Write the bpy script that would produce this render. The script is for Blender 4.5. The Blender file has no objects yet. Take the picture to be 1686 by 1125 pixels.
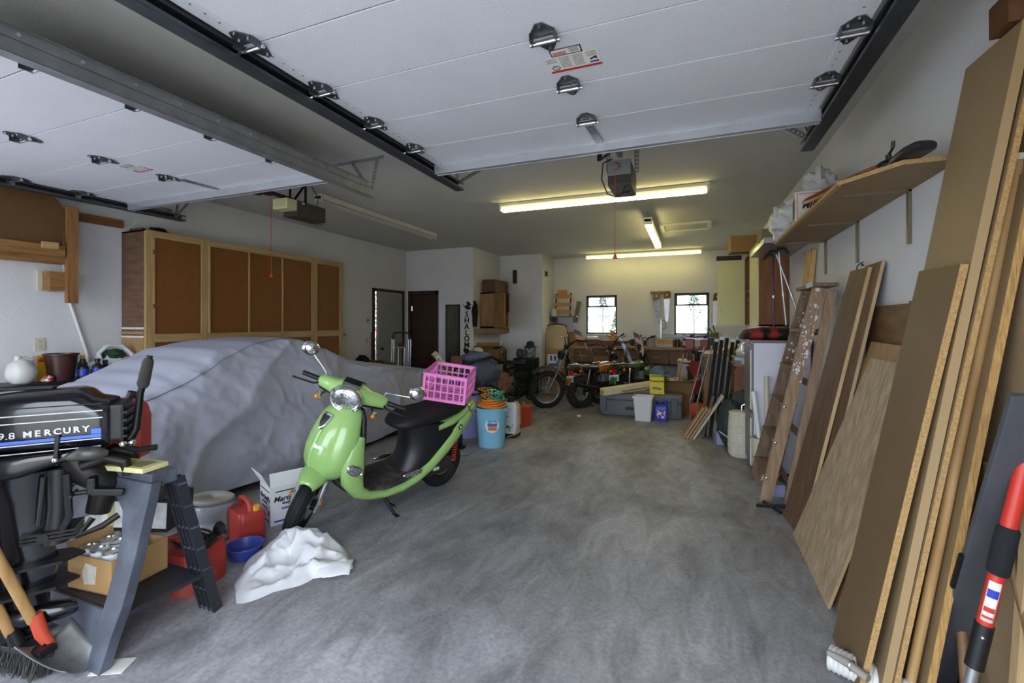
import bpy, bmesh, math, random
from mathutils import Vector, Matrix, noise, Euler
# ------------------------------------------------------------------ camera, world, exposure
SC = bpy.context.scene
COL = SC.collection
def link(o): COL.objects.link(o); return o
cam_d = bpy.data.cameras.new('camera'); cam = link(bpy.data.objects.new('camera', cam_d))
cam_d.sensor_width = 36; cam_d.lens = 749 / 1686 * 36; cam_d.shift_y = -30.5 / 1686; cam_d.clip_start = 0.05
cam.location = (0, 0, 1.45); cam.rotation_euler = (math.radians(90), 0, math.radians(21.5))
SC.camera = cam
SC.view_settings.view_transform = 'Standard'; SC.view_settings.look = 'None'
SC.view_settings.exposure = 0.15; SC.view_settings.gamma = 1; SC.view_settings.use_curve_mapping = False
W = bpy.data.worlds.new('sky'); SC.world = W; W.use_nodes = True
_n = W.node_tree.nodes; _bg = _n['Background']
_tc = _n.new('ShaderNodeTexCoord'); _sp = _n.new('ShaderNodeSeparateXYZ'); _rp = _n.new('ShaderNodeValToRGB')
_rp.color_ramp.elements[0].position = 0.47; _rp.color_ramp.elements[0].color = (0.30, 0.31, 0.30, 1)
_rp.color_ramp.elements[1].position = 0.53; _rp.color_ramp.elements[1].color = (0.78, 0.87, 1.0, 1)
_mr = _n.new('ShaderNodeMapRange'); _mr.inputs[1].default_value = -1; _mr.inputs[2].default_value = 1
_l = W.node_tree.links
_l.new(_tc.outputs['Generated'], _sp.inputs[0]); _l.new(_sp.outputs[2], _mr.inputs[0]); _l.new(_mr.outputs[0], _rp.inputs[0]); _l.new(_rp.outputs[0], _bg.inputs[0])
_bg.inputs[1].default_value = 7.6
sun_d = bpy.data.lights.new('sun', 'SUN'); sun_d.energy = 9.0; sun_d.angle = math.radians(3); sun_d.color = (1.0, 0.95, 0.88)
sun = link(bpy.data.objects.new('sun', sun_d)); sun.rotation_euler = Vector((.62, .24, -1.35)).to_track_quat('-Z', 'Y').to_euler()
TUBE_POWER = 10.0
# ------------------------------------------------------------------ helpers
def lin(c):
    return tuple((x / 255 / 12.92) if x / 255 <= 0.04045 else ((x / 255 + 0.055) / 1.055) ** 2.4 for x in c)
MATS = {}
def mat(name, rgb, rough=0.55, metal=0.0, var=0.12, scale=6.0, bump=0.0, bscale=60.0, trans=0.0, emit=0.0, coat=0.0, alpha=1.0, stretch=None, rgb2=None, spec=0.5, ior=1.45, detail=4.0, contrast=None, sheen=0.0):
    if name in MATS: return MATS[name]
    m = bpy.data.materials.new(name); m.use_nodes = True; MATS[name] = m
    nt = m.node_tree; b = nt.nodes['Principled BSDF']; L = nt.links
    c = lin(rgb); b.inputs['Base Color'].default_value = (*c, 1)
    b.inputs['Roughness'].default_value = rough; b.inputs['Metallic'].default_value = metal
    b.inputs['Specular IOR Level'].default_value = spec; b.inputs['IOR'].default_value = ior
    b.inputs['Coat Weight'].default_value = coat; b.inputs['Coat Roughness'].default_value = 0.06
    b.inputs['Transmission Weight'].default_value = trans; b.inputs['Alpha'].default_value = alpha
    b.inputs['Sheen Weight'].default_value = sheen
    if emit:
        b.inputs['Emission Color'].default_value = (*c, 1); b.inputs['Emission Strength'].default_value = emit
    tc = nt.nodes.new('ShaderNodeTexCoord'); mp = nt.nodes.new('ShaderNodeMapping'); L.new(tc.outputs['Object'], mp.inputs[0])
    if stretch: mp.inputs['Scale'].default_value = stretch
    if var or rgb2:
        nz = nt.nodes.new('ShaderNodeTexNoise'); nz.inputs['Scale'].default_value = scale; nz.inputs['Detail'].default_value = detail
        L.new(mp.outputs[0], nz.inputs['Vector'])
        rp = nt.nodes.new('ShaderNodeValToRGB'); L.new(nz.outputs['Fac'], rp.inputs[0])
        lo, hi = contrast or (0.3, 0.72)
        rp.color_ramp.elements[0].position = lo; rp.color_ramp.elements[1].position = hi
        if rgb2: c2 = lin(rgb2); ca = c
        else: ca = tuple(x * (1 - var) for x in c); c2 = tuple(min(1, x * (1 + var)) for x in c)
        rp.color_ramp.elements[0].color = (*ca, 1); rp.color_ramp.elements[1].color = (*c2, 1)
        L.new(rp.outputs[0], b.inputs['Base Color'])
    if bump:
        n2 = nt.nodes.new('ShaderNodeTexNoise'); n2.inputs['Scale'].default_value = bscale; n2.inputs['Detail'].default_value = 3
        L.new(mp.outputs[0], n2.inputs['Vector'])
        bp = nt.nodes.new('ShaderNodeBump'); bp.inputs['Strength'].default_value = bump; bp.inputs['Distance'].default_value = 0.01
        L.new(n2.outputs['Fac'], bp.inputs['Height']); L.new(bp.outputs[0], b.inputs['Normal'])
    return m
def wood(name, a, b, axis='z', scale=3.0, k=14.0, rough=0.6, bump=0.05, contrast=(0.3, 0.7)):
    st = {'x': (1, k, k), 'y': (k, 1, k), 'z': (k, k, 1)}[axis]
    return mat(name, a, rough, rgb2=b, scale=scale, stretch=st, bump=bump, bscale=scale * 3, contrast=contrast, detail=6)
I4 = Matrix.Identity(4)
def TR(loc=(0, 0, 0), rot=(0, 0, 0)): return Matrix.Translation(loc) @ Euler(rot, 'XYZ').to_matrix().to_4x4()
class MB:
    def __init__(s, M=None): s.v = []; s.f = []; s.M = M or I4
    def add(s, vs, fs):
        o = len(s.v); s.v += [s.M @ Vector(p) for p in vs]; s.f += [tuple(i + o for i in f) for f in fs]; return s
    def box(s, c, d, rot=(0, 0, 0)):
        R = Euler(rot, 'XYZ').to_matrix(); c = Vector(c)
        vs = [c + R @ Vector((x * d[0] / 2, y * d[1] / 2, z * d[2] / 2)) for x in (-1, 1) for y in (-1, 1) for z in (-1, 1)]
        return s.add(vs, [(0, 1, 3, 2), (4, 6, 7, 5), (0, 4, 5, 1), (2, 3, 7, 6), (0, 2, 6, 4), (1, 5, 7, 3)])
    def bb(s, a, b): return s.box([(a[i] + b[i]) / 2 for i in range(3)], [abs(b[i] - a[i]) for i in range(3)])
    def bar(s, p, q, w, h, up=(0, 0, 1)):
        p, q = Vector(p), Vector(q); d = (q - p).normalized(); up = Vector(up)
        if abs(d.dot(up)) > 0.98: up = Vector((1, 0, 0)) if abs(d.x) < .9 else Vector((0, 1, 0))
        x = d.cross(up).normalized(); y = x.cross(d)
        vs = [e + x * (a * w / 2) + y * (b * h / 2) for e in (p, q) for a, b in ((-1, -1), (1, -1), (1, 1), (-1, 1))]
        return s.add(vs, [(3, 2, 1, 0), (4, 5, 6, 7), (0, 1, 5, 4), (1, 2, 6, 5), (2, 3, 7, 6), (3, 0, 4, 7)])
    def tube(s, pts, r, n=8, caps=True, closed=False):
        P = [Vector(p) for p in pts]; m = len(P); rr = r if isinstance(r, (list, tuple)) else [r] * m
        up = None; vs = []
        for i in range(m):
            if closed: t = P[(i + 1) % m] - P[i - 1]
            else: t = P[min(i + 1, m - 1)] - P[max(i - 1, 0)]
            t = t.normalized() if t.length > 1e-9 else Vector((0, 0, 1))
            if up is None:
                up = Vector((0, 0, 1)) if abs(t.z) < .9 else Vector((1, 0, 0))
            x = t.cross(up)
            if x.length < 1e-6: x = t.cross(Vector((0.3, 1, 0.2)))
            x.normalize(); up = x.cross(t).normalized()
            for k in range(n):
                a = 2 * math.pi * k / n; vs.append(P[i] + (x * math.cos(a) + up * math.sin(a)) * rr[i])
        fs = []
        for i in range(m if closed else m - 1):
            j = (i + 1) % m
            for k in range(n):
                k2 = (k + 1) % n; fs.append((i * n + k, i * n + k2, j * n + k2, j * n + k))
        if caps and not closed: fs += [tuple(reversed(range(n))), tuple(range((m - 1) * n, m * n))]
        return s.add(vs, fs)
    def cyl(s, p, q, r, n=16, r2=None): return s.tube([p, q], [r, r if r2 is None else r2], n)
    def lathe(s, prof, n=20, M=None, cap=True, sq=(1, 1)):
        M = M or I4; vs = []; m = len(prof)
        for r, z in prof:
            for k in range(n):
                a = 2 * math.pi * k / n; vs.append(M @ Vector((r * math.cos(a) * sq[0], r * math.sin(a) * sq[1], z)))
        fs = [(i * n + k, i * n + (k + 1) % n, (i + 1) * n + (k + 1) % n, (i + 1) * n + k) for i in range(m - 1) for k in range(n)]
        if cap: fs += [tuple(reversed(range(n))), tuple(range((m - 1) * n, m * n))]
        return s.add(vs, fs)
    def prism(s, poly, h0, h1, axis='y'):
        f = {'y': lambda a, b, h: (a, h, b), 'x': lambda a, b, h: (h, a, b), 'z': lambda a, b, h: (a, b, h)}[axis]
        n = len(poly); vs = [f(a, b, h0) for a, b in poly] + [f(a, b, h1) for a, b in poly]
        fs = [tuple(range(n)), tuple(reversed(range(n, 2 * n)))] + [(i, i + n, (i + 1) % n + n, (i + 1) % n) for i in range(n)]
        return s.add(vs, fs)
    def loft(s, rings, cap=True, closed=True):
        n = len(rings[0]); vs = [p for r in rings for p in r]; fs = []
        for i in range(len(rings) - 1):
            for k in range(n if closed else n - 1):
                k2 = (k + 1) % n; fs.append((i * n + k, i * n + k2, (i + 1) * n + k2, (i + 1) * n + k))
        if cap and closed: fs += [tuple(reversed(range(n))), tuple(range((len(rings) - 1) * n, len(rings) * n))]
        return s.add(vs, fs)
    def ball(s, c, r, n=14, m=8, fn=None):
        c = Vector(c); r = r if isinstance(r, (tuple, list)) else (r, r, r); vs = []; fs = []
        for i in range(m + 1):
            th = math.pi * i / m
            for k in range(n):
                a = 2 * math.pi * k / n; d = Vector((math.sin(th) * math.cos(a), math.sin(th) * math.sin(a), math.cos(th)))
                q = fn(d) if fn else 1.0
                vs.append(c + Vector((d.x * r[0] * q, d.y * r[1] * q, d.z * r[2] * q)))
        for i in range(m):
            for k in range(n):
                k2 = (k + 1) % n; fs.append((i * n + k, (i + 1) * n + k, (i + 1) * n + k2, i * n + k2))
        return s.add(vs, fs)
    def torus(s, c, R, r, axis=(0, 0, 1), n=28, m=8, sq=1.0):
        ax = Vector(axis).normalized(); x = ax.orthogonal().normalized(); y = ax.cross(x)
        c = Vector(c); vs = []
        for i in range(n):
            a = 2 * math.pi * i / n; d = x * math.cos(a) + y * math.sin(a)
            for k in range(m):
                b = 2 * math.pi * k / m; vs.append(c + d * (R + r * math.cos(b)) + ax * (r * sq * math.sin(b)))
        fs = [(i * m + k, ((i + 1) % n) * m + k, ((i + 1) % n) * m + (k + 1) % m, i * m + (k + 1) % m) for i in range(n) for k in range(m)]
        return s.add(vs, fs)
    def grid(s, fn, nu, nv, closed=False):
        vs = [fn(i / nu, j / nv) for i in range(nu + 1) for j in range(nv + 1)]
        fs = [(i * (nv + 1) + j, (i + 1) * (nv + 1) + j, (i + 1) * (nv + 1) + j + 1, i * (nv + 1) + j + 1) for i in range(nu) for j in range(nv)]
        return s.add(vs, fs)
    def build(s, name, m, parent=None, bevel=0.0, smooth=None, solid=0.0, sub=0):
        me = bpy.data.meshes.new(name); bm = bmesh.new()
        bv = [bm.verts.new(p) for p in s.v]
        for f in s.f:
            try: bm.faces.new([bv[i] for i in f])
            except ValueError: pass
        bmesh.ops.remove_doubles(bm, verts=bm.verts, dist=1e-6)
        bmesh.ops.recalc_face_normals(bm, faces=bm.faces)
        if bevel:
            es = [e for e in bm.edges if len(e.link_faces) == 2 and e.calc_face_angle(0) > 0.5]
            bmesh.ops.bevel(bm, geom=es, offset=bevel, segments=2, affect='EDGES', profile=0.6, clamp_overlap=True)
        bm.to_mesh(me); bm.free()
        if smooth is not None:
            for p in me.polygons: p.use_smooth = True
            me.set_sharp_from_angle(angle=math.radians(smooth))
        me.materials.append(m if not isinstance(m, str) else MATS[m])
        o = link(bpy.data.objects.new(name, me))
        if parent: o.parent = parent
        if solid:
            md = o.modifiers.new('thickness', 'SOLIDIFY'); md.thickness = solid; md.offset = 0
        if sub:
            md = o.modifiers.new('subdivision', 'SUBSURF'); md.levels = sub; md.render_levels = sub
        return o
def tag(o, label=None, cat=None, group=None, kind=None):
    if label: o['label'] = label
    if cat: o['category'] = cat
    if group: o['group'] = group
    if kind: o['kind'] = kind
    return o
def thing(name, label, cat, loc=(0, 0, 0), rot=(0, 0, 0), group=None):
    o = link(bpy.data.objects.new(name, None)); o.location = loc; o.rotation_euler = rot; o.empty_display_size = 0.1
    return tag(o, label, cat, group)
def struct(o): o['kind'] = 'structure'; return o
def copy_tree(o, parent=None):
    c = o.copy(); link(c); c.parent = parent
    for ch in list(o.children): copy_tree(ch, c)
    return c
def place(o, loc, rot=None, label=None):
    o.location = loc
    if rot is not None: o.rotation_euler = rot
    if label: o['label'] = label
    return o
def lettering(name, s, size, m, parent=None, loc=(0, 0, 0), rot=(0, 0, 0), depth=0.0006, sx=1.0, bold=0.0, shear=0.0, align='CENTER'):
    cu = bpy.data.curves.new(name, 'FONT'); cu.body = s; cu.size = size; cu.extrude = depth; cu.offset = bold; cu.shear = shear
    cu.align_x = align; cu.align_y = 'CENTER'; cu.resolution_u = 2
    t = bpy.data.objects.new(name, cu); link(t)
    me = bpy.data.meshes.new_from_object(t); bpy.data.objects.remove(t); bpy.data.curves.remove(cu)
    me.materials.clear(); me.materials.append(m)
    M = TR(loc, rot) @ Matrix.Diagonal((sx, 1, 1, 1)); me.transform(M)
    me.name = name; o = link(bpy.data.objects.new(name, me)); o.parent = parent
    return o
def nz(p, f, seed=0.0): return noise.noise(Vector((p[0] * f + seed, p[1] * f + seed * 1.7, p[2] * f - seed)))
def crumple(c, r, seed, amp=0.18, f=3.0, flat=0.0, n=28, m=18, M=None):
    """a soft crumpled bundle: ridged noise over an ellipsoid with a flattened base"""
    mb = MB(M); c = Vector(c)
    def fn(d):
        a = nz(d, f, seed); b = abs(nz(d, f * 2.3, seed + 9)); e = abs(nz(d, f * 5.0, seed + 5))
        return 1 + amp * (a * 1.1 - b * 1.0 - e * 0.45)
    mb.ball((0, 0, 0), r, n, m, fn)
    for i, v in enumerate(mb.v):
        p = Vector(v); lo = -r[2] * (1 - flat)
        if p.z < lo: p.z = lo
        mb.v[i] = (M or I4) @ (c + p) if M else c + p
    return mb
R90 = math.pi / 2
# ------------------------------------------------------------------ materials
WALL = mat('wall_paint', (208, 208, 210), 0.75, var=0.05, scale=2.0, bump=0.25, bscale=90)
CEIL = mat('ceiling_paint', (194, 193, 189), 0.8, var=0.05, scale=1.5, bump=0.3, bscale=110)
def concrete():
    m = bpy.data.materials.new('concrete'); m.use_nodes = True; nt = m.node_tree; b = nt.nodes['Principled BSDF']; L = nt.links; MATS['concrete'] = m
    tc = nt.nodes.new('ShaderNodeTexCoord')
    def nzn(scale, det, st=(1, 1, 1), dist=0.0):
        mp = nt.nodes.new('ShaderNodeMapping'); mp.inputs['Scale'].default_value = st; L.new(tc.outputs['Object'], mp.inputs[0])
        n = nt.nodes.new('ShaderNodeTexNoise'); n.inputs['Scale'].default_value = scale; n.inputs['Detail'].default_value = det; n.inputs['Distortion'].default_value = dist
        n.inputs['Roughness'].default_value = 0.65; L.new(mp.outputs[0], n.inputs['Vector']); return n
    def ramp(n, a, b_, ca, cb):
        r = nt.nodes.new('ShaderNodeValToRGB'); L.new(n.outputs['Fac'], r.inputs[0]); e = r.color_ramp.elements
        e[0].position = a; e[1].position = b_; e[0].color = (*ca, 1); e[1].color = (*cb, 1); return r
    def mul(x, y):
        k = nt.nodes.new('ShaderNodeMix'); k.data_type = 'RGBA'; k.blend_type = 'MULTIPLY'; k.inputs[0].default_value = 1
        L.new(x, k.inputs[6]); L.new(y, k.inputs[7]); return k.outputs[2]
    r1 = ramp(nzn(0.9, 8, (1, .7, 1), .6), 0.33, 0.68, lin((112, 111, 113)), lin((178, 177, 181)))
    r2 = ramp(nzn(3.2, 9, (1.6, .6, 1), 1.2), 0.34, 0.66, (.62, .62, .63), (1.12, 1.12, 1.12))
    r3 = ramp(nzn(46, 7), 0.34, 0.62, (.76, .76, .76), (1.08, 1.08, 1.08))
    r4 = ramp(nzn(150, 2), 0.70, 0.76, (1, 1, 1), (1.5, 1.5, 1.45))
    col = mul(mul(mul(r1.outputs[0], r2.outputs[0]), r3.outputs[0]), r4.outputs[0])
    L.new(col, b.inputs['Base Color'])
    rr = ramp(nzn(2.5, 5), 0.3, 0.7, (.42, .42, .42), (.62, .62, .62)); L.new(rr.outputs[0], b.inputs['Roughness'])
    bp = nt.nodes.new('ShaderNodeBump'); bp.inputs['Strength'].default_value = .12; bp.inputs['Distance'].default_value = .01
    L.new(nzn(60, 5).outputs['Fac'], bp.inputs['Height']); L.new(bp.outputs[0], b.inputs['Normal'])
    return m
CONC = concrete()
BLACKM = mat('black_frame', (22, 22, 24), 0.4, var=0.1)
BROWNTRIM = mat('brown_trim', (58, 36, 26), 0.5, var=0.2, stretch=(12, 12, 1), scale=4)
GRAVEL = mat('driveway', (150, 148, 142), 0.9, var=0.2, scale=8)
GRASS = mat('grass', (164, 172, 140), 0.95, rgb2=(190, 194, 168), scale=3)
XR, XL, YB, YF, ZC = 1.06, -5.55, 10.3, -0.15, 2.95
def S(name, a, b, m): return struct(MB().bb(a, b).build(name, m))
S('floor', (XL - .15, YF - .15, -.2), (XR + .15, YB + .15, 0), CONC)
S('ceiling', (XL - .15, YF - .15, ZC), (XR + .15, YB + .15, ZC + .12), CEIL)
S('wall_right', (XR, YF, 0), (XR + .12, YB, ZC), WALL)
# left wall with the side-door opening
DY0, DY1, DZ = 7.02, 7.90, 2.05
mb = MB(); mb.bb((XL - .12, YF, 0), (XL, DY0, ZC)); mb.bb((XL - .12, DY1, 0), (XL, 8.05, ZC)); mb.bb((XL - .12, DY0, DZ), (XL, DY1, ZC))
struct(mb.build('wall_left', WALL))
# entry wall (Y=8.05), step walls, back wall with two window openings
E0, E1, EZ = -5.42, -4.84, 2.04
mb = MB(); mb.bb((XL - .12, 8.05, 0), (E0, 8.17, ZC)); mb.bb((E1, 8.05, 0), (-4.0, 8.17, ZC)); mb.bb((E0, 8.05, EZ), (E1, 8.17, ZC))
struct(mb.build('wall_entry', WALL))
S('wall_step', (-4.12, 8.17, 0), (-4.0, 9.4, ZC), WALL)
S('wall_alcove', (-4.12, 9.4, 0), (-3.0, 9.52, ZC), WALL)
S('wall_alcove_return', (-3.12, 9.52, 0), (-3.0, YB, ZC), WALL)
WIN = [(-2.235, -1.54, 1.20, 2.075), (-0.335, 0.35, 1.20, 2.085)]
mb = MB(); xs = [-3.12, WIN[0][0], WIN[0][1], WIN[1][0], WIN[1][1], XR + .12]
for a, b in ((0, 1), (2, 3), (4, 5)): mb.bb((xs[a], YB, 0), (xs[b], YB + .14, ZC))
for x0, x1, z0, z1 in WIN: mb.bb((x0, YB, 0), (x1, YB + .14, z0)); mb.bb((x0, YB, z1), (x1, YB + .14, ZC))
struct(mb.build('wall_back', WALL))
# front wall around the two open garage doorways (behind the lens)
OPN = [(-5.20, -2.78, 2.36), (-1.78, 0.66, 2.36)]
mb = MB(); xs = [XL - .12, OPN[0][0], OPN[0][1], OPN[1][0], OPN[1][1], XR + .12]
for a, b in ((0, 1), (2, 3), (4, 5)): mb.bb((xs[a], YF - .14, 0), (xs[b], YF, ZC))
for x0, x1, z1 in OPN: mb.bb((x0, YF - .14, z1), (x1, YF, ZC))
struct(mb.build('wall_front', WALL))
# windows: black frame, hopper sash on top with a bail handle, fixed pane below
GLASS = mat('window_glass', (255, 255, 255), 0.0, var=0, trans=1.0, ior=1.01, spec=0.2)
for i, (x0, x1, z0, z1) in enumerate(WIN):
    w = struct(thing('window_%d' % (i + 1), None, None, ((x0 + x1) / 2, YB, z0)))
    hw, h = (x1 - x0) / 2, z1 - z0; zs = h - .27
    mb = MB(); t = .035
    mb.bb((-hw, .02, 0), (-hw + t, .10, h)); mb.bb((hw - t, .02, 0), (hw, .10, h)); mb.bb((-hw, .02, 0), (hw, .10, t)); mb.bb((-hw, .02, h - t), (hw, .10, h))
    mb.build('window_frame', BLACKM, w)
    mb = MB(); mb.bb((-hw + t, .01, zs), (hw - t, .06, zs + .035)); mb.bb((-hw + t, .01, h - t - .02), (hw - t, .06, h - t)); mb.bb((-hw + t, .01, zs), (-hw + t + .025, .06, h - t)); mb.bb((hw - t - .025, .01, zs), (hw - t, .06, h - t))
    sash = mb.build('hopper_sash', BLACKM, w)
    MB().bb((-hw + t, .032, zs + .035), (hw - t, .036, h - t - .02)).build('pane', GLASS, sash)
    MB().bb((-hw + t, .062, t), (hw - t, .066, zs)).build('pane', GLASS, w)
    MB().tube([(-.11, .0, zs + .035), (-.10, -.005, zs + .13), (-.085, -.005, zs + .145), (.085, -.005, zs + .145), (.10, -.005, zs + .13), (.11, 0, zs + .035)], .006, 6).bb((-.03, -.01, zs + .03), (.03, .01, zs + .045)).build('bail_handle', BLACKM, w)
    MB().bb((-hw - .01, -.06, -.025), (hw + .01, .02, 0)).build('window_sill', WALL, w)
# door_2: dark stained slab with casing, brass knob; door_1: pale slab standing ajar in the left wall
DARKDOOR = wood('dark_door_wood', (44, 27, 18), (70, 45, 30), 'z', 4, 16, rough=.45)
BRASS = mat('brass', (190, 160, 95), 0.25, 1.0, var=0.05)
CHROME = mat('chrome', (225, 225, 228), 0.12, 1.0, var=0.03)
d2 = struct(thing('door_2', None, None, (-5.13, 8.05, 0)))
MB().bb((-.29, .02, 0.005), (.29, .06, 2.04)).build('door_slab', DARKDOOR, d2)
mb = MB(); mb.bb((-.36, -.02, 0), (-.29, .05, 2.11)); mb.bb((.29, -.02, 0), (.355, .05, 2.11)); mb.bb((-.36, -.02, 2.04), (.355, .05, 2.11)); mb.build('door_casing', BROWNTRIM, d2)
kn = MB().cyl((-.24, .02, .98), (-.24, -.04, .98), .012, 10).ball((-.24, -.06, .98), .03, 14, 8).build('door_knob', BRASS, d2, smooth=40)
for z in (1.75, 1.0, .25): MB().cyl((-.285, .01, z - .045), (-.285, .01, z + .045), .008, 8).build('hinge', CHROME, d2)
PALEDOOR = mat('pale_door_paint', (150, 152, 148), 0.5, var=0.06)
d1 = struct(thing('door_1', None, None, (XL, DY1, 0)))
a = math.radians(-4); sl = MB(TR((0, 0, 0), (0, 0, -a)))
sl.bb((-.035, -.86, 0.01), (.005, -.005, 2.045)); sl.build('door_slab', PALEDOOR, d1)
MB(TR((0, 0, 0), (0, 0, -a))).cyl((-.01, -.79, .96), (.04, -.79, .96), .012, 8).ball((.06, -.79, .96), .028, 12, 8).build('door_knob', BLACKM, d1, smooth=40)
mb = MB(); mb.bb((-.02, -.945, 0), (.02, -.88, 2.11)); mb.bb((-.02, .0, 0), (.02, .06, 2.11)); mb.bb((-.02, -.945, 2.05), (.02, .06, 2.11)); mb.build('door_casing', BROWNTRIM, d1)
# attic hatch and vents, outlets
TRIMW = mat('white_trim', (205, 203, 190), 0.5, var=0.04)
h = struct(thing('trim_1', None, None, (-0.08, 7.54, ZC)))
mb = MB(); w_, d_ = .34, .26
for x in (-1, 1): mb.bb((x * w_ - .03, -d_, -.025), (x * w_ + .03, d_, 0))
for y in (-1, 1): mb.bb((-w_, y * d_ - .03, -.025), (w_, y * d_ + .03, 0))
mb.build('hatch_frame', TRIMW, h); MB().bb((-w_, -d_, -.008), (w_, d_, 0)).build('hatch_panel', CEIL, h)
VENTM = mat('vent_dark', (40, 38, 36), 0.6)
def vent(name, label, loc, rz, w_, hh):
    t = thing(name, label, 'vent', loc, (0, 0, rz))
    MB().bb((-w_ / 2 - .025, -.012, -hh / 2 - .025), (w_ / 2 + .025, 0, hh / 2 + .025)).build('frame', TRIMW, t)
    MB().bb((-w_ / 2, -.014, -hh / 2), (w_ / 2, -.005, hh / 2)).build('backing', VENTM, t)
    n = max(3, int(hh / .03))
    for k in range(n): MB().box((0, -.016, -hh / 2 + (k + .5) * hh / n), (w_, .004, .014), (.6, 0, 0)).build('slat', VENTM, t)
vent('air_vent', 'tall dark louvred air vent high on the alcove wall', (-3.63, 9.4, 2.47), 0, .10, .30)
vent('air_vent', 'small dark air vent on the alcove return beside the shelf', (-3.0, 9.66, 2.54), R90, .18, .11)
PLATE = mat('cover_plate', (196, 190, 170), 0.4, var=0.03); HOLE = mat('socket_hole', (30, 28, 26), 0.6, var=0)
def outlet(label, loc, rz, name='wall_outlet', kind=0):
    t = thing(name, label, 'outlet', loc, (0, 0, rz))
    pl = MB().box((0, -.004, 0), (.075, .008, .118)).build('cover_plate', PLATE, t, bevel=.003)
    if kind == 0:
        for z in (-.025, .025):
            q = MB().lathe([(.017, 0), (.017, .003)], 14, TR((0, -.008, z), (R90, 0, 0))).build('socket', PLATE, t)
            MB().bb((-.008, -.013, z - .003), (-.005, -.010, z + .007)).bb((.005, -.013, z - .003), (.008, -.010, z + .007)).build('slots', HOLE, q)
    else:
        for x in (-.016, .016): MB().box((x, -.012, 0), (.012, .016, .028), (.4, 0, 0)).build('toggle', HOLE, t)
outlet('beige wall outlet above the brown bucket', (XL, 2.29, 1.255), R90)
outlet('beige outlet on the left wall near the cardboard boxes', (XL, 6.80, 1.13), R90)
outlet('double light switch beside the ajar side door', (XL, 6.82, 1.50), R90, 'light_switch', 1)
# outdoors: driveway in front, lawn and conifers beyond the back windows
o = MB().bb((-30, -40, -.35), (25, YF - .16, -.02)).build('driveway', GRAVEL); struct(o)
o = MB().bb((-40, YB + .2, -.6), (40, 90, -.3)).build('lawn', GRASS); struct(o)
FOL = mat('hazy_conifer_foliage', (112, 128, 118), 0.95, rgb2=(146, 160, 150), scale=4); BARK = mat('bark', (120, 108, 98), 0.9)  # foliage colour paled, so distance haze is part of the paint
rnd = random.Random(4)
TL = ['conifer at the left edge of the left window', 'conifer in the middle of the left window', 'small conifer at the right edge of the left window', 'conifer at the left edge of the right window', 'tallest conifer in the middle of the right window', 'conifer at the right edge of the right window']
for k, (x, y, hh, r) in enumerate([(-11.6, 52, 4.2, 1.5), (-9.9, 55, 5.6, 1.7), (-7.4, 50, 3.2, 1.2), (-2.6, 50, 4.2, 1.4), (0.3, 56, 5.8, 1.8), (2.0, 48, 3.4, 1.2)]):
    t = thing('conifer', TL[k], 'tree', (x, y, -.3), group='conifers outside')
    mb = MB()
    for j in range(900):
        f = rnd.random() ** .7; z = hh * (.08 + .92 * f); rr = r * (1 - f) * (.55 + .45 * rnd.random()) + .05; an = rnd.uniform(0, 6.283); p = Vector((rr * math.cos(an), rr * math.sin(an), z - .12 * rr))
        d = Vector((math.cos(an), math.sin(an), rnd.uniform(-.5, .3))).normalized() * rnd.uniform(.2, .42); s_ = Vector((-math.sin(an), math.cos(an), rnd.uniform(-.4, .4))).normalized() * .11
        mb.add([p - d * .5, p + s_, p + d, p - s_], [(0, 1, 2, 3)])
    tag(mb.build('foliage', FOL, t), kind='stuff'); MB().cyl((0, 0, 0), (0, 0, hh * .95), .12, 8, .03).build('trunk', BARK, t)
t = thing('flowering_shrub', 'pink flowering shrub outside the ajar side door', 'shrub', (XL - .72, 7.95, 0))
LEAF = mat('shrub_leaf', (70, 120, 50), 0.7, rgb2=(110, 160, 80)); PINK = mat('pink_petal', (226, 80, 170), 0.6, rgb2=(240, 150, 210))
mb = MB(); mf = MB()
for k in range(1100):
    p = Vector((rnd.gauss(0, .16), rnd.gauss(0, .42), rnd.uniform(.05, 2.1)))
    q = Vector((rnd.uniform(-1, 1), rnd.uniform(-1, 1), rnd.uniform(-.4, 1))).normalized() * .07; s_ = q.orthogonal().normalized() * .03
    (mf if k % 2 else mb).add([p, p + q * .5 + s_, p + q, p + q * .5 - s_], [(0, 1, 2, 3)])
tag(mb.build('leaves', LEAF, t), kind='stuff'); tag(mf.build('petals', PINK, t), kind='stuff')
mb = MB()
for k in range(5): mb.cyl((rnd.uniform(-.05, .05), rnd.uniform(-.1, .1), -.3), (rnd.uniform(-.15, .15), rnd.uniform(-.4, .4), 2.0), .012, 6)
mb.build('stems', BARK, t)
# ------------------------------------------------------------------ overhead garage doors, tracks, openers, lamps
PANEL = mat('door_panel', (216, 219, 228), 0.5, var=0.03, scale=3, bump=0.2, bscale=120)
GALV = mat('galvanised', (150, 153, 158), 0.38, 0.6, var=0.15, scale=12)
DARKGALV = mat('weathered_galvanised', (88, 92, 98), 0.42, 0.8, var=0.2, scale=8)
STEELW = mat('door_strut_paint', (188, 193, 200), 0.3, 0.55, var=0.06)
HINGEM = mat('hinge_steel', (96, 99, 104), 0.35, 0.8, var=.15, scale=20)
SEAM = mat('seam_dark', (60, 62, 66), 0.8, var=0)
PAPERW = mat('paper_white', (222, 220, 214), 0.7, var=0.03); INK = mat('ink_black', (24, 24, 26), 0.7, var=0); INKR = mat('ink_red', (190, 50, 34), 0.7, var=0); INKB = mat('ink_blue', (40, 60, 170), 0.7, var=0); INKG = mat('ink_grey', (140, 140, 140), 0.7, var=0)
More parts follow.
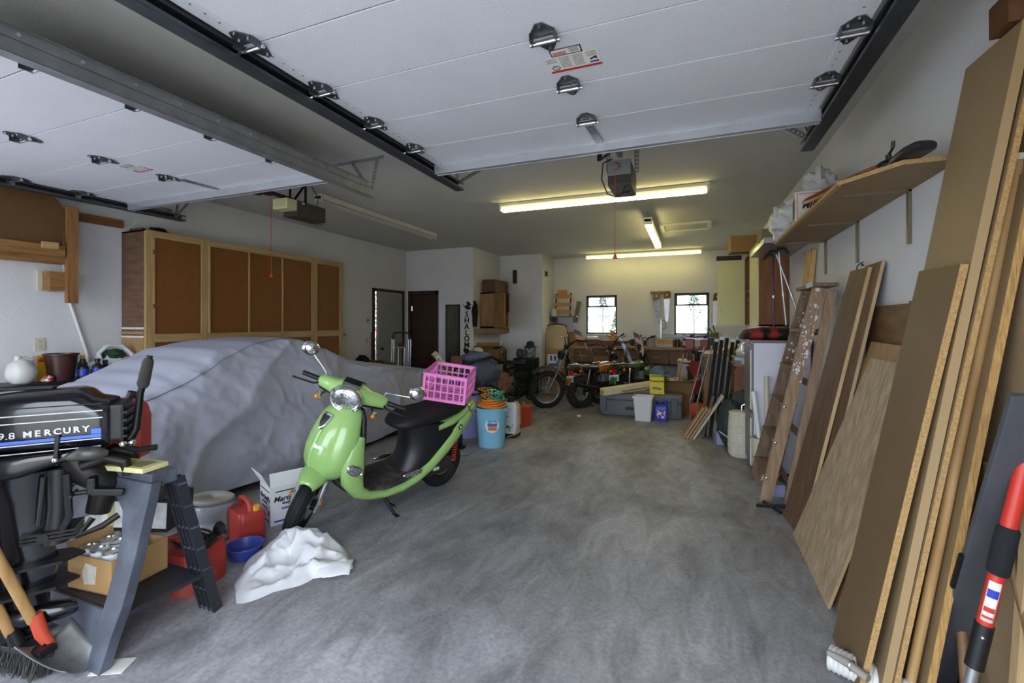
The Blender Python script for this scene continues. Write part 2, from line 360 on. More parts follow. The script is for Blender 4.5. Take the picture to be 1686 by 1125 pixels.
def perforated(mb, p, q, w=.032, up=(0, 1, 0)):
    p, q = Vector(p), Vector(q); d = (q - p); L = d.length; d.normalize(); up = Vector(up)
    if abs(d.dot(up)) > .95: up = Vector((1, 0, 0))
    x = d.cross(up).normalized()
    for sgn in (-1, 1): mb.bar(p + x * sgn * w * .36, q + x * sgn * w * .36, w * .28, .003, up)
    n = max(2, int(L / .03))
    for i in range(n + 1):
        c = p + d * (L * i / n); mb.bar(c - d * .007, c + d * .007, w * .6, .003, up)
    f = x.cross(d); mb.bar(p + x * w * .5 + f * w * .4, q + x * w * .5 + f * w * .4, .003, w * .8, up)
    return mb
def hinge_plate(parent, x, y, z, wide=1.0, roller=0):
    g = MB(TR((x, y, z)))
    s = .052 * wide
    g.prism([(-s, -.018), (s, -.018), (s, -.05), (s * .3, -.10), (-s * .3, -.10), (-s, -.05)], -.006, 0, 'z')
    g.prism([(-s, .010), (-s * .5, .06), (-s * .2, .085), (s * .2, .085), (s * .5, .06), (s, .010)], -.006, 0, 'z')
    g.box((-s, -.03, -.018), (.004, .05, .032)); g.box((s, -.03, -.018), (.004, .05, .032))
    o = g.build('hinge', HINGEM, parent)
    k = MB(TR((x, y, z))).cyl((-s - .012, -.004, -.022), (s + .012, -.004, -.022), .010, 10)
    if roller: k.cyl((0, -.004, -.022), (roller * .12, -.004, -.022), .006, 8).cyl((roller * .09, -.004, -.022), (roller * .115, -.004, -.022), .022, 12)
    k.build('hinge_pin', CHROME, o, smooth=40)
    b = MB(TR((x, y, z)))
    for bx, by in ((-s * .5, -.045), (s * .5, -.045), (0, -.088), (0, .072)): b.cyl((bx, by, -.012), (bx, by, 0), .007, 6)
    b.build('bolt', CHROME, o)
def garage_door(label, x0, x1, ys, z):
    t = thing('garage_door', label, 'garage door', ((x0 + x1) / 2, ys[-1], z)); hw = (x1 - x0) / 2; yo = ys[-1]
    for a, b in zip(ys[:-1], ys[1:]):
        sec = MB().bb((-hw, a - yo + .003, 0), (hw, b - yo - .003, .045)).build('door_section', PANEL, t, bevel=.003)
        for e in (-1, 1): MB().bb((e * hw - (.075 if e > 0 else 0), a - yo + .004, -.002), (e * hw + (.075 if e < 0 else 0), b - yo - .004, .002)).build('end_stile', PANEL, sec)
        for e in (-1, 1):
            q = MB()
            for k in range(7): q.cyl((e * (hw - .05), a - yo + .04 + k * (b - a - .08) / 6, -.004), (e * (hw - .05), a - yo + .04 + k * (b - a - .08) / 6, 0), .005, 6)
            tag(q.build('rivets', GALV, sec), kind='stuff')
        MB().bb((-hw + .01, b - yo - .008, .004), (hw - .01, b - yo + .008, .03)).build('section_joint', SEAM, t)
    for y in ys[1:-1]:
        hinge_plate(t, -hw + .045, y - yo, -.001, 1, -1); hinge_plate(t, hw - .045, y - yo, -.001, 1, 1); hinge_plate(t, 0, y - yo, -.001, 1.0)
    st = MB().bb((-hw - .02, -.075, -.012), (hw + .02, -.065, 0)).bb((-hw - .02, -.068, -.062), (hw + .02, -.063, 0)).bb((-hw - .02, -.066, -.064), (hw + .02, -.02, -.058)).bb((-hw - .02, -.022, -.066), (hw + .02, -.018, -.045))
    st.build('strut', STEELW, t)
    for e in (-1, 1): MB().box((e * (hw - .03), -.03, -.03), (.07, .06, .004)).cyl((e * (hw - .04), -.03, -.03), (e * (hw + .1), -.03, -.03), .006, 8).build('top_roller_bracket', GALV, t)
    return t
YR = [0.99, 1.415, 1.829, 2.244, 2.665, 3.075]; YL = [0.74, 1.16, 1.58, 2.01, 2.455, 2.90]
gd1 = garage_door('white sectional garage door raised overhead, the right-hand one with the large warning label', -1.80, 0.66, YR, 2.65)
gd2 = garage_door('white sectional garage door raised overhead on the left above the covered car', -5.24, -2.76, YL, 2.65)
def track(label, x, y0, y1, z, side, hangers, mt):
    t = thing('door_track', label, 'track', (x, y1, z)); L = y0 - y1
    c = MB(); w, h, k = .036, .062, .004
    c.bb((-w, L, -h / 2), (-w + k, 0, h / 2)) if side < 0 else c.bb((w - k, L, -h / 2), (w, 0, h / 2))
    for s in (-1, 1): c.bb((-w, L, s * h / 2 - k / 2), (w, 0, s * h / 2 + k / 2))
    e = w if side < 0 else -w
    c.bb((e - k / 2, L, h / 2 - .016), (e + k / 2, 0, h / 2)); c.bb((e - k / 2, L, -h / 2), (e + k / 2, 0, -h / 2 + .016))
    c.build('channel', mt, t)
    a = MB(); ox = -w if side < 0 else w
    a.bb((ox - .002, L, h / 2), (ox + .002, -.10, h / 2 + .05)); a.bb((ox - .02, L, h / 2 + .048), (ox + .02, -.10, h / 2 + .051)); a.build('support_angle', GALV, t)
    b = MB()
    n = int(-L / .22)
    for i in range(n): b.cyl((ox - .006, -.15 - i * .22, h / 2 + .025), (ox + .006, -.15 - i * .22, h / 2 + .025), .008, 8)
    tag(b.build('bolts', CHROME, t), kind='stuff')
    for (ya, pts) in hangers:
        g = MB()
        for p, q in pts: perforated(g, p, q)
        g.build('hanger', GALV, t)
    return t
UPZ = 2.95 - 2.62 - .012
track('dark steel track along the left edge of the right garage door', -1.855, .35, 3.48, 2.62, -1, [(0, [((-.02, -.03, .02), (-.02, -.03 + .05, UPZ)), ((-.02, -.03, .02), (.30, .26, UPZ)), ((-.10, .02, UPZ), (.42, .36, UPZ))])], DARKGALV)
track('dark steel track nearest the right wall', .715, .35, 3.52, 2.62, 1, [(0, [((.02, -.05, .02), (-.05, .02, UPZ)), ((.02, -.05, .02), (-.35, .02, UPZ))])], DARKGALV)
track('long steel track along the right edge of the left garage door', -2.70, .30, 3.38, 2.62, 1, [(0, [((.02, -.04, .0), (.06, .0, UPZ)), ((.02, -.04, .0), (-.22, .0, UPZ)), ((-.42, .0, UPZ), (.14, -.02, UPZ))])], GALV)
track('steel track nearest the left wall above the cabinet', -5.30, .30, 3.40, 2.62, -1, [(0, [((.02, -.10, .0), (.02, -.05, UPZ)), ((.02, -.10, .0), (.20, .05, UPZ))])], DARKGALV)
# openers
HEADG = mat('opener_grey', (120, 122, 124), 0.4, 0.3, var=0.1); HEADD = mat('opener_brown', (52, 48, 44), 0.5, var=0.1); LENS = mat('opener_lens', (212, 210, 160), 0.4, var=0.05, trans=0.2); REDC = mat('red_cord', (176, 60, 44), 0.7, var=0.1); BLK = mat('black_plastic', (20, 20, 21), 0.45, var=0.15); BLKM = mat('black_metal', (28, 28, 30), 0.35, 0.6, var=0.15)
o = thing('garage_opener', 'grey garage door opener hanging in front of the lit lamps, with red pull cord', 'opener', (-.50, 3.45, 2.66))
MB().bb((-.085, 0, -.18), (.085, .36, 0)).build('motor_housing', HEADD, o, bevel=.008)
fp = MB().bb((-.085, -.012, -.105), (.085, 0, .005)).build('front_plate', HEADG, o, bevel=.003)
MB().lathe([(.028, 0), (.026, .018), (.014, .03)], 16, TR((-.02, -.012, -.045), (R90, 0, 0))).build('lamp_socket', HEADG, fp, smooth=40)
MB().bb((-.02, -1.6, .045), (.02, .06, .08)).build('rail', GALV, o)
MB().bar((-.06, -.42, -.0), (-.085, -.34, -.10), .03, .006).bar((-.085, -.34, -.10), (-.03, -.10, .05), .028, .008).build('door_arm', BLKM, o)
MB().bar((-.075, -.75, -.015), (-.06, -.40, -.02), .05, .006).build('arm_bracket', GALV, o)
g = MB(); UO = 2.95 - 2.66 - .012
perforated(g, (-.10, .12, -.03), (-.10, .12, UO)); perforated(g, (.115, .12, -.06), (.115, .12, UO)); perforated(g, (-.26, .12, UO), (.22, .12, UO)); g.build('hanger', GALV, o)
MB().tube([(-.05, .0, .02), (-.11, -.05, -.02), (-.12, -.06, -.14), (-.08, -.04, -.25), (-.03, -.02, -.27), (.05, 0, -.235), (.085, 0, -.23), (.07, 0, -.245), (.03, 0, -.235), (.045, .02, -.18)], .005, 6).build('power_cord', BLK, o, smooth=60)
pc = MB().cyl((-.015, -.10, -.03), (-.015, -.10, -.715), .0022, 6).build('pull_cord', REDC, o)
MB().lathe([(.004, 0), (.012, -.01), (.018, -.03), (.016, -.034)], 12, TR((-.015, -.10, -.71))).build('pull_knob', REDC, pc)
o = thing('garage_opener', 'dark brown garage door opener with pale lens hanging over the covered car', 'opener', (-3.95, 3.52, 2.745))
MB().bb((-.10, .10, -.165), (.10, .50, 0)).build('motor_housing', HEADD, o, bevel=.01)
ln = MB().bb((-.10, -.03, -.115), (.10, .10, -.005)).build('lamp_lens', LENS, o, bevel=.008)
g = MB()
for k in range(5): g.bb((-.07 + .03 * k, -.034, -.10), (-.055 + .03 * k, -.03, -.02))
g.build('lens_ribs', LENS, ln)
MB().bb((.1, .16, -.03), (.102, .20, -.015)).build('maker_plate', PAPERW, o)
MB().bb((-.02, -1.5, .0), (.02, .12, .035)).build('rail', BLKM, o)
MB().box((0, -.32, -.005), (.06, .12, .07)).box((0, -.18, .01), (.05, .08, .05)).build('trolley', BLK, o, bevel=.008)
MB().bar((0, -.36, -.03), (.02, -.62, -.09), .03, .008).bar((.02, -.62, -.09), (.01, -.66, .02), .03, .008).build('door_arm', BLKM, o)
MB().bar((.0, -1.0, -.10), (.01, -.64, -.10), .05, .006).build('arm_bracket', GALV, o)
g = MB(); UO = 2.95 - 2.745 - .012
perforated(g, (-.11, .2, -.03), (-.11, .2, UO)); perforated(g, (.11, .2, -.03), (.11, .2, UO)); perforated(g, (-.11, .2, -.02), (.11, .2, UO)); g.build('hanger', BLKM, o)
MB().tube([(.09, .38, 0), (.12, .36, .08), (.10, .3, .19)], .005, 6).build('power_cord', BLK, o)
MB().torus((-.02, .49, -.17), .018, .003, (0, 1, 0), 14, 6).torus((.04, .49, -.17), .018, .003, (0, 1, 0), 14, 6).build('wire_loops', BLK, o)
pc = MB().cyl((.02, -.15, -.02), (.02, -.15, -.80), .0022, 6).build('pull_cord', REDC, o)
MB().lathe([(.004, 0), (.012, -.01), (.016, -.03), (.014, -.034)], 10, TR((.02, -.15, -.80))).build('pull_knob', REDC, pc)
# warning labels on the raised doors
def warn(label, loc, rz, s=1.0):
    t = thing('warning_label', label, 'label', loc, (math.pi, 0, rz))
    M = Matrix.Diagonal((s, s, 1, 1))
    MB(M).bb((-.12, -.075, 0), (.12, .05, .0012)).bb((-.08, .05, 0), (.05, .105, .0012)).build('sheet', PAPERW, t)
    MB(M).bb((-.12, -.075, .0012), (.12, -.058, .0018)).build('red_band', INKR, t)
    q = MB(M)
    for a, b in (((-.085, .055), (.055, .060)), ((-.085, .103), (.055, .108)), ((-.085, .055), (-.080, .108)), ((.05, .055), (.055, .108))): q.bb((*a, .0012), (*b, .0018))
    q.torus((-.088, -.035, .0014), .017, .002, (0, 0, 1), 18, 4).box((-.088, -.035, .0014), (.03, .003, .0006), (0, 0, -.8)).box((.09, -.01, .0014), (.035, .010, .0006), (0, 0, .5)).box((.098, -.012, .0014), (.022, .008, .0006), (0, 0, -.6)).build('black_marks', INK, t)
    MB(M).bb((-.075, .064, .0012), (-.015, .083, .0018)).build('warning_block', INKR, t)
    MB(M).bb((.07, -.045, .0012), (.11, -.034, .0018)).build('blue_block', INKB, t)
    q = MB(M)
    for cx in (-.095, -.035, .025, .088):
        for k in range(7 if abs(cx) < .05 else 3): q.bb((cx - .024, .036 - k * .013, .0012), (cx + .022, .041 - k * .013, .0018))
    for k in range(3): q.bb((.0, .068 + k * .011, .0012), (.042, .074 + k * .011, .0018))
    q.build('text_lines', INKG, t)
    lettering('warning_text', 'WARNING', .014 * s, PAPERW, t, (-.045 * s, .074 * s, .0022), depth=.0003)
warn('large safety warning sticker with red band on the right garage door', (-.50, 2.03, 2.6485), 0)
warn('small safety warning sticker on the left garage door', (-4.0, 2.22, 2.6485), 0, .8)
# fluorescent lamps
FIX = mat('lamp_body_white', (205, 203, 192), 0.45, var=0.04); TUBEON = mat('lit_tube', (255, 240, 160), 0.3, var=0, emit=TUBE_POWER); TUBEOFF = mat('unlit_tube', (190, 188, 178), 0.3, var=0.02)
def fluor(label, loc, rz, L, on, chain=0, w=.11):
    t = thing('fluorescent_lamp', label, 'lamp', loc, (0, 0, rz), 'ceiling fluorescent lamps')
    MB().prism([(-w / 2, 0), (w / 2, 0), (w / 2, -.03), (w * .3, -.055), (-w * .3, -.055), (-w / 2, -.03)], -L / 2, L / 2, 'x').build('housing', FIX, t) if False else MB().add(*_pr(w, L)).build('housing', FIX, t)
    for e in (-1, 1): MB().box((e * (L / 2 - .012), 0, -.058), (.024, w * .95, .075)).build('end_cap', FIX, t, bevel=.004)
    for y in (-1, 1):
        tb = MB().cyl((-L / 2 + .03, y * w * .27, -.080), (L / 2 - .03, y * w * .27, -.080), .016, 12).build('tube', TUBEON if on else TUBEOFF, t, smooth=40)
    if chain:
        MB().cyl((-L / 2 + .05, 0, 0), (-L / 2 + .05, 0, chain), .004, 6).cyl((L / 2 - .05, 0, 0), (L / 2 - .05, 0, chain), .004, 6).build('hanging_rod', DARKGALV, t)
    return t
def _pr(w, L):
    pf = [(-w / 2, 0), (w / 2, 0), (w / 2, -.03), (w * .3, -.055), (-w * .3, -.055), (-w / 2, -.03)]; n = 6
    return [(-L / 2, a, b) for a, b in pf] + [(L / 2, a, b) for a, b in pf], [tuple(range(n)), tuple(range(n, 2 * n))] + [(i, i + n, (i + 1) % n + n, (i + 1) % n) for i in range(n)]
fluor('long lit fluorescent lamp nearest the grey opener', (-1.03, 5.30, 2.945), 0, 2.42, True)
fluor('unlit fluorescent lamp over the wooden wall cabinet', (-4.02, 5.35, 2.945), R90, 2.55, False)
fluor('lit fluorescent lamp pointing toward the back wall beside the attic hatch', (-.54, 7.35, 2.86), R90, 2.1, True, .085)
fluor('lit fluorescent lamp along the back wall above the windows', (-.97, 9.85, 2.945), 0, 2.36, True)
# ------------------------------------------------------------------ left side: cabinet, bracing, shelf goods, covered car
PINE = wood('pine', (156, 126, 80), (184, 154, 106), 'z', 2.2, 12); PINEY = wood('pine_rail', (156, 126, 80), (184, 154, 106), 'y', 2.2, 12); PINEX = wood('pine_along', (160, 122, 72), (190, 150, 96), 'x', 2.2, 12)
HARDB = mat('hardboard', (120, 71, 25), 0.55, var=0.08, scale=14); DKPLY = wood('dark_plywood', (84, 60, 44), (112, 84, 64), 'x', 5, 4); TANB = mat('tan_board', (150, 120, 80), 0.7, var=0.12)
WHITEP = mat('old_white_paint', (206, 202, 192), 0.6, var=0.15, scale=20)
c = thing('wooden_cabinet', 'long wooden wall cabinet with orange-brown hardboard doors behind the covered car', 'cabinet', (-5.34, 4.33, 0))
yo = 4.33
MB().bb((-.20, 2.93 - yo, .06), (.17, 2.95 - yo, 2.40)).build('side_panel', DKPLY, c)
MB().bb((-.20, 5.71 - yo, .06), (.17, 5.73 - yo, 2.40)).build('side_panel', DKPLY, c)
MB().bb((-.205, 2.95 - yo, .06), (-.19, 5.71 - yo, 2.40)).build('back_panel', DKPLY, c)
MB().bb((-.20, 2.93 - yo, 2.385), (.19, 5.73 - yo, 2.40)).build('top_panel', DKPLY, c)
MB().bb((-.20, 2.95 - yo, 0.0), (.15, 5.71 - yo, .075)).build('plinth', DKPLY, c)
for z0, z1, m in ((1.385, 1.405, WHITEP), (1.335, 1.362, TANB), (1.30, 1.318, WHITEP)): MB().bb((-.20, 2.922 - yo, z0), (.17, 2.932 - yo, z1)).build('edge_strip', m, c)
MB().bb((-.20, 2.925 - yo, .07), (.17, 2.931 - yo, 1.30)).build('lower_side_panel', TANB, c)
ys = [2.93, 3.012, 3.493, 3.584, 4.085, 4.10, 4.585, 4.60, 5.10, 5.20, 5.66, 5.73]
for i in range(0, 12, 2): MB().bb((.17, ys[i] - yo, .06), (.20, ys[i + 1] - yo, 2.40)).build('stile', PINE, c)
for z0, z1 in ((2.33, 2.40), (1.25, 1.335), (.06, .14)):
    for i in range(1, 11, 2): MB().bb((.171, ys[i] - yo, z0), (.199, ys[i + 1] - yo, z1)).build('rail', PINEY, c)
for j, (z0, z1) in enumerate(((1.335, 2.33), (.14, 1.25))):
    for i in range(1, 11, 2):
        d = MB().bb((.165, ys[i] - yo + .004, z0 + .004), (.186, ys[i + 1] - yo - .004, z1 - .004)).build('cabinet_door', HARDB, c)
        if i == 1:
            for z in ((2.18, 1.62) if j == 0 else (1.0,)): MB().torus((.205, ys[1] - .02 - yo, z), .018, .004, (0, 1, 0), 12, 6).build('pull', BLKM, d)
MB().bb((.2, 3.572 - yo, 1.335), (.212, 3.588 - yo, 2.33)).build('door_strip', PINE, c)
o = MB().bb((-5.50, 2.98, 2.402), (-5.30, 3.10, 2.44)).build('wood_block', DKPLY); tag(o, 'small dark wood block lying on top of the wooden cabinet', 'block')
tag(crumple((-5.38, 3.18, 2.44), (.09, .1, .045), 3, .2, 2, .15, 16, 10).build('rag', mat('black_cloth', (16, 16, 18), 0.9), smooth=60), 'black rag bunched on top of the wooden cabinet', 'rag')
# wooden bracing and plywood gusset on the left wall
BRPLY = mat('brown_plywood', (96, 68, 34), 0.6, var=0.1, scale=5, stretch=(1, 3, 1)); OLDP = wood('aged_pine', (118, 82, 44), (150, 110, 64), 'y', 3, 10)
t = thing('plywood_gusset', 'brown plywood panel braced with pine boards high on the left wall', 'bracing', (-5.40, 2.2, 1.6))
MB().prism([(-.6, .55), (.19, .55), (.20, .90), (.13, 1.0), (.10, 1.04), (-.6, .98)], -.02, .0, 'x').build('gusset_panel', BRPLY, t)
MB().bb((0.0, -.6, .455), (.04, .19, .555)).build('lower_rail', OLDP, t); MB().bb((.04, .02, .515), (.07, .13, .575)).build('block', PINEY, t)
MB().bb((-.01, .205, .035), (.045, .285, .93)).build('post', wood('aged_post', (112, 76, 40), (150, 108, 60), 'z', 3, 10), t)
MB().bb((-.15, -.6, .40), (-.0, .28, .47)).build('wall_cleat', OLDP, t)
MB().bb((-.13, .10, .15), (.0, .205, .32)).build('side_block', OLDP, t)
MB().bb((-.15, .07, .14), (-.132, .20, .33)).build('junction_plate', PLATE, t)
tag(MB().bb((-5.55, 2.49, 2.44), (-5.51, 2.93, 2.52)).build('cross_board', wood('cross_board_wood', (96, 62, 34), (130, 88, 50), 'y', 3, 10)), 'short brown board nailed to the left wall beside the plywood panel', 'board')
PVC = mat('white_pvc', (214, 214, 208), 0.4, var=0.03)
tag(MB().tube([(-5.52, 2.33, 2.10), (-5.52, 2.42, 2.09), (-5.52, 2.45, 2.0), (-5.53, 2.50, 1.64), (-5.53, 2.63, 1.16), (-5.53, 2.66, .9)], .014, 8).build('conduit_pipe', PVC, smooth=60), 'white plastic conduit running down the left wall beside the post', 'pipe')
# low black cabinet with jug, box, bucket, bottles, bags
BLKW = mat('black_laminate', (26, 24, 24), 0.4, var=0.2, scale=10)
t = thing('low_cabinet', 'low black cabinet against the left wall carrying jugs and bottles', 'cabinet', (-5.27, 2.25, 0))
MB().bb((-.24, -.55, .05), (.10, .62, .90)).build('body', BLKW, t); MB().bb((-.25, -.57, .90), (.12, .64, .935)).build('top', BLKW, t, bevel=.004)
for k in range(3): dr = MB().bb((.10, -.53 + k * .385, .1), (.112, -.165 + k * .385, .87)).build('door', BLKW, t); MB().cyl((.112, -.2 + k * .385, .6), (.13, -.2 + k * .385, .6), .012, 10).build('knob', BLKM, dr)
MB().bb((-.2, -.5, 0), (.08, .58, .05)).build('plinth', BLKW, t)
MILK = mat('milky_plastic', (206, 204, 198), 0.35, var=0.05, trans=0.15); CREAM = mat('cream_plastic', (190, 182, 160), 0.5, var=.06)
t = thing('plastic_jug', 'dented milky white plastic jug with handle on the low black cabinet', 'jug', (-5.25, 2.05, .936))
def jugfn(d): return 1 + .08 * nz(d, 2.6, 4) + .05 * nz(d, 5, 2)
mb = MB().ball((0, 0, .095), (.10, .095, .115), 18, 12, jugfn)
for i, v in enumerate(mb.v): mb.v[i] = Vector((v[0], v[1], max(v[2], 0.0)))
mb.build('body', MILK, t, smooth=60); MB().tube([(0, .05, .16), (.0, .075, .205), (0, .03, .225), (0, -.02, .21)], .013, 8).build('handle', MILK, t, smooth=60); MB().cyl((0, -.02, .2), (0, -.02, .235), .022, 12).build('neck', MILK, t)
t = thing('detergent_box', 'yellow and white carton between the jug and the brown bucket', 'box', (-5.36, 2.19, .936), (0, 0, .15))
YEL = mat('carton_yellow', (226, 170, 40), 0.55, var=0.05); 
MB().bb((-.04, -.055, 0), (.04, .055, .225)).build('carton', YEL, t); MB().bb((-.0405, -.0556, 0), (.0405, -.02, .226)).build('white_panel', PAPERW, t); MB().bb((.0405, -.01, .17), (.0415, .045, .195)).build('red_print', INKR, t); MB().bb((.0405, .0, .20), (.0415, .04, .208)).build('black_print', INK, t); MB().bb((.0405, -.05, .05), (.0415, -.035, .16)).build('blue_print', INKB, t)
tag(crumple((-5.21, 2.20, .962), (.05, .045, .03), 7, .4, 3, .1, 16, 10).build('snack_packet', mat('packet_red_white', (196, 40, 48), .4, rgb2=(226, 216, 212), scale=26, contrast=(.45, .52)), smooth=50), 'crumpled red and white packet in front of the yellow carton', 'packet')
BROWNB = mat('brown_plastic', (62, 34, 28), 0.3, var=0.08)
t = thing('plastic_bucket', 'dark brown plastic bucket on the low black cabinet', 'bucket', (-5.27, 2.32, .936))
MB().lathe([(.085, 0), (.112, .22), (.122, .225), (.122, .24), (.108, .24), (.08, .01)], 28).build('body', BROWNB, t, smooth=40)
MB().torus((0, 0, .236), .119, .006, n=28, m=6).build('rim', BROWNB, t, smooth=60)
BLUEB = mat('bottle_blue', (44, 70, 170), 0.35, var=.1); TEALB = mat('bottle_green', (40, 90, 80), 0.35, var=.1)
for k, (x, y, h, m, lb) in enumerate([(-5.22, 2.455, .15, BLUEB, 'blue-labelled black bottle nearest the brown bucket'), (-5.20, 2.555, .15, BLUEB, 'blue-labelled black bottle in the middle of the bottle row'), (-5.24, 2.635, .13, BLK, 'dark bottle beside the white shopping bag'), (-5.33, 2.50, .18, TEALB, 'green bottle standing behind the blue-labelled bottles')]):
    t = thing('spray_bottle', lb, 'bottle', (x, y, .936))
    MB().lathe([(.036, 0), (.038, .01), (.038, h * .75), (.016, h * .9), (.016, h)], 16).build('body', BLK if m is BLUEB else m, t, smooth=40); MB().lathe([(.0385, h * .2), (.0385, h * .62)], 16, cap=False).build('label_band', m, t, smooth=40); MB().cyl((0, 0, h), (0, 0, h + .03), .02, 12).build('cap', BLK if k < 3 else YEL, t)
BAGW = mat('white_plastic_bag', (216, 216, 218), 0.4, var=0.05, trans=0.0); GRNC = mat('dark_green_cloth', (30, 66, 44), 0.8, var=.2, scale=20)
t = thing('shopping_bag', 'white plastic shopping bag with dark green cloth showing in its mouth', 'bag', (-5.36, 2.75, .936))
crumple((0, 0, .10), (.13, .17, .12), 21, .3, 2.2, .12, 28, 16).build('bag', BAGW, t, smooth=50); crumple((.02, .0, .20), (.09, .11, .06), 8, .25, 3, .0, 18, 12).build('contents', GRNC, t, smooth=60)
MB().tube([(.06, -.12, .14), (.05, -.13, .22), (.03, -.05, .29), (.05, .06, .29), (.08, .13, .2), (.09, .15, .12)], [.02, .018, .014, .016, .02, .02], 7).build('handle', BAGW, t, smooth=60)
MB().tube([(-.06, -.1, .16), (-.08, -.02, .28), (-.06, .1, .27), (-.02, .16, .16)], [.02, .016, .016, .02], 7).build('handle', BAGW, t, smooth=60)
# ---- car under a cover
COVER = mat('car_cover', (166, 168, 182), 0.8, var=0.05, scale=3, bump=0.12, bscale=260)
TOPP = [(.55, .45), (.9, .55), (1.2, .64), (1.43, .72), (1.67, .80), (1.85, .87), (2.11, .975), (2.31, 1.045), (2.53, 1.14), (2.73, 1.225), (3.06, 1.28), (3.4, 1.30), (3.6, 1.285), (3.85, 1.20), (4.05, 1.11), (4.3, 1.02), (4.7, .95), (5.24, .87), (5.7, .80), (6.0, .735), (6.12, .64)]
def lerp(tab, y):
    if y <= tab[0][0]: return tab[0][1]
    for (a, p), (b, q) in zip(tab[:-1], tab[1:]):
        if y <= b: k = (y - a) / (b - a); k = k * k * (3 - 2 * k) * .5 + k * .5; return p + (q - p) * k
    return tab[-1][1]
ROOFW = [(.5, .62), (1.4, .56), (2.2, .50), (3.4, .50), (3.9, .56), (4.4, .66), (5.6, .66), (6.1, .55)]
SIDEW = [(.5, .68), (.9, .76), (1.5, .79), (5.0, .79), (5.7, .74), (6.1, .64)]
CXC = -4.28
def cover_pt(y, t, disp=True):
    h = lerp(TOPP, y); rw = lerp(ROOFW, y); sw = lerp(SIDEW, y)
    sg = 1 if t < .5 else -1; k = 1 - abs(t - .5) * 2      # 0 at the hem, 1 at the middle of the roof
    hem = .075 + .025 * math.sin(y * 5.1 + sg) + .02 * nz((y, sg, 0), 2.2, 3)
    belt = min(.80, h - .10)
    CP = [(sw + .0, hem), (sw + .03, .30), (sw + .0, .55), (sw - .04, belt), (rw + .10, (belt + h) / 2 + .02), (rw + .02, h - .055), (rw - .10, h - .012), (rw * .4, h + .004), (0, h + .008)]
    f = k * 8; i = min(7, int(f)); u = f - i
    P = [CP[max(0, i - 1)], CP[i], CP[i + 1], CP[min(8, i + 2)]]
    q = [.5 * ((2 * P[1][j]) + (-P[0][j] + P[2][j]) * u + (2 * P[0][j] - 5 * P[1][j] + 4 * P[2][j] - P[3][j]) * u * u + (-P[0][j] + 3 * P[1][j] - 3 * P[2][j] + P[3][j]) * u ** 3) for j in (0, 1)]
    x, z = q
    if disp and k < .9:
        s = min(1, max(0, (.9 - k) * 4)) * (1.0 if k > .06 else .5 + k * 8)
        rg = lambda n, w: max(0.0, 1 - abs(n) * w) ** 1.6
        wob = .25 * nz((y, z, sg), 1.6, 3.3)
        r1 = rg(nz((y * 1.15 - z * .95 + wob, z * .35 + y * .12, sg), 1.35, 2.3), 3.0)      # drapes falling from the roof edge
        r2 = rg(nz((y * .9 + z * .8 + wob, z * .5, sg), 1.9, 7.1), 3.4)
        r4 = rg(nz((y * .35 + wob, z * 1.5 + y * .25, sg), 2.1, 4.4), 3.6)                   # slack creases low on the flank
        r5 = rg(nz((y * 1.4 + z, z * 1.2, sg), 4.2, 5.7), 3.0); r3 = nz((y, z, sg), 3.0, 1.2)
        low = max(0, 1 - z / .85)
        r6 = rg(nz((y * .8 - z * 1.1, z * 1.4 + y * .5, sg), 8.5, 9.7), 2.6)
        d = .052 * r1 + .022 * r2 * (.4 + low) + .036 * r4 * low + .011 * r5 + .009 * r6 + .016 * r3
        x += (d - .02) * s; z += d * .25 * s
    return Vector((CXC + sg * x, y, z))
t = thing('covered_car', 'low car under a wrinkled grey fabric cover', 'car', (CXC, 3.4, 0)); M_ = Matrix.Translation((-CXC, -3.4, 0))
rows = [.55 + (6.12 - .55) * i / 300 for i in range(301)]; NT = 150; vs = []
for end, y in [(0, rows[0])] * 0 + [(None, y) for y in rows]: vs += [cover_pt(y, j / NT) for j in range(NT + 1)]
def endrow(y, f):
    out = []
    for j in range(NT + 1):
        p = cover_pt(y, j / NT); z = .08 + (p.z - .08) * f[1]; out.append(Vector((CXC + (p.x - CXC) * f[2], y + f[0], z)))
    return out
front = [endrow(6.12, f) for f in ((.06, .92, .97), (.10, .72, .93), (.12, .40, .90), (.12, .0, .88))]
rear = [endrow(.55, f) for f in ((-.12, 0, .9), (-.12, .4, .93), (-.10, .75, .96), (-.05, .93, .98))]
allr = rear + [vs[i * (NT + 1):(i + 1) * (NT + 1)] for i in range(len(rows))] + front
mb = MB(M_); mb.loft(allr, cap=False, closed=False); mb.build('fabric_cover', COVER, t, smooth=80)
SEAMC = mat('cover_seam', (128, 130, 144), 0.85, var=0)
pts = [cover_pt(1.2 + 2.3 * i / 60, .5 * (.36 + .40 * (i / 60) ** 1.4)) + Vector((.004, 0, .003)) for i in range(61)]
MB(M_).tube(pts, .0035, 5).build('seam', SEAMC, t); pts = [cover_pt(3.62 + .25 * (i / 50), .5 * (.02 + .75 * i / 50)) + Vector((.004, 0, .003)) for i in range(51)]; MB(M_).tube(pts, .0035, 5).build('seam', SEAMC, t)
TYRE = mat('tyre_rubber', (20, 20, 21), 0.75, var=.12, scale=20)
for y in (1.5, 4.9):
    for x in (-.72, .72): MB().torus((x - (.02 if x > 0 else -.02), y - 3.4, .30), .21, .088, (1, 0, 0), 24, 8).build('tyre', TYRE, t, smooth=60)
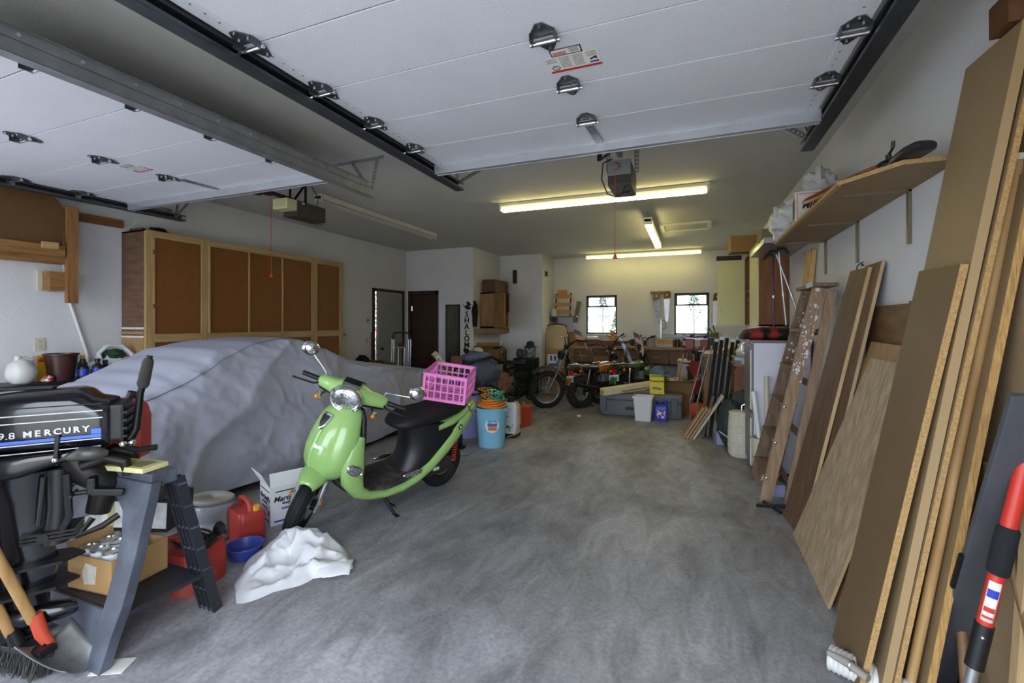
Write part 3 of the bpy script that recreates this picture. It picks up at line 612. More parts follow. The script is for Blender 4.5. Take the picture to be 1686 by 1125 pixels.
# ------------------------------------------------------------------ scooter
GREEN = mat('scooter_green', (146, 184, 108), 0.28, var=0.02, coat=0.6); SEATB = mat('seat_vinyl', (22, 22, 24), 0.6, var=.06, bump=.1, bscale=300); MATB = mat('matte_black_panel', (24, 24, 26), 0.42, var=.08); FLOORB = mat('floor_rubber', (44, 42, 40), 0.75, rgb2=(86, 80, 72), scale=14, contrast=(.45, .75))
SILVER = mat('silver_alloy', (176, 178, 180), 0.3, 0.85, var=.08); AMBER = mat('amber_lens', (200, 120, 30), 0.15, var=.05); REDL = mat('red_lens', (190, 24, 20), 0.15, var=.05)
def crystal():
    m = mat('crystal_reflector', (232, 236, 238), 0.08, 0.85, rgb2=(126, 129, 134), scale=60, contrast=(.3, .7), bump=.5, bscale=55); return m
CRYS = crystal()
sc = thing('motor_scooter', 'lime green motor scooter with black seat parked on its side stand', 'scooter', (-2.295, 2.955, 0), (math.radians(-9), 0, math.radians(-107.7)))
SCM = TR((-2.295, 2.955, 0), (math.radians(-9), 0, math.radians(-107.7)))
def se(c, p): return math.copysign(abs(c) ** p, c)
def zring(z, xf, xb, hw, n=28, p=.85):
    mid = xb + (xf - xb) * .35
    return [(mid + ((xf - mid) if math.cos(a) > 0 else (mid - xb)) * se(math.cos(a), p), hw * se(math.sin(a), p), z) for a in [2 * math.pi * k / n for k in range(n)]]
def xring(x, z0, z1, hw, n=28, p=.75):
    return [(x, hw * se(math.cos(a), p), (z0 + z1) / 2 + (z1 - z0) / 2 * se(math.sin(a), p)) for a in [2 * math.pi * k / n for k in range(n)]]
shield = [(.385, .50, .40, .07), (.405, .555, .39, .13), (.45, .592, .36, .18), (.52, .606, .34, .212), (.60, .595, .325, .22), (.69, .56, .31, .21), (.78, .515, .30, .188), (.83, .482, .29, .165), (.862, .455, .285, .14), (.875, .43, .29, .10)]
MB().loft([zring(*r) for r in shield]).build('leg_shield', GREEN, sc, smooth=50)
# raised centre spine, horn grille, script
MB().loft([[(x + dx, y, z) for dx, y in ((-.02, -w), (.006, -w * .8), (.014, 0), (.006, w * .8), (-.02, w))] for z, x, w in ((.45, .585, .004), (.53, .604, .012), (.62, .588, .022), (.70, .556, .028), (.74, .538, .03))], cap=True).build('centre_spine', GREEN, sc, smooth=50)
gr = MB().loft([[(x + .012, -w, z), (x + .022, 0, z), (x + .012, w, z)] for z, x, w in ((.74, .532, .012), (.77, .517, .035), (.82, .486, .050), (.84, .472, .046))], cap=False, closed=False).build('horn_grille', CHROME, sc, solid=.006)
MB().loft([[(x + .020, -w, z), (x + .030, 0, z), (x + .020, w, z)] for z, x, w in ((.758, .523, .012), (.776, .514, .026), (.815, .489, .038), (.832, .477, .034))], cap=False, closed=False).build('grille_insert', BLK, gr, solid=.004)
lettering('script_badge', 'Buddy', .032, CHROME, sc, (.588, .075, .645), (math.radians(70), 0, math.radians(104)), depth=.002, shear=.3)
# inner shield, floorboard, under-seat fairing
MB().loft([zring(*r) for r in ((.27, .37, .29, .17), (.36, .37, .275, .18), (.5, .36, .265, .178), (.66, .34, .26, .165), (.80, .33, .255, .14), (.86, .33, .26, .11))]).build('inner_shield', MATB, sc, smooth=50)
MB().loft([[(x, y, z) for y, z in ((-w, zc - .02), (w, zc - .02), (w, zc + .015), (w * .9, zc + .022), (-w * .9, zc + .022), (-w, zc + .015))] for x, w, zc in ((.40, .15, .33), (.34, .175, .285), (.25, .185, .265), (.05, .188, .262), (-.15, .18, .275), (-.22, .175, .30))]).build('floorboard', FLOORB, sc, smooth=30)
MB().loft([zring(*r) for r in ((.26, -.09, -.34, .165), (.34, -.115, -.50, .178), (.40, -.15, -.58, .182), (.48, -.16, -.68, .185), (.56, -.15, -.74, .18), (.63, -.11, -.76, .165), (.655, -.08, -.76, .15))]).build('underseat_fairing', MATB, sc, smooth=50)
MB().loft([xring(*r) for r in ((-.03, .655, .685, .05), (-.045, .645, .70, .095), (-.10, .63, .735, .14), (-.20, .635, .765, .165), (-.34, .645, .765, .175), (-.46, .655, .775, .172), (-.52, .66, .80, .168), (-.64, .675, .822, .152), (-.74, .70, .82, .12), (-.775, .72, .79, .07))]).build('seat', SEATB, sc, smooth=60)
# green side strips sweeping from the shield under the floor to the tail
path = [(.34, .70, .19, .07), (.375, .61, .215, .13), (.395, .51, .225, .17), (.385, .40, .222, .15), (.335, .305, .215, .095), (.24, .245, .203, .062), (.10, .215, .202, .055), (-.06, .215, .20, .056), (-.20, .25, .20, .06), (-.34, .325, .198, .075), (-.48, .435, .192, .10), (-.60, .54, .18, .12), (-.72, .625, .155, .105), (-.82, .685, .12, .085), (-.90, .73, .07, .06)]
for sg in (1, -1):
    rings = []
    for i, (x, z, y, w) in enumerate(path):
        a, b = path[max(0, i - 1)], path[min(len(path) - 1, i + 1)]; tx, tz = b[0] - a[0], b[1] - a[1]; L = math.hypot(tx, tz); nx, nz_ = -tz / L, tx / L
        rings.append([(x + nx * w * u, sg * (y + v), z + nz_ * w * u) for u, v in ((-.5, -.05), (-.5, -.008), (-.35, .008), (0, .016), (.35, .008), (.5, -.008), (.5, -.05), (0, -.055))])
    MB().loft(rings).build('side_strip', GREEN, sc, smooth=55)
    l = MB().loft([[(x, sg * (y + .004), z + w * .0) for x, z, y, w in ((.375 + dx, .485 + dz, .196 + e, 0) for dx, dz, e in ((-.06 * k, .03 * k, .012 * k * 0), (0, .035 * k, .01 * k), (.055 * k, -.0 * k, .006 * k), (.02 * k, -.035 * k, .01 * k), (-.045 * k, -.03 * k, .006 * k)))] for k in (1.0, .8, .1)], cap=False)
    l.M = I4
    q_ = TR((.405, sg * .238, .49), (0, math.radians(-32), sg * -.12)); ml = MB(q_).ball((0, 0, 0), (.062, .012, .032), 16, 8).build('front_marker_lens', CRYS, sc, smooth=60); MB(q_).tube([(.062 * math.cos(a_), sg * .003, .033 * math.sin(a_)) for a_ in [2 * math.pi * i_ / 20 for i_ in range(20)]], .004, 6, closed=True).build('lens_rim', CHROME, ml, smooth=60)
    MB().loft([[(-.79 + .07 * u + .012 * v, sg * (.135 + .012 * math.cos(v * 1.2)), .70 + .05 * u - .0 * v + .022 * v) for v in (-1, -.5, .5, 1)] for u in (-1.0, -.4, .3, .8)], cap=False, closed=False).build('rear_marker_lens', CRYS, sc, solid=.008, smooth=60)
    foot = MB()
    foot.ball((-.15, sg * .196, .31), (.10, .012, .022), 14, 6).build('side_vent', CHROME, sc, smooth=60)
    for k in range(4): MB().box((-.21 + .04 * k, sg * .21, .31), (.022, .006, .022), (0, .6, 0)).build('vent_fin', SILVER, sc)
MB().loft([xring(*r) for r in ((-.40, .57, .655, .17), (-.55, .60, .68, .178), (-.68, .635, .715, .16), (-.80, .68, .745, .118), (-.90, .725, .765, .06))]).build('tail_cowl', GREEN, sc, smooth=55)
MB().box((-.905, 0, .72), (.04, .10, .06)).build('tail_light', REDL, sc, bevel=.01)
st = MB().torus((-.55, .183, .655), .010, .004, (0, 1, 0.1), 10, 4)
for k in range(5): a = k * 2 * math.pi / 5; st.ball((-.60 + .016 * math.cos(a), .186, .575 + .016 * math.sin(a)), (.011, .003, .011), 8, 4)
st = MB()
for k in range(5): a = k * 2 * math.pi / 5; st.ball((-.615 + .015 * math.cos(a), .197, .60 + .015 * math.sin(a)), (.011, .002, .011), 8, 4)
tag(st.build('flower_sticker', INK, sc), kind='stuff'); MB().ball((-.615, .199, .60), (.012, .002, .012), 10, 4).build('sticker_centre', PAPERW, sc)
# rear rack, engine, shock, muffler, stand
r = MB(); 
for y in (-.09, .09): r.tube([(-.58, y, .70), (-.70, y, .815), (-.98, y, .83)], .009, 8)
for x in (-.74, -.86, -.98): r.tube([(x, -.09, .828), (x, .09, .828)], .008, 8)
r.build('rear_rack', BLKM, sc, smooth=60)
MB().loft([xring(*q) for q in ((-.12, .17, .28, .08), (-.3, .15, .32, .11), (-.55, .14, .32, .10), (-.72, .16, .28, .08))]).build('engine_case', mat('engine_grey', (64, 62, 60), .55, .4, var=.25, scale=18), sc, smooth=50)
for k in range(6): MB().box((-.34 + .035 * k, .115, .235), (.014, .03, .10)).build('cooling_fin', BLKM, sc)
MB().bb((-.50, .105, .22), (-.44, .113, .245)).build('engine_label', PAPERW, sc)
sh = MB(); n = 9
pts = [(-.64 - .0 * i + .018 * math.cos(i * 1.2), .13 + .018 * math.sin(i * 1.2), .28 + .22 * i / 50) for i in range(51)]
MB().tube(pts, .006, 6).build('shock_spring', mat('red_spring', (180, 40, 26), .4, var=.1), sc, smooth=60); MB().cyl((-.64, .13, .24), (-.64, .13, .53), .009, 10).build('shock_rod', BLKM, sc)
MB().tube([(-.25, -.10, .17), (-.4, -.14, .18), (-.55, -.15, .22), (-.85, -.16, .27)], [.02, .045, .055, .05], 14).build('muffler', BLKM, sc, smooth=50)
ss = MB().tube([(.10, .10, .225), (.07, .16, .16), (.03, .235, .055), (.02, .275, .045)], [.014, .012, .011, .014], 8).build('side_stand', BLKM, sc, smooth=60)
MB().tube([(.04, .06, .22), (.03, .14, .11), (.0, .20, .09)], .008, 6).build('centre_stand', BLKM, sc, smooth=60)
def tyre_wheel(parent, M, R, r, prefix, spokes=5):
    m = MB(M); m.torus((0, 0, 0), R - r, r, (0, 1, 0), 40, 12, .95).build(prefix + '_tyre', TYRE, parent, smooth=60)
    for s in (-1, 0, 1):
        tr = MB(M)
        if s == 0: tr.torus((0, 0, 0), R - .001, .0035, (0, 1, 0), 40, 5)
        tr.torus((0, s * r * .5, 0), R - .006, .003, (0, 1, 0), 40, 5).build(prefix + '_tread_groove', BLK, parent)
    w = MB(M); w.torus((0, 0, 0), R - r * 1.75, .016, (0, 1, 0), 32, 8, 1.8)
    for k in range(spokes):
        a = 2 * math.pi * k / spokes; w.bar((.03 * math.cos(a), 0, .03 * math.sin(a)), ((R - r * 1.8) * math.cos(a), 0, (R - r * 1.8) * math.sin(a)), .03, .026, (0, 1, 0))
    w.cyl((0, -.05, 0), (0, .05, 0), .035, 16); w.build(prefix + '_rim', SILVER, parent, smooth=40)
tyre_wheel(sc, TR((-.62, 0, .215)), .215, .058, 'rear')
# steered front end
ax = Vector((-.36, 0, .93)).normalized(); p0 = Vector((.615, 0, .215))
MS = Matrix.Translation(p0) @ Matrix.Rotation(math.radians(44), 4, ax) @ Matrix.Translation(-p0)
tyre_wheel(sc, MS @ TR((.615, 0, .215)), .215, .054, 'front')
for s in (-1, 1):
    MB(MS).tube([(.615, s * .082, .19), (.545, s * .078, .40)], [.022, .022], 12).tube([(.545, s * .078, .38), (.48, s * .07, .58)], .015, 10).build('fork_leg', SILVER, sc, smooth=40)
    MB(MS).box((.625, s * .105, .285), (.04, .012, .018)).build('reflector', AMBER, sc)
MB(MS).cyl((.615, -.10, .215), (.615, .10, .215), .012, 10).build('axle', CHROME, sc)
MB(MS).lathe([(.075, 0), (.085, .004), (.085, .006)], 22, TR((.615, .055, .215), (R90, 0, 0))).build('brake_disc', SILVER, sc)
MB(MS).box((.66, .068, .275), (.06, .03, .05), (0, .5, 0)).build('brake_caliper', BLKM, sc, bevel=.006)
fr = []
for i in range(15):
    a = math.radians(-2 + 168 * i / 14) if False else math.radians(62 + 106 * i / 14)
    tap = math.sin(math.pi * min(1, max(0, (i + .9) / 15.8))) ** .45
    ring = []
    for k in range(11):
        b = math.radians(-105 + 210 * k / 10); rr = .225 + .052 * math.cos(b); ring.append((.615 + rr * math.cos(a), .098 * tap * math.sin(b), .215 + rr * math.sin(a)))
    fr.append(ring)
MB(MS).loft(fr, cap=False, closed=False).build('front_fender', GREEN, sc, solid=.006, smooth=60)
def yring(y, x, z, rx, rz, n=20, p=.85): return [(x + rx * se(math.cos(a), p), y, z + rz * se(math.sin(a), p)) for a in [2 * math.pi * k / n for k in range(n)]]
hs = [(-.255, .285, .962, .03, .028), (-.24, .29, .962, .042, .040), (-.18, .305, .968, .052, .050), (-.12, .33, .975, .062, .056), (-.08, .345, .982, .082, .072), (0, .355, .985, .095, .082)]
hs += [(-y, x, z, a, b) for y, x, z, a, b in reversed(hs[:-1])]
MB(MS).loft([yring(*h) for h in hs]).build('handlebar_cowl', GREEN, sc, smooth=55)
hs2 = [(y * .97, x - .01, z - .03, rx * .95, rz * .75) for y, x, z, rx, rz in hs]
MB(MS).loft([yring(*h) for h in hs2]).build('handlebar_underside', MATB, sc, smooth=55)
HL = MS @ TR((.425, 0, .962), (0, math.radians(97), 0))
MB(HL).lathe([(.098, -.06), (.106, .0), (.104, .018)], 32, sq=(.92, 1.08), cap=False).build('headlight_shell', GREEN, sc, smooth=50)
MB(HL).lathe([(.106, .012), (.108, .024), (.100, .034), (.090, .030), (.088, .015)], 32, sq=(.92, 1.08), cap=False).build('headlight_bezel', CHROME, sc, smooth=60)
MB(HL).lathe([(.089, .018), (.070, .034), (.035, .042), (.002, .044)], 32, sq=(.92, 1.08), cap=False).build('headlight_lens', CRYS, sc, smooth=60)
MB(MS).loft([[(.415 + dx, y, 1.062 + dz) for dx, dz in ((-.05, .02), (.01, .008), (.02, -.015))] for y in (-.06, 0, .06)], cap=False, closed=False).build('visor', BLK, sc, solid=.006)
MB(MS).box((.27, 0, 1.03), (.09, .12, .03), (0, -.4, 0)).build('speedometer', BLK, sc, bevel=.01)
for s in (-1, 1):
    MB(MS).cyl((.285, s * .25, .962), (.262, s * .385, .955), .0175, 14).build('grip', BLK, sc, smooth=40)
    MB(MS).tube([(.315, s * .235, .955), (.345, s * .27, .945), (.335, s * .39, .935), (.325, s * .425, .93)], [.008, .007, .006, .008], 8).build('brake_lever', BLKM, sc, smooth=60)
    k = MB(MS).ball((.375, s * .205, .885), (.032, .026, .03), 14, 8).build('turn_signal', CHROME, sc, smooth=60)
    MB(MS).ball((.392, s * .205, .884), (.022, .018, .021), 12, 8).build('signal_lens', AMBER, k, smooth=60)
    MB(MS).tube([(.345, s * .16, .925), (.372, s * .20, .895)], .008, 8).build('signal_stem', BLK, k)
for s, pts, cen, nrm in ((1, [(.29, .215, .99), (.29, .22, 1.035), (.28, .38, 1.06), (.285, .42, 1.075)], (.275, .43, 1.11), (.8, .25, .3)), (-1, [(.29, -.215, .99), (.29, -.225, 1.03), (.26, -.36, 1.115)], (.27, -.385, 1.15), (.75, .35, .2))):
    m = MB(MS).tube(pts, .0055, 8).build('mirror_stalk', CHROME, sc, smooth=60)
    n_ = Vector(nrm).normalized(); q = n_.to_track_quat('Z', 'Y').to_matrix().to_4x4()
    MB(MS @ Matrix.Translation(cen) @ q).lathe([(.002, .028), (.035, .024), (.058, .010), (.062, -.008)], 24, sq=(1.0, .85), cap=False).build('mirror_shell', CHROME, m, smooth=60)
    MB(MS @ Matrix.Translation(cen) @ q).lathe([(.061, -.008), (.002, -.007)], 24, sq=(1.0, .85), cap=False).build('mirror_glass', CHROME, m)
# pink crate on the rack
PINKP = mat('pink_plastic', (230, 132, 196), 0.4, var=.04)
def crate(label, M, a, b, h):
    t = thing('plastic_crate', label, 'crate'); t.matrix_world = M
    k = .022
    for sx in (-1, 1):
        for sy in (-1, 1): MB().box((sx * (a - k / 2), sy * (b - k / 2), h / 2), (k, k, h)).build('corner_post', PINKP, t, bevel=.003)
    for ax_, n, ln, off in (('x', 6, a, b), ('y', 6, b, a)):
        for s in (-1, 1):
            for z, hh in ((h - .014, .028), (h * .66, .010), (h * .36, .010), (.012, .024)):
                d = (2 * ln - 2 * k, .012, hh) if ax_ == 'x' else (.012, 2 * ln - 2 * k, hh); c_ = (0, s * (off - .008), z) if ax_ == 'x' else (s * (off - .008), 0, z)
                MB().box(c_, d).build('rail', PINKP, t)
            for i in range(n):
                u = -ln + k + (2 * ln - 2 * k) * (i + .5) / n
                c_ = (u, s * (off - .008), h / 2) if ax_ == 'x' else (s * (off - .008), u, h / 2); MB().box(c_, (.011, .011, h - .05)).build('slat', PINKP, t)
    for i in range(8): MB().box((-a + .03 + (2 * a - .06) * i / 7, 0, .006), (.012, 2 * b - .02, .008)).build('floor_slat', PINKP, t)
    rim = MB().bb((-a - .006, -b - .006, h - .006), (a + .006, -b + .012, h)).bb((-a - .006, b - .012, h - .006), (a + .006, b + .006, h)).bb((-a - .006, -b, h - .006), (-a + .012, b, h)).bb((a - .012, -b, h - .006), (a + .006, b, h)).build('rim', PINKP, t)
    return t
crate('bright pink plastic crate strapped on the rack behind the scooter seat', SCM @ TR((-.60, .03, .836), (.0, .07, math.radians(33))), .19, .185, .235)
# ------------------------------------------------------------------ outboard motor, sawhorse and the things around them
GLOSSB = mat('gloss_black_paint', (16, 17, 22), 0.16, var=.1, coat=.5); GREASE = mat('greasy_metal', (40, 38, 36), 0.45, .5, var=.35, scale=16); BLUES = mat('blue_stripe', (70, 110, 214), 0.3, var=0); WHITEL = mat('white_stripe', (214, 216, 220), 0.35, var=0)
om = thing('outboard_motor', 'black outboard boat motor with blue striped cowl clamped to the sawhorse', 'boat motor', (-2.45, 1.27, 0), (0, 0, math.radians(51.5)))
def orng(x, z0, z1, hw, n=24, p=.5): return [(x, hw * se(math.cos(a), p), (z0 + z1) / 2 + (z1 - z0) / 2 * se(math.sin(a), p)) for a in [2 * math.pi * (k + .5) / n for k in range(n)]]
MB().loft([orng(*r) for r in ((-.56, .94, 1.05, .09), (-.545, .93, 1.08, .115), (-.50, .925, 1.13, .13), (-.44, .92, 1.152, .135), (-.28, .915, 1.165, .135), (-.12, .91, 1.168, .135), (-.085, .91, 1.155, .134), (-.055, .91, 1.125, .132), (-.01, .905, 1.115, .128), (.0, .905, 1.11, .122))]).build('cowl', GLOSSB, om, smooth=35)
for z in (1.105, 1.075, 1.045): MB().bb((-.53, -.1365, z - .002), (-.015, -.134, z + .002)).build('pinstripe', WHITEL if z < 1.08 else BLKM, om)
MB().bb((-.53, -.1362, .962), (-.02, -.134, .975)).build('blue_stripe', BLUES, om); MB().bb((-.052, -.1364, .977), (-.02, -.134, 1.0)).build('blue_block', BLUES, om); MB().bb((-.53, -.1366, .954), (-.02, -.134, .958)).build('pinstripe', WHITEL, om); MB().bb((-.53, -.1366, .922), (-.02, -.134, .925)).build('pinstripe', WHITEL, om)
lettering('power_rating', '9.8', .038, WHITEL, om, (-.305, -.1375, .997), (R90, 0, 0), depth=.0012, sx=1.1)
for k, ch in enumerate('MERCURY'): lettering('letter', ch, .034, WHITEL, om, (-.245 + .0295 * k, -.1375, .998 + .0006 * k), (R90, 0, 0), depth=.0012, sx=1.05, bold=.0012)
MB().bb((-.40, -.03, 1.166), (-.20, .03, 1.176)).build('air_scoop', BLK, om, bevel=.004)
MB().loft([orng(*r) for r in ((-.57, .80, .93, .10), (-.50, .79, .925, .125), (-.28, .81, .92, .125), (-.14, .86, .915, .12), (-.02, .885, .91, .11))]).build('lower_cowl', GLOSSB, om, smooth=35)
MB().bb((-.54, -.129, .832), (-.34, -.126, .842)).build('blue_stripe', BLUES, om); MB().bb((-.54, -.129, .818), (-.34, -.126, .828)).build('blue_stripe', BLUES, om)
MB().bb((-.01, -.10, .93), (.05, .10, 1.09)).build('front_panel', BLK, om, bevel=.012)
for k in range(4): MB().bb((.045, -.11, .945 + .035 * k), (.062, .07, .955 + .035 * k)).build('panel_rib', BLKM, om)
la = MB().bar((-.155, -.14, .985), (-.16, -.142, .895), .018, .014).build('latch', BLK, om, bevel=.003); MB().ball((-.162, -.142, .885), .013, 10, 6).build('latch_knob', CHROME, la, smooth=60)
MB().tube([(-.13, -.13, .885), (-.08, -.145, .90), (-.03, -.145, .895), (.0, -.13, .89)], [.012, .03, .03, .012], 10).build('carburettor', mat('dull_alloy', (96, 94, 90), .45, .7, var=.3, scale=30), om, smooth=50)
# tiller handle
ti = MB().tube([(.05, -.06, .90), (.085, -.06, .97), (.10, -.06, 1.13), (.108, -.06, 1.16)], [.02, .017, .014, .014], 10).build('tiller_arm', BLKM, om, smooth=50)
MB().tube([(.108, -.06, 1.155), (.11, -.06, 1.17), (.128, -.06, 1.27), (.131, -.06, 1.285)], [.018, .024, .022, .017], 12).build('tiller_grip', mat('grip_rubber', (52, 48, 44), .8), ti, smooth=50); MB().cyl((.131, -.06, 1.285), (.134, -.06, 1.30), .013, 10).build('grip_button', BLK, ti)
MB().tube([(.06, -.10, .90), (.10, -.12, .885), (.17, -.14, .892)], [.012, .012, .014], 8).build('shift_lever', BLKM, om, smooth=60); MB().ball((.045, -.10, .915), .016, 10, 6).ball((.075, -.09, .915), .016, 10, 6).build('pivot_bolt', CHROME, om, smooth=60)
# swivel bracket, clamp, leg, plates, gearcase
MB().tube([(-.16, 0, .88), (-.10, 0, .80), (-.03, 0, .72), (-.06, 0, .60)], [.05, .07, .06, .045], 12).build('swivel_bracket', GREASE, om, smooth=50)
MB().tube([(-.10, -.08, .83), (-.02, -.08, .86), (.05, -.08, .83), (.06, -.08, .77)], [.022, .026, .024, .02], 10).tube([(-.10, .08, .83), (-.02, .08, .86), (.05, .08, .83), (.06, .08, .77)], [.022, .026, .024, .02], 10).bar((-.06, -.1, .72), (.05, -.1, .70), .022, .03).bar((-.06, .1, .72), (.05, .1, .70), .022, .03).bar((-.06, -.11, .745), (-.06, .11, .745), .03, .07).build('transom_clamp', GREASE, om, bevel=.006)
for s in (-1, 1): MB().cyl((-.12, s * .085, .72), (-.01, s * .085, .72), .010, 10).bar((-.12, s * .085 - .045, .72), (-.12, s * .085 + .045, .72), .010, .012).build('clamp_screw', GREASE, om)
MB().tube([(-.06, -.08, .60), (-.1, -.1, .54), (-.02, -.11, .57), (.03, -.09, .60)], .014, 8).build('tilt_lever', GREASE, om, smooth=60)
MB().loft([[(x + a, b, z) for a, b in ((-w, -d * .4), (-w * .4, -d), (w * .5, -d), (w, -d * .3), (w, d * .3), (w * .5, d), (-w * .4, d), (-w, d * .4))] for z, x, w, d in ((.82, -.33, .14, .07), (.70, -.31, .10, .055), (.52, -.30, .09, .045), (.42, -.31, .12, .045), (.30, -.32, .11, .035))]).build('drive_leg', GLOSSB, om, smooth=40)
MB().tube([(-.19, 0, .82), (-.19, 0, .66), (-.20, 0, .50)], [.05, .042, .048], 14).tube([(-.15, -.055, .80), (-.14, -.06, .62), (-.18, -.05, .52)], .014, 8).tube([(-.22, -.06, .80), (-.235, -.062, .60)], .009, 8).build('swivel_tube', mat('grey_black_cast', (34, 34, 37), .4, var=.15), om, smooth=40)
for z, l in ((.56, .12), (.545, .12), (.53, .12)): MB().bb((-.29, -.07, z - .005), (-.29 + l + .05, .07, z + .005)).build('mount_rib', GREASE, om)
MB().cyl((-.22, -.075, .545), (-.22, .075, .545), .02, 12).build('mount_bolt', GREASE, om)
MB().prism([(-.50, -.03), (-.30, -.09), (-.16, -.07), (-.10, 0), (-.16, .07), (-.30, .09), (-.50, .03)], .425, .435, 'z').build('anti_splash_plate', GREASE, om)
MB().prism([(-.54, -.05), (-.32, -.10), (-.18, -.07), (-.12, 0), (-.18, .07), (-.32, .10), (-.54, .05)], .32, .332, 'z').build('cavitation_plate', GREASE, om)
MB().loft([xring(x, .2 - r, .2 + r, r * .9, 14, 1.0) for x, r in ((-.10, .008), (-.15, .035), (-.24, .05), (-.36, .048), (-.46, .032))]).bar((-.30, 0, .22), (-.30, 0, .34), .16, .03, (0, 1, 0)).build('gearcase', GLOSSB, om, smooth=50)
MB().prism([(-.40, .18), (-.22, .18), (-.28, .06), (-.36, .05)], -.008, .008, 'y').build('skeg', GLOSSB, om)
for k in range(3):
    a = 2 * math.pi * k / 3
    MB(TR((-.48, 0, .2), (a, 0, 0))).loft([[(.02 * s - .012, y * w, z) for s, y in ((-1, -1), (-.6, 1), (1, 1), (.6, -1))] for z, w in ((.02, .02), (.06, .05), (.10, .045), (.12, .015))]).build('propeller_blade', SILVER, om, smooth=50)
# plastic sawhorse
SAWP = mat('sawhorse_plastic', (64, 68, 78), 0.5, rgb2=(96, 104, 116), scale=7, contrast=(.45, .8)); SAWD = mat('sawhorse_dark', (38, 40, 46), 0.5, var=.15)
sw = thing('sawhorse', 'worn dark grey plastic folding sawhorse under the boat motor', 'sawhorse', (-2.62, 1.33, 0))
MB().bb((-.36, -.055, .725), (.42, .055, .785)).build('top_beam', SAWP, sw, bevel=.006)
for k in range(16): MB().bb((-.33 + .046 * k, -.060, .727), (-.302 + .046 * k, -.054, .742)).build('beam_notch', SAWD, sw)
def sawleg(sy, yf, m):
    def P(x, z): k = 1 - z / .75; return (x, sy * (.045 + (yf - .045) * k), z)
    poly_out = []
    g = MB()
    # right leg with arched shoulder, left leg mirrored, joined by the shoulder web
    for s in (1, -1):
        cx = .03
        pr = [(.40, .75, .06, .75), (.40, .70, .10, .70), (.395, .65, .21, .65), (.39, .60, .255, .60), (.385, .52, .275, .52), (.375, .40, .275, .40), (.36, .26, .25, .26), (.33, .14, .215, .14), (.30, 0, .20, 0)] if False else [(.41, .75, .02, .75), (.41, .705, .06, .705), (.41, .665, .20, .665), (.408, .62, .255, .62), (.405, .52, .285, .52), (.40, .40, .285, .40), (.385, .26, .27, .26), (.355, .14, .25, .14), (.33, 0, .24, 0)]
        rings = []
        for xo, z, xi, _ in pr:
            a = cx + s * xo if s > 0 else cx + s * xo; b = cx + s * xi
            p, q = Vector(P(a, z)), Vector(P(b, z)); th = Vector((0, sy * .022, 0))
            rings.append([p - th, q - th, q + th, p + th])
        g.loft(rings)
    return g
sawleg(-1, .195, SAWP).build('leg_frame', SAWP, sw, bevel=.004)
for s in (1, -1):                                     # rear legs: open ribbed channels
    T, B = Vector((.03 + s * .345, .065, .735)), Vector((.03 + s * .315, .262, .004))
    for k in range(4): dx = -.050 + .0333 * k; MB().bar(T + Vector((dx * .8, 0, 0)), B + Vector((dx, 0, 0)), .008 if 0 < k < 3 else .014, .045, (0, 1, .3)).build('leg_rail', SAWD, sw)
    for k in range(7): p = T.lerp(B, .04 + .158 * k); MB().bar(p - Vector((.055, 0, 0)), p + Vector((.055, 0, 0)), .040, .009).build('leg_rib', SAWP, sw)
MB().bb((-.40, -.16, .205), (.40, .19, .225)).build('shelf_tray', SAWD, sw, bevel=.004)
MB().prism([(-.36, .225), (.30, .225), (.33, .15), (.22, .06), (-.30, .10)], -.165, -.145, 'y').build('tray_apron', SAWP, sw)
for k in range(2): MB().bb((-.05 + .05 * k, -.13, .226), (-.02 + .05 * k, -.125, .228)).build('tray_slot', INK, sw)
t = thing('wood_offcut', 'yellowed printed board lying on top of the sawhorse', 'board', (-2.385, 1.30, .787), (0, 0, .15))
MB().bb((-.14, -.06, 0), (.14, .06, .022)).build('board', mat('aged_yellow_paper', (206, 198, 142), .6, var=.1, scale=12), t, bevel=.003)
for a, b, m in ((-.11, .0, mat('print_tan', (176, 150, 90), .6)), (.015, .105, mat('print_olive', (130, 140, 84), .6))): MB().bb((a, -.04, .022), (b, .04, .0228)).build('printed_panel', m, t)
REDP = mat('red_plastic', (172, 58, 50), 0.38, var=.1, scale=5); REDD = mat('red_plastic_dusty', (172, 52, 40), 0.5, rgb2=(150, 90, 80), scale=9, contrast=(.5, .75))
t = thing('fuel_can', 'small red fuel can standing on the sawhorse behind the motor tiller', 'fuel can', (-2.61, 1.395, .787), (0, 0, .6))
MB().loft([[(a * .07 * w, b * .05 * w, z) for a, b in ((-1, -.7), (-.7, -1), (.7, -1), (1, -.7), (1, .7), (.7, 1), (-.7, 1), (-1, .7))] for z, w in ((0, 1.2), (.02, 1.3), (.20, 1.3), (.25, 1.15), (.29, .75))]).build('body', REDP, t, smooth=40); MB().cyl((.02, 0, .28), (.035, 0, .32), .022, 12).build('cap', BLK, t)
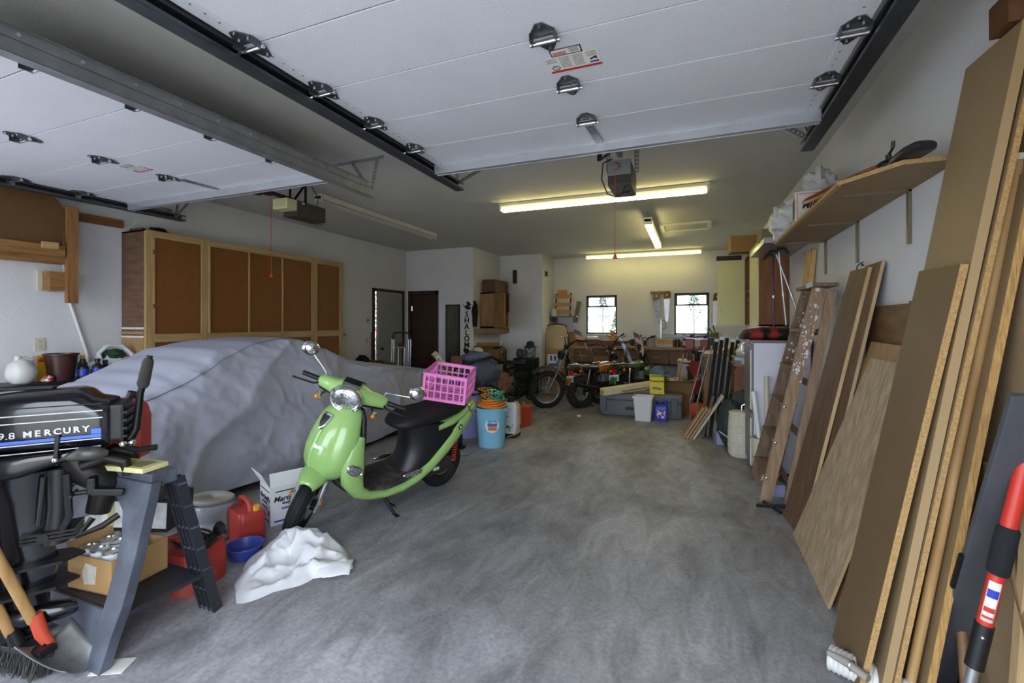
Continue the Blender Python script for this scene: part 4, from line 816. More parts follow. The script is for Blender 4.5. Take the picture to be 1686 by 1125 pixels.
# cardboard box with tins, chain-saw case, papers
CARD = mat('cardboard', (168, 132, 86), 0.8, var=.08, scale=5, bump=.08, bscale=40); CARDD = mat('cardboard_dark', (128, 98, 62), 0.85, var=.1)
def open_box(label, loc, rz, a, b, h, flaps=(), m=CARD, name='cardboard_box', tilt=0, cat='box'):
    t = thing(name, label, cat, loc, (tilt, 0, rz)); k = .005
    MB().bb((-a, -b, 0), (a, b, k)).build('bottom', m, t)
    for nm, p, q in (('side', (-a, -b, 0), (-a + k, b, h)), ('side', (a - k, -b, 0), (a, b, h)), ('side', (-a + k, -b, 0), (a - k, -b + k, h)), ('side', (-a + k, b - k, 0), (a - k, b, h))): MB().bb(p, q).build(nm, m, t)
    for side, ang, l in flaps:
        if side in 'lr':
            s = 1 if side == 'r' else -1; MB().bar((s * a, -0, h), (s * (a + l * math.sin(ang)), 0, h + l * math.cos(ang)), 2 * b, .004, (0, 0, 1) if ang > .3 else (s, 0, 0)).build('flap', m, t)
        else:
            s = 1 if side == 'b' else -1; MB().bar((0, s * b, h), (0, s * (b + l * math.sin(ang)), h + l * math.cos(ang)), 2 * a, .004, (0, 0, 1) if ang > .3 else (0, s, 0)).build('flap', m, t)
    return t
cb = open_box('torn cardboard box of tins on the sawhorse tray', (-2.56, 1.345, .227), .10, .14, .125, .155, (('l', .25, .05),))
MB().prism([(-.03, .03), (.04, .04), (.05, .12), (-.02, .13), (-.045, .08)], -.1275, -.1262, 'y').build('torn_label', mat('torn_white', (190, 184, 170), .8, var=.15, scale=40), cb)
TIN = mat('tin_metal', (190, 192, 194), 0.25, .95, var=.05); TINL = mat('tin_label', (196, 200, 212), .5, rgb2=(216, 216, 220), scale=20)
tinlab = ['tin nearest the torn front-left corner of the cardboard box', 'tin in the middle of the front row in the cardboard box', 'tin at the right end of the front row in the cardboard box', 'tin at the left end of the back row in the cardboard box', 'tin in the middle of the back row in the cardboard box', 'tin at the right end of the back row beside the case']
tin0 = thing('tin_can', tinlab[0], 'tin', (0, 0, 0), group='tins in the torn cardboard box')
MB().lathe([(.036, 0), (.036, .10)], 20, cap=False).build('label', TINL, tin0, smooth=40); MB().lathe([(.037, .1), (.037, .106), (.032, .106), (.032, .102), (.001, .102)], 20).build('lid', TIN, tin0, smooth=30); MB().lathe([(.0364, .02), (.0364, .045)], 20, cap=False).build('red_band', INKR, tin0, smooth=40)
for k in range(6):
    i, j = k % 3, k // 3; x, y = -.09 + .078 * i, -.075 + .082 * j; ca, sa = math.cos(.1), math.sin(.1)
    o = tin0 if k == 0 else copy_tree(tin0); place(o, (-2.56 + x * ca - y * sa, 1.345 + x * sa + y * ca, .233 + .10 * 0 + .06), (0, 0, k * 1.1), tinlab[k])
MB().bb((-.125, -.11, .006), (.125, .11, .058)).build('packing', CARDD, cb)
cs = thing('tool_case', 'battered white and black printed case resting behind the sawhorse leg', 'case', (-2.66, 1.53, .395), (0, .05, .42))
MB().bb((-.16, -.10, 0), (.16, .10, .16)).build('carton', mat('carton_black', (26, 24, 24), .5, var=.2), cs, bevel=.004); MB().bb((-.158, -.102, .02), (.155, -.0995, .15)).build('front_print', mat('carton_print', (206, 206, 206), .5, rgb2=(150, 146, 132), scale=16, contrast=(.5, .8)), cs)
MB().bb((-.13, -.1035, .0), (-.10, -.1, .16)).bb((-.13, -.1, .1595), (-.10, .1, .1615)).build('tape', mat('old_tape', (170, 160, 100), .4), cs)
lettering('case_word', 'CHAIN', .04, mat('ink_yellow', (226, 214, 60), .6, var=0), cs, (.161, .0, .08), (R90, 0, R90), depth=.0006, bold=.001); MB().prism([(.06, .09), (.085, .085), (.08, .11)], -.104, -.1025, 'y').build('blue_mark', INKB, cs)
MB().bb((-.15, -.09, .16), (.13, .09, .166)).build('worn_top', mat('worn_top', (40, 40, 36), .7, rgb2=(150, 140, 100), scale=22, contrast=(.55, .7)), cs)
for k, (x, y, z, r, l) in enumerate([(-2.79, 1.42, .40, (1.25, .2, .9), 'white paper sheet sticking up behind the tins'), (-2.75, 1.36, .38, (1.1, -.3, 1.0), 'folded white paper sheet leaning at the left of the tins')]):
    mb = MB(); mb.grid(lambda u, v: ((u - .5) * .16, (v - .5) * .24, .02 * math.sin(u * 3) + .012 * math.sin(v * 5 + k)), 6, 8); tag(place(mb.build('paper_sheet', PAPERW, smooth=60, solid=.0015), (x, y, z), r), l, 'paper')
# red marine fuel tank with jumper cables, clear jar, gas can, blue dish
def rbox(a, b, h, r=.04, top=.9, n=6):
    rings = []
    for z, w in ((0, .96), (.012, 1), (h * .72, 1), (h * .92, .985), (h, top)):
        ring = []
        for cx, cy, a0 in ((a - r, b - r, 0), (-a + r, b - r, 90), (-a + r, -b + r, 180), (a - r, -b + r, 270)):
            for k in range(n): an = math.radians(a0 + 90 * k / (n - 1)); ring.append(((cx + r * math.cos(an)) * w, (cy + r * math.sin(an)) * w, z))
        rings.append(ring)
    return rings
ft = thing('fuel_tank', 'red portable marine fuel tank on the floor under the sawhorse', 'fuel tank', (-2.645, 1.70, 0), (0, 0, .10))
MB().loft(rbox(.18, .135, .215, .05, .93)).build('body', REDD, ft, smooth=40); MB().lathe([(.04, .21), (.04, .235), (.03, .24)], 18, TR((-.06, .02, 0))).build('filler_cap', BLK, ft, smooth=40)
for k, s_ in enumerate(['CAUTION', 'FLAMMABLE GASOLINE', 'KEEP AWAY FROM HEAT AND FLAME', 'VENT CAP BEFORE STORING', 'HARMFUL OR FATAL']): lettering('caution_text', s_, .016 if k < 2 else .011, PAPERW, ft, (.03, -.1352, .13 - .02 * k), (R90, 0, 0), depth=.0004)
jc = thing('jumper_cables', 'coiled black jumper cables with red clamps on the red fuel tank', 'cables', (-2.56, 1.70, .217)); 
for k in range(3): MB().tube([((.10 + .012 * k) * math.cos(a) * 1.1, (.07 + .008 * k) * math.sin(a), .012 + .012 * k + .012 * math.sin(3 * a + k)) for a in [2 * math.pi * i / 26 for i in range(26)]], .007, 6, closed=True).build('cable_loop', BLK, jc, smooth=60)
MB().tube([(.06, -.06, .04), (.13, .02, .085), (.16, .07, .07)], .008, 6).build('cable_end', BLK, jc, smooth=60)
for x, y, rz in ((-.03, -.05, .5), (.05, -.02, -.25)): MB(TR((x, y, .055), (0, -.12, rz))).loft([[(u, -w, -h), (u, w, -h), (u, w, h), (u, -w, h)] for u, w, h in ((-.07, .008, .012), (-.02, .012, .016), (.03, .010, .012), (.07, .006, .005))]).build('clamp', REDP, jc)
MB().lathe([(.02, 0), (.03, .02), (.03, .05), (.02, .07)], 12, TR((.13, .05, .07), (.3, .4, 0))).build('plug', BLK, jc, smooth=40)
CLEARP = mat('clear_plastic', (222, 226, 230), 0.1, var=0, trans=.78, ior=1.3, spec=.8)
t = thing('clear_jar', 'large clear plastic jar with dusty lid beside the covered car', 'jar', (-3.02, 2.12, 0))
MB().lathe([(.115, .002), (.128, .012), (.13, .12), (.122, .13), (.122, .14), (.13, .15), (.13, .24), (.124, .25)], 32, cap=False).build('body', CLEARP, t, smooth=40, solid=.003); MB().lathe([(.118, .006), (.001, .006)], 32, cap=False).build('base', CLEARP, t, solid=.003)
MB().lathe([(.132, .0), (.133, .022), (.126, .026), (.001, .024)], 32, TR((0, 0, .25), (-.10, .05, 0)), cap=False).build('lid', mat('dusty_clear_lid', (176, 172, 160), .45, var=.1, scale=12, trans=.35, ior=1.15), t, smooth=30, solid=.002)
t = thing('fuel_can', 'red plastic fuel can with moulded handle on the floor beside the bottle carton', 'fuel can', (-2.80, 2.20, 0), (0, 0, -.35))
MB().loft(rbox(.135, .085, .205, .035, .90)).build('body', REDP, t, smooth=40); MB().tube([(-.10, 0, .20), (-.095, 0, .245), (-.05, 0, .262), (.05, 0, .258), (.085, 0, .235), (.09, 0, .20)], [.018, .018, .016, .016, .018, .02], 10).build('handle', REDP, t, smooth=60); MB().cyl((.10, .03, .2), (.105, .03, .235), .022, 14).build('cap', YEL, t)
t = thing('plastic_dish', 'round blue plastic dish on the floor in front of the red fuel can', 'dish', (-2.575, 2.02, 0))
MB().lathe([(.075, 0), (.088, .012), (.105, .075), (.108, .078), (.100, .078), (.084, .018), (.001, .014)], 30).build('bowl', mat('blue_plastic', (62, 74, 150), .35, var=.08), t, smooth=40); MB().torus((0, 0, .077), .105, .004, n=30, m=6).build('rim', MATS['blue_plastic'], t, smooth=60)
# carton of bottles behind the front wheel
BOXW = mat('carton_white', (214, 214, 214), .6, var=.04)
bx = open_box('white printed carton of bottles behind the front wheel of the scooter', (-2.83, 2.545, 0), math.radians(65), .135, .125, .275, (('l', .5, .12), ('f', -.2, .10)), BOXW, 'bottle_carton', cat='carton')
def prt(parent, s, size, loc, rot, m=INK, sh=.25, bold=.0015): return lettering('carton_print', s, size, m, parent, loc, rot, depth=.0005, shear=sh, bold=bold)
# local axes: near side faces local -x (toward camera left) and local -y
for (n_, rot, f) in (('a', (R90, 0, 0), lambda u, z: (u, -.1256, z)), ('b', (R90, 0, -R90), lambda u, z: (-.1356, -u, z))):
    prt(bx, "Martinelli's", .052, f(0, .185), rot); prt(bx, 'GOLD MEDAL', .018, f(0, .15), rot, sh=0); prt(bx, 'SPARKLING CIDER', .014, f(0, .115), rot, INKB, 0); prt(bx, 'APPLE', .018, f(0, .06), rot, INKR, 0); prt(bx, 'B', .05, f(.09, .09), rot)
    p = f(0, .24); q = MB().box((p[0], p[1], p[2]), (.20 if n_ == 'a' else .001, .001 if n_ == 'a' else .2, .008)); q.build('print_bar', INK, bx)
    p = f(0, .03); MB().box(p, (.22 if n_ == 'a' else .001, .001 if n_ == 'a' else .2, .012)).build('print_bar', INKB, bx)
GLB = mat('bottle_glass', (206, 210, 200), .1, var=.05, trans=.6)
blab = ['clear bottle nearest the scooter wheel in the white carton', 'clear bottle in the middle of the white carton', 'clear bottle at the far corner of the white carton']
for k, (x, y) in enumerate(((-2.74, 2.52), (-2.80, 2.57), (-2.78, 2.66))):
    t = thing('glass_bottle', blab[k], 'bottle', (x, y, .007), group='bottles in the white carton'); MB().lathe([(.032, 0), (.034, .02), (.034, .17), (.014, .235), (.014, .275), (.016, .28), (.016, .29)], 16).build('body', GLB, t, smooth=40); MB().cyl((0, 0, .28), (0, 0, .305), .017, 12).build('cap', WHITEL, t)
# white plastic bag on the floor
poly = [(-2.17, 1.655), (-2.09, 1.80), (-1.99, 1.98), (-1.90, 2.06), (-1.86, 2.15), (-2.0, 2.27), (-2.18, 2.33), (-2.36, 2.27), (-2.50, 2.14), (-2.50, 2.0), (-2.42, 1.88), (-2.30, 1.75)]
cx, cy = -2.24, 2.06
ang = sorted([(math.atan2(y - cy, x - cx), math.hypot(x - cx, y - cy)) for x, y in poly]); ang = [(ang[-1][0] - 2 * math.pi, ang[-1][1])] + ang + [(ang[0][0] + 2 * math.pi, ang[0][1])]
def bagr(a):
    for (p, r), (q, s) in zip(ang[:-1], ang[1:]):
        if p <= a <= q: k = (a - p) / (q - p); return r + (s - r) * k
    return .2
vs, fs, N, Mr = [], [], 84, 30
for i in range(Mr + 1):
    for k in range(N):
        a = -math.pi + 2 * math.pi * k / N; rr = i / Mr; R_ = bagr(a) * (1 + .02 * math.sin(9 * a))
        x, y = R_ * rr * math.cos(a), R_ * rr * math.sin(a)
        rg = lambda n, w: max(0, 1 - abs(n) * w) ** 1.5
        h = .125 * (1 - rr ** 2.6) ** .7 * (.70 + .30 * math.cos(a - 2.0))
        h += (.05 * nz((x, y, 0), 5, 2.2) + .035 * rg(nz((x, y * .6, 0), 6, 5.1), 3.2) + .018 * rg(nz((x * .7, y, 1), 13, 8.0), 3) - .03 * rg(nz((x, y, 2), 4, 1.1), 4)) * min(1, (1 - rr) * 3.5)
        vs.append((x, y, max(.003, h)))
for i in range(Mr):
    for k in range(N): fs.append((i * N + k, (i + 1) * N + k, (i + 1) * N + (k + 1) % N, i * N + (k + 1) % N))
t = thing('plastic_bag', 'large white plastic bag slumped on the floor in front of the scooter wheel', 'bag', (cx, cy, 0)); MB().add(vs, fs).build('bag', BAGW, t, smooth=70)
mb = MB(TR((.30, .04, .012), (0, 0, .5))); mb.grid(lambda u, v: ((u - .6) * .24, (v - .5) * .17 + .01 * math.sin(u * 9), .055 * math.sin(math.pi * v) * (1 - u * .55) + .012 * nz((u, v, 0), 8, 3)), 14, 12); mb.build('open_mouth', BAGW, t, smooth=60, solid=.002)
# shovel, rake, loose plastic and paper in the corner nearest the lens
HAND = wood('handle_wood', (150, 112, 64), (186, 148, 94), 'z', 3, 10); ORNG = mat('orange_socket', (196, 76, 48), .5, var=.1); BLADE = mat('worn_blade', (128, 128, 126), .4, .6, var=.2, scale=14)
t = thing('shovel', 'wood-handled shovel with orange socket and grey blade by the sawhorse foot', 'shovel', (-2.47, 1.08, 0))
MB().tube([(-.075, -.05, .21), (-.085, -.17, .58), (-.12, -.46, 1.42)], .019, 12).build('handle', HAND, t, smooth=50); MB().tube([(-.075, -.045, .235), (-.06, -.03, .15), (-.035, -.01, .09)], [.024, .024, .018], 12).build('socket', ORNG, t, smooth=50)
mb = MB(); mb.grid(lambda u, v: (-.075 + .19 * u + .02 * v, -.02 - .10 * (v - .5) * (1.9 - .5 * u) + .05 * u, .10 * (1 - u) ** 1.6 + .045 * (abs(v - .5) * 2) ** 2 + .006), 12, 12); mb.build('blade', BLADE, t, smooth=60, solid=.004)
t = thing('push_broom', 'black bristled broom head with wooden handle in the near left corner', 'broom', (-2.60, 1.02, 0), (0, 0, .15))
MB().tube([(-.03, -.02, .15), (-.06, -.10, .45), (-.14, -.34, 1.35)], .018, 12).build('handle', HAND, t, smooth=50); MB().tube([(-.03, -.02, .17), (-.02, 0, .10)], [.022, .03], 10).build('socket', BLK, t, smooth=50)
MB().bb((-.12, -.03, .085), (.14, .035, .11)).build('head', BLK, t, bevel=.006); MB().tube([(-.02, 0, .12), (.05, .05, .14), (.12, .0, .10)], .006, 6).build('brace', BLKM, t)
mb = MB()
rb = random.Random(2)
for k in range(330): x, y = rb.uniform(-.115, .135), rb.uniform(-.028, .032); mb.bar((x, y, .086), (x + rb.uniform(-.02, .02), y - .01 + rb.uniform(-.02, .02), .004), .0025, .0025)
tag(mb.build('bristles', mat('bristle', (58, 56, 54), .6, var=.3), t), kind='stuff')
mb = MB(); mb.grid(lambda u, v: (.05 * math.sin(v * 2.4) - .03 * u, (v - .5) * .22, .5 * u), 12, 10); tag(place(mb.build('plastic_shroud', mat('pale_plastic_sheet', (188, 192, 196), .35, var=.05, trans=.25), smooth=60, solid=.004), (-2.86, .98, .28), (0, 0, .3)), 'pale translucent plastic panel standing left of the boat motor leg', 'panel')
tag(MB(TR((-2.27, 1.16, .001), (0, 0, .5))).bb((-.06, -.04, 0), (.07, .05, .002)).build('paper_scrap', PAPERW), 'torn white paper scrap on the floor under the sawhorse foot', 'paper')
tag(MB(TR((-2.62, 1.22, .002), (0, 0, -.2))).bb((-.12, -.08, 0), (.2, .1, .003)).build('cardboard_sheet', mat('grey_card', (150, 150, 150), .7)), 'flat grey card lying on the floor under the sawhorse', 'card')
# ------------------------------------------------------------------ back of the garage
def carton(label, loc, rz, d, m, name='carton', cat='box', parts=(), rot=None):
    t = thing(name, label, cat, loc, rot or (0, 0, rz)); MB().bb((-d[0] / 2, -d[1] / 2, 0), (d[0] / 2, d[1] / 2, d[2])).build('body', m, t, bevel=.003)
    MB().bb((-d[0] / 2 - .0006, -.02, d[2]), (d[0] / 2 + .0006, .02, d[2] + .0008)).build('tape_strip', mat('box_tape', (176, 150, 104), .4), t)
    for (x0, x1, z0, z1, mm) in parts: MB().bb((x0 * d[0], -d[1] / 2 - .0012, z0 * d[2]), (x1 * d[0], -d[1] / 2 - .0002, z1 * d[2])).build('print', mm, t)
    return t
def can(label, loc, r, h, m, lid=None, name='paint_can', cat='can', band=None):
    t = thing(name, label, cat, loc); MB().lathe([(r, 0), (r, h)], 18).build('body', m, t, smooth=40); MB().lathe([(r * 1.04, h - .004), (r * 1.04, h + .006), (r * .9, h + .006), (r * .88, h), (.001, h)], 18).build('lid', lid or GALV, t, smooth=30)
    if band: MB().lathe([(r * 1.01, h * .2), (r * 1.01, h * .75)], 18, cap=False).build('label', band, t, smooth=40)
    return t
def bottle(label, loc, r, h, m, cap, name='bottle', cat='bottle'):
    t = thing(name, label, cat, loc); MB().lathe([(r * .95, 0), (r, .01), (r, h * .62), (r * .4, h * .82), (r * .4, h * .9)], 14).build('body', m, t, smooth=40); MB().cyl((0, 0, h * .9), (0, 0, h), r * .45, 10).build('cap', cap, t); return t
GREYP = mat('grey_plastic', (96, 98, 100), .5, var=.1); WHITEPL = mat('white_plastic', (212, 212, 214), .4, var=.04); LAV = mat('lavender_plastic', (140, 146, 196), .45, var=.06); TEALP = mat('sky_blue_plastic', (130, 190, 214), .4, var=.05)
# items by the left wall doors
open_box('open cardboard box at the far end of the covered car', (-5.22, 6.72, .45), .1, .24, .16, .28, (('f', .9, .12),), CARDD)
t = thing('side_stool', 'low wooden stand under the cardboard box by the left wall', 'stand', (-5.22, 6.72, 0)); MB().bb((-.27, -.2, .42), (.27, .2, .45)).build('top', DKPLY, t)
for x in (-.24, .24):
    for y in (-.17, .17): MB().bb((x - .02, y - .02, 0), (x + .02, y + .02, .42)).build('leg', DKPLY, t)
tag(crumple((-5.28, 6.32, .56), (.16, .2, .36), 12, .3, 2.2, .0, 22, 16).build('dark_coat', mat('black_cloth', (16, 16, 18), .9), smooth=60), 'dark coat heaped at the end of the wooden cabinet', 'coat')
t = thing('broom', 'broom with dark handle standing against the left wall', 'broom', (-5.47, 6.85, 0)); MB().cyl((0, 0, .1), (-.03, .02, 1.28), .012, 10).build('handle', DKPLY, t); MB().bb((-.02, -.12, .0), (.03, .12, .1)).build('head', mat('straw', (150, 120, 60), .8), t)
t = thing('wall_hook', 'black hook on the end of the wooden cabinet', 'hook', (-5.16, 5.74, 1.20)); MB().bb((-.015, -.008, 0), (.015, .002, .08)).build('plate', BLKM, t); MB().tube([(0, .0, .07), (.0, .06, .08), (0, .07, .04)], .007, 6).build('prong', BLKM, t)
ht = thing('hand_truck', 'silver hand truck with black loop handle in front of the dark door', 'hand truck', (-5.0, 7.05, 0), (-.05, 0, .12))
for x in (-.19, -.15, .15, .19): MB().cyl((x, 0, .05), (x, 0, 1.15), .014, 10).build('rail', SILVER, ht, smooth=40)
for x in (-.06, .06): MB().tube([(x, .01, .15), (x, .01, .98), (x * 1.2, .02, 1.02)], .010, 8).build('inner_rail', SILVER, ht, smooth=40)
for z in (.3, .62, 1.0): MB().bb((-.19, -.008, z - .012), (.19, .02, z + .012)).build('cross_bar', SILVER, ht)
MB().tube([(-.17, 0, 1.13), (-.17, -.01, 1.22), (-.13, -.03, 1.27), (.13, -.03, 1.27), (.17, -.01, 1.22), (.17, 0, 1.13)], .016, 10).build('loop_handle', BLK, ht, smooth=60); MB().bb((-.05, -.02, 1.02), (.05, .03, 1.08)).build('latch_block', BLK, ht, bevel=.006)
MB().bb((-.2, -.24, .02), (.2, .01, .03)).build('toe_plate', SILVER, ht)
for x in (-.24, .24): MB().torus((x, .08, .10), .075, .03, (1, 0, 0), 22, 8).build('wheel', TYRE, ht, smooth=60)
# wall decorations by the dark door
mr = thing('wall_mirror', 'tall narrow dark-framed mirror hanging beside the dark door', 'mirror', (-4.44, 8.05, .65)); 
mb = MB(); mb.bb((-.16, -.025, 0), (-.135, 0, 1.17)); mb.bb((.135, -.025, 0), (.16, 0, 1.17)); mb.bb((-.16, -.025, 0), (.16, 0, .025)); mb.bb((-.16, -.025, 1.145), (.16, 0, 1.17)); mb.build('frame', BLK, mr)
MB().bb((-.135, -.01, .025), (.135, -.004, 1.145)).build('glass', mat('dusty_mirror', (130, 128, 122), .22, .85, var=.25, scale=5, stretch=(3, 1, 1)), mr); MB().torus((.03, -.02, 1.08), .02, .004, (0, 1, 0), 14, 6).build('hanging_ring', CHROME, mr)
so = thing('shalom_sign', 'black letters spelling SHALOM down the wall under a dove', 'sign', (-4.13, 8.05, .82))
for k, ch in enumerate('SHALOM'): lettering('letter', ch, .155, INK, so, (0, -.006, .80 - .122 * k), (R90, 0, 0), depth=.005, bold=.003)
MB().prism([(-.10, 1.02), (-.06, .96), (-.01, .90), (.06, .89), (.10, .94), (.04, .96), (.10, .985), (.05, 1.05), (.0, 1.06), (.0, .98), (-.05, .97)], -.012, -.002, 'y').build('dove', INK, so)
MB().bb((-.11, -.002, -.02), (.11, -.0, .60)).build('backing', WHITEP, so); MB(TR((0, -.01, .07), (0, .6, 0))).ball((0, 0, 0), (.085, .012, .055), 14, 8).build('grape_leaf', INK, so, smooth=60)
dk = thing('carved_plaque', 'dark carved wooden plaque on the side wall next to the hanging cupboard', 'plaque', (-3.995, 8.10, 1.62)); pl = []
for k in range(24): a = 2 * math.pi * k / 24; q = 1 + .13 * math.sin(5 * a) + .06 * math.sin(11 * a); pl.append((.11 * q * math.cos(a), .25 * q * math.sin(a)))
MB().prism(pl, 0, .03, 'x').build('slab', mat('dark_carving', (30, 26, 20), .6, var=.2), dk)
for k in range(5): MB().ball((.03, .06 * math.sin(k * 2), -.18 + .09 * k), (.012, .04, .03), 10, 6).build('carved_relief', MATS['dark_carving'], dk, smooth=60)
cu = thing('hanging_cupboard', 'open wooden cupboard hanging on the step wall', 'cupboard', (-3.99, 8.75, 1.36))
OAK = wood('oak', (120, 90, 52), (150, 116, 70), 'z', 3, 8)
MB().bb((0, -.40, 0), (.30, -.38, .70)).build('side_panel', OAK, cu); MB().bb((0, .38, 0), (.30, .40, .70)).build('side_panel', OAK, cu); MB().bb((0, -.40, .68), (.30, .40, .70)).build('top_panel', OAK, cu); MB().bb((0, -.40, 0), (.30, .40, .02)).build('bottom_panel', OAK, cu); MB().bb((0, -.38, .34), (.29, .38, .355)).build('shelf', OAK, cu); MB().bb((0, -.38, .02), (.008, .38, .68)).build('back_panel', mat('dark_red_interior', (50, 24, 20), .7), cu)
MB(TR((.30, -.40, 0), (0, 0, -.5))).bb((0, 0, .02), (.36, .02, .68)).build('open_door', OAK, cu)
for k, (y, z, l) in enumerate([(-.1, .36, 'white figurine on the upper shelf of the hanging cupboard'), (.12, .025, 'white cloth roll in the bottom of the hanging cupboard')]): tag(crumple((-3.82, 8.75 + y, 1.36 + z + .055), (.05, .06, .06), k + 3, .25, 2, .1, 16, 12).build('knick_knack', WHITEP, smooth=60), l, 'ornament')
tag(MB().bb((-4.0, 8.10, 1.24), (-3.76, 9.38, 1.34)).build('shelf_plank', OAK), 'thick wooden plank shelf under the hanging cupboard', 'shelf')
WICK = mat('wicker', (74, 48, 34), .7, rgb2=(112, 78, 56), scale=60, bump=.5, bscale=90)
wk = thing('wicker_chest', 'brown wicker chest with cloth on top of the hanging cupboard', 'chest', (-3.82, 8.76, 2.062)); MB().loft(rbox(.15, .36, .27, .04, .95)).build('chest', WICK, wk, smooth=40); MB().bb((-.02, -.42, -.0), (.17, .40, .022)).build('board', BLKW, wk)
mb = MB(); mb.grid(lambda u, v: (.155 + .02 * math.sin(v * 14), -.30 + .62 * v, .02 - (.12 + .34 * v * (1 - .3 * math.sin(v * 7))) * u), 8, 16); mb.build('draped_cloth', mat('maroon_cloth', (58, 30, 28), .85, var=.2), wk, smooth=60, solid=.004)
# pile in front of the alcove
FABG = mat('grey_denim_fabric', (78, 84, 98), .85, var=.15, scale=9); FABB = mat('blue_grey_fabric', (92, 98, 120), .85, var=.12, scale=9)
tb = thing('folding_table', 'dark folding table buried under clothes and boxes', 'table', (-3.55, 7.75, 0)); MB().bb((-.42, -.7, .66), (.16, .75, .70)).build('table_top', BLKW, tb)
for x in (-.36, .11):
    for y in (-.6, .66): MB().cyl((x, y, 0), (x, y, .66), .016, 8).build('leg', BLKM, tb)
open_box('open cardboard box with raised flaps on the cluttered table', (-3.72, 8.12, .70), .35, .23, .17, .24, (('r', .7, .16), ('f', .9, .12), ('b', .2, .12)), CARDD)
hh = thing('hard_hat', 'white hard hat on the heap of jackets', 'hard hat', (-3.66, 7.52, .86), (.1, .1, .4)); MB().lathe([(.135, .0), (.130, .05), (.105, .11), (.06, .14), (.002, .15)], 24, cap=False).build('shell', mat('dull_white_plastic', (196, 192, 172), .4), hh, smooth=60, solid=.004); MB().lathe([(.13, .004), (.165, -.004), (.165, .002), (.13, .012)], 24, sq=(1, 1.12)).build('brim', MATS['dull_white_plastic'], hh, smooth=40)
for k in (-.03, .03): MB().tube([(-.1, k, .085), (-.05, k, .14), (.05, k, .143), (.1, k, .085)], .008, 6).build('ridge', MATS['dull_white_plastic'], hh, smooth=60)
tag(crumple((-3.62, 7.45, .78), (.24, .24, .09), 31, .22, 2.4, .1, 24, 14).build('folded_cloth', FABB, smooth=60), 'blue-grey folded cloth under the white hard hat', 'cloth')
jk = thing('jacket_heap', 'heap of grey denim jackets draped over a chair behind the pink crate', 'jackets', (-3.12, 6.62, 0)); crumple((0, .0, .62), (.34, .26, .34), 17, .22, 1.8, .05, 36, 24).build('jacket', FABG, jk, smooth=60); crumple((-.12, .05, .88), (.28, .2, .12), 23, .25, 2.2, .1, 28, 16).build('jacket', FABB, jk, smooth=60); crumple((.05, -.08, .30), (.28, .2, .30), 29, .3, 2.2, .0, 24, 16).build('jacket_lining', mat('dark_blue_fabric', (34, 38, 58), .9), jk, smooth=60)
MB().tube([(-.35, -.2, .72), (-.2, -.28, .80), (.02, -.24, .86), (.2, -.1, .92), (.28, .1, .84)], [.02, .025, .02, .025, .02], 8).build('strap', BLK, jk, smooth=60)
for x in (-.18, .18):
    for y in (-.16, .16): MB().cyl((x, y, 0), (x, y, .45), .018, 8).build('chair_leg', BLKM, jk)
bt = thing('cardboard_tube', 'printed mailing tube leaning behind the pink crate', 'tube', (-3.44, 6.25, .0)); MB().cyl((.18, .05, .42), (-.29, -.10, .98), .045, 16).build('tube', mat('tube_brown', (120, 92, 60), .6), bt, smooth=40); MB().cyl((-.13, -.05, .795), (-.28, -.097, .97), .046, 16).build('paper_label', mat('tube_print', (206, 200, 184), .6, rgb2=(140, 110, 60), scale=18, contrast=(.5, .6)), bt, smooth=40); MB().cyl((-.29, -.1, .98), (-.295, -.102, .986), .047, 16).build('end_cap', WHITEPL, bt)
MB().bb((.05, -.06, 0), (.30, .16, .42)).build('stand_box', CARDD, bt)
tag(carton('small cardboard carton beside the mirror behind the jackets', (-3.95, 7.35, .70), .2, (.22, .18, .14), CARDD), None)
# clothes and toys on the table's right end, wheelchair
TRK = mat('black_trunk', (20, 20, 22), .5, var=.1)
t = thing('suitcase', 'black upright suitcase behind the wheelchair', 'suitcase', (-3.12, 8.72, 0)); MB().bb((-.21, -.17, 0), (.21, .17, .70)).build('body', TRK, t, bevel=.01); MB().bb((-.22, -.18, .70), (.22, .18, .74)).build('lid', TRK, t, bevel=.006); MB().bb((-.04, -.185, .64), (.04, -.17, .71)).build('latch', GALV, t)
cl = [((-3.56, 8.30, .79), (.12, .12, .10), (120, 40, 30), (206, 170, 60), 'red and yellow toy bundle on the cluttered table'), ((-3.04, 8.70, .86), (.15, .12, .13), (70, 76, 86), (150, 150, 140), 'patterned grey bag at the back of the cluttered table'), ((-3.26, 8.74, .83), (.08, .12, .10), (58, 66, 86), (84, 92, 112), 'blue-grey jacket at the back of the cluttered table')]
for k, (p, r, a, b, l) in enumerate(cl): tag(crumple(p, r, 40 + k * 3, .3, 2.6, .1, 22, 14).build('bundle', mat('bundle_%d' % k, a, .8, rgb2=b, scale=16, contrast=(.42, .6)), smooth=60), l, 'bundle')
bh = thing('bucket_hat', 'dark blue brimmed hat hanging above the wheelchair', 'hat', (-3.03, 8.70, .955)); MB().lathe([(.14, 0), (.135, .012), (.085, .03), (.075, .10), (.04, .125), (.002, .13)], 22, sq=(1, .85), cap=False).build('crown', mat('navy_cloth', (34, 42, 62), .85), bh, smooth=50, solid=.004); MB().lathe([(.086, .03), (.083, .045)], 22, sq=(1, .85), cap=False).build('hat_band', BLK, bh, solid=.004)
wc = thing('wheelchair', 'folded black wheelchair with large spoked wheels in the alcove', 'wheelchair', (-3.15, 8.05, 0), (0, 0, .25))
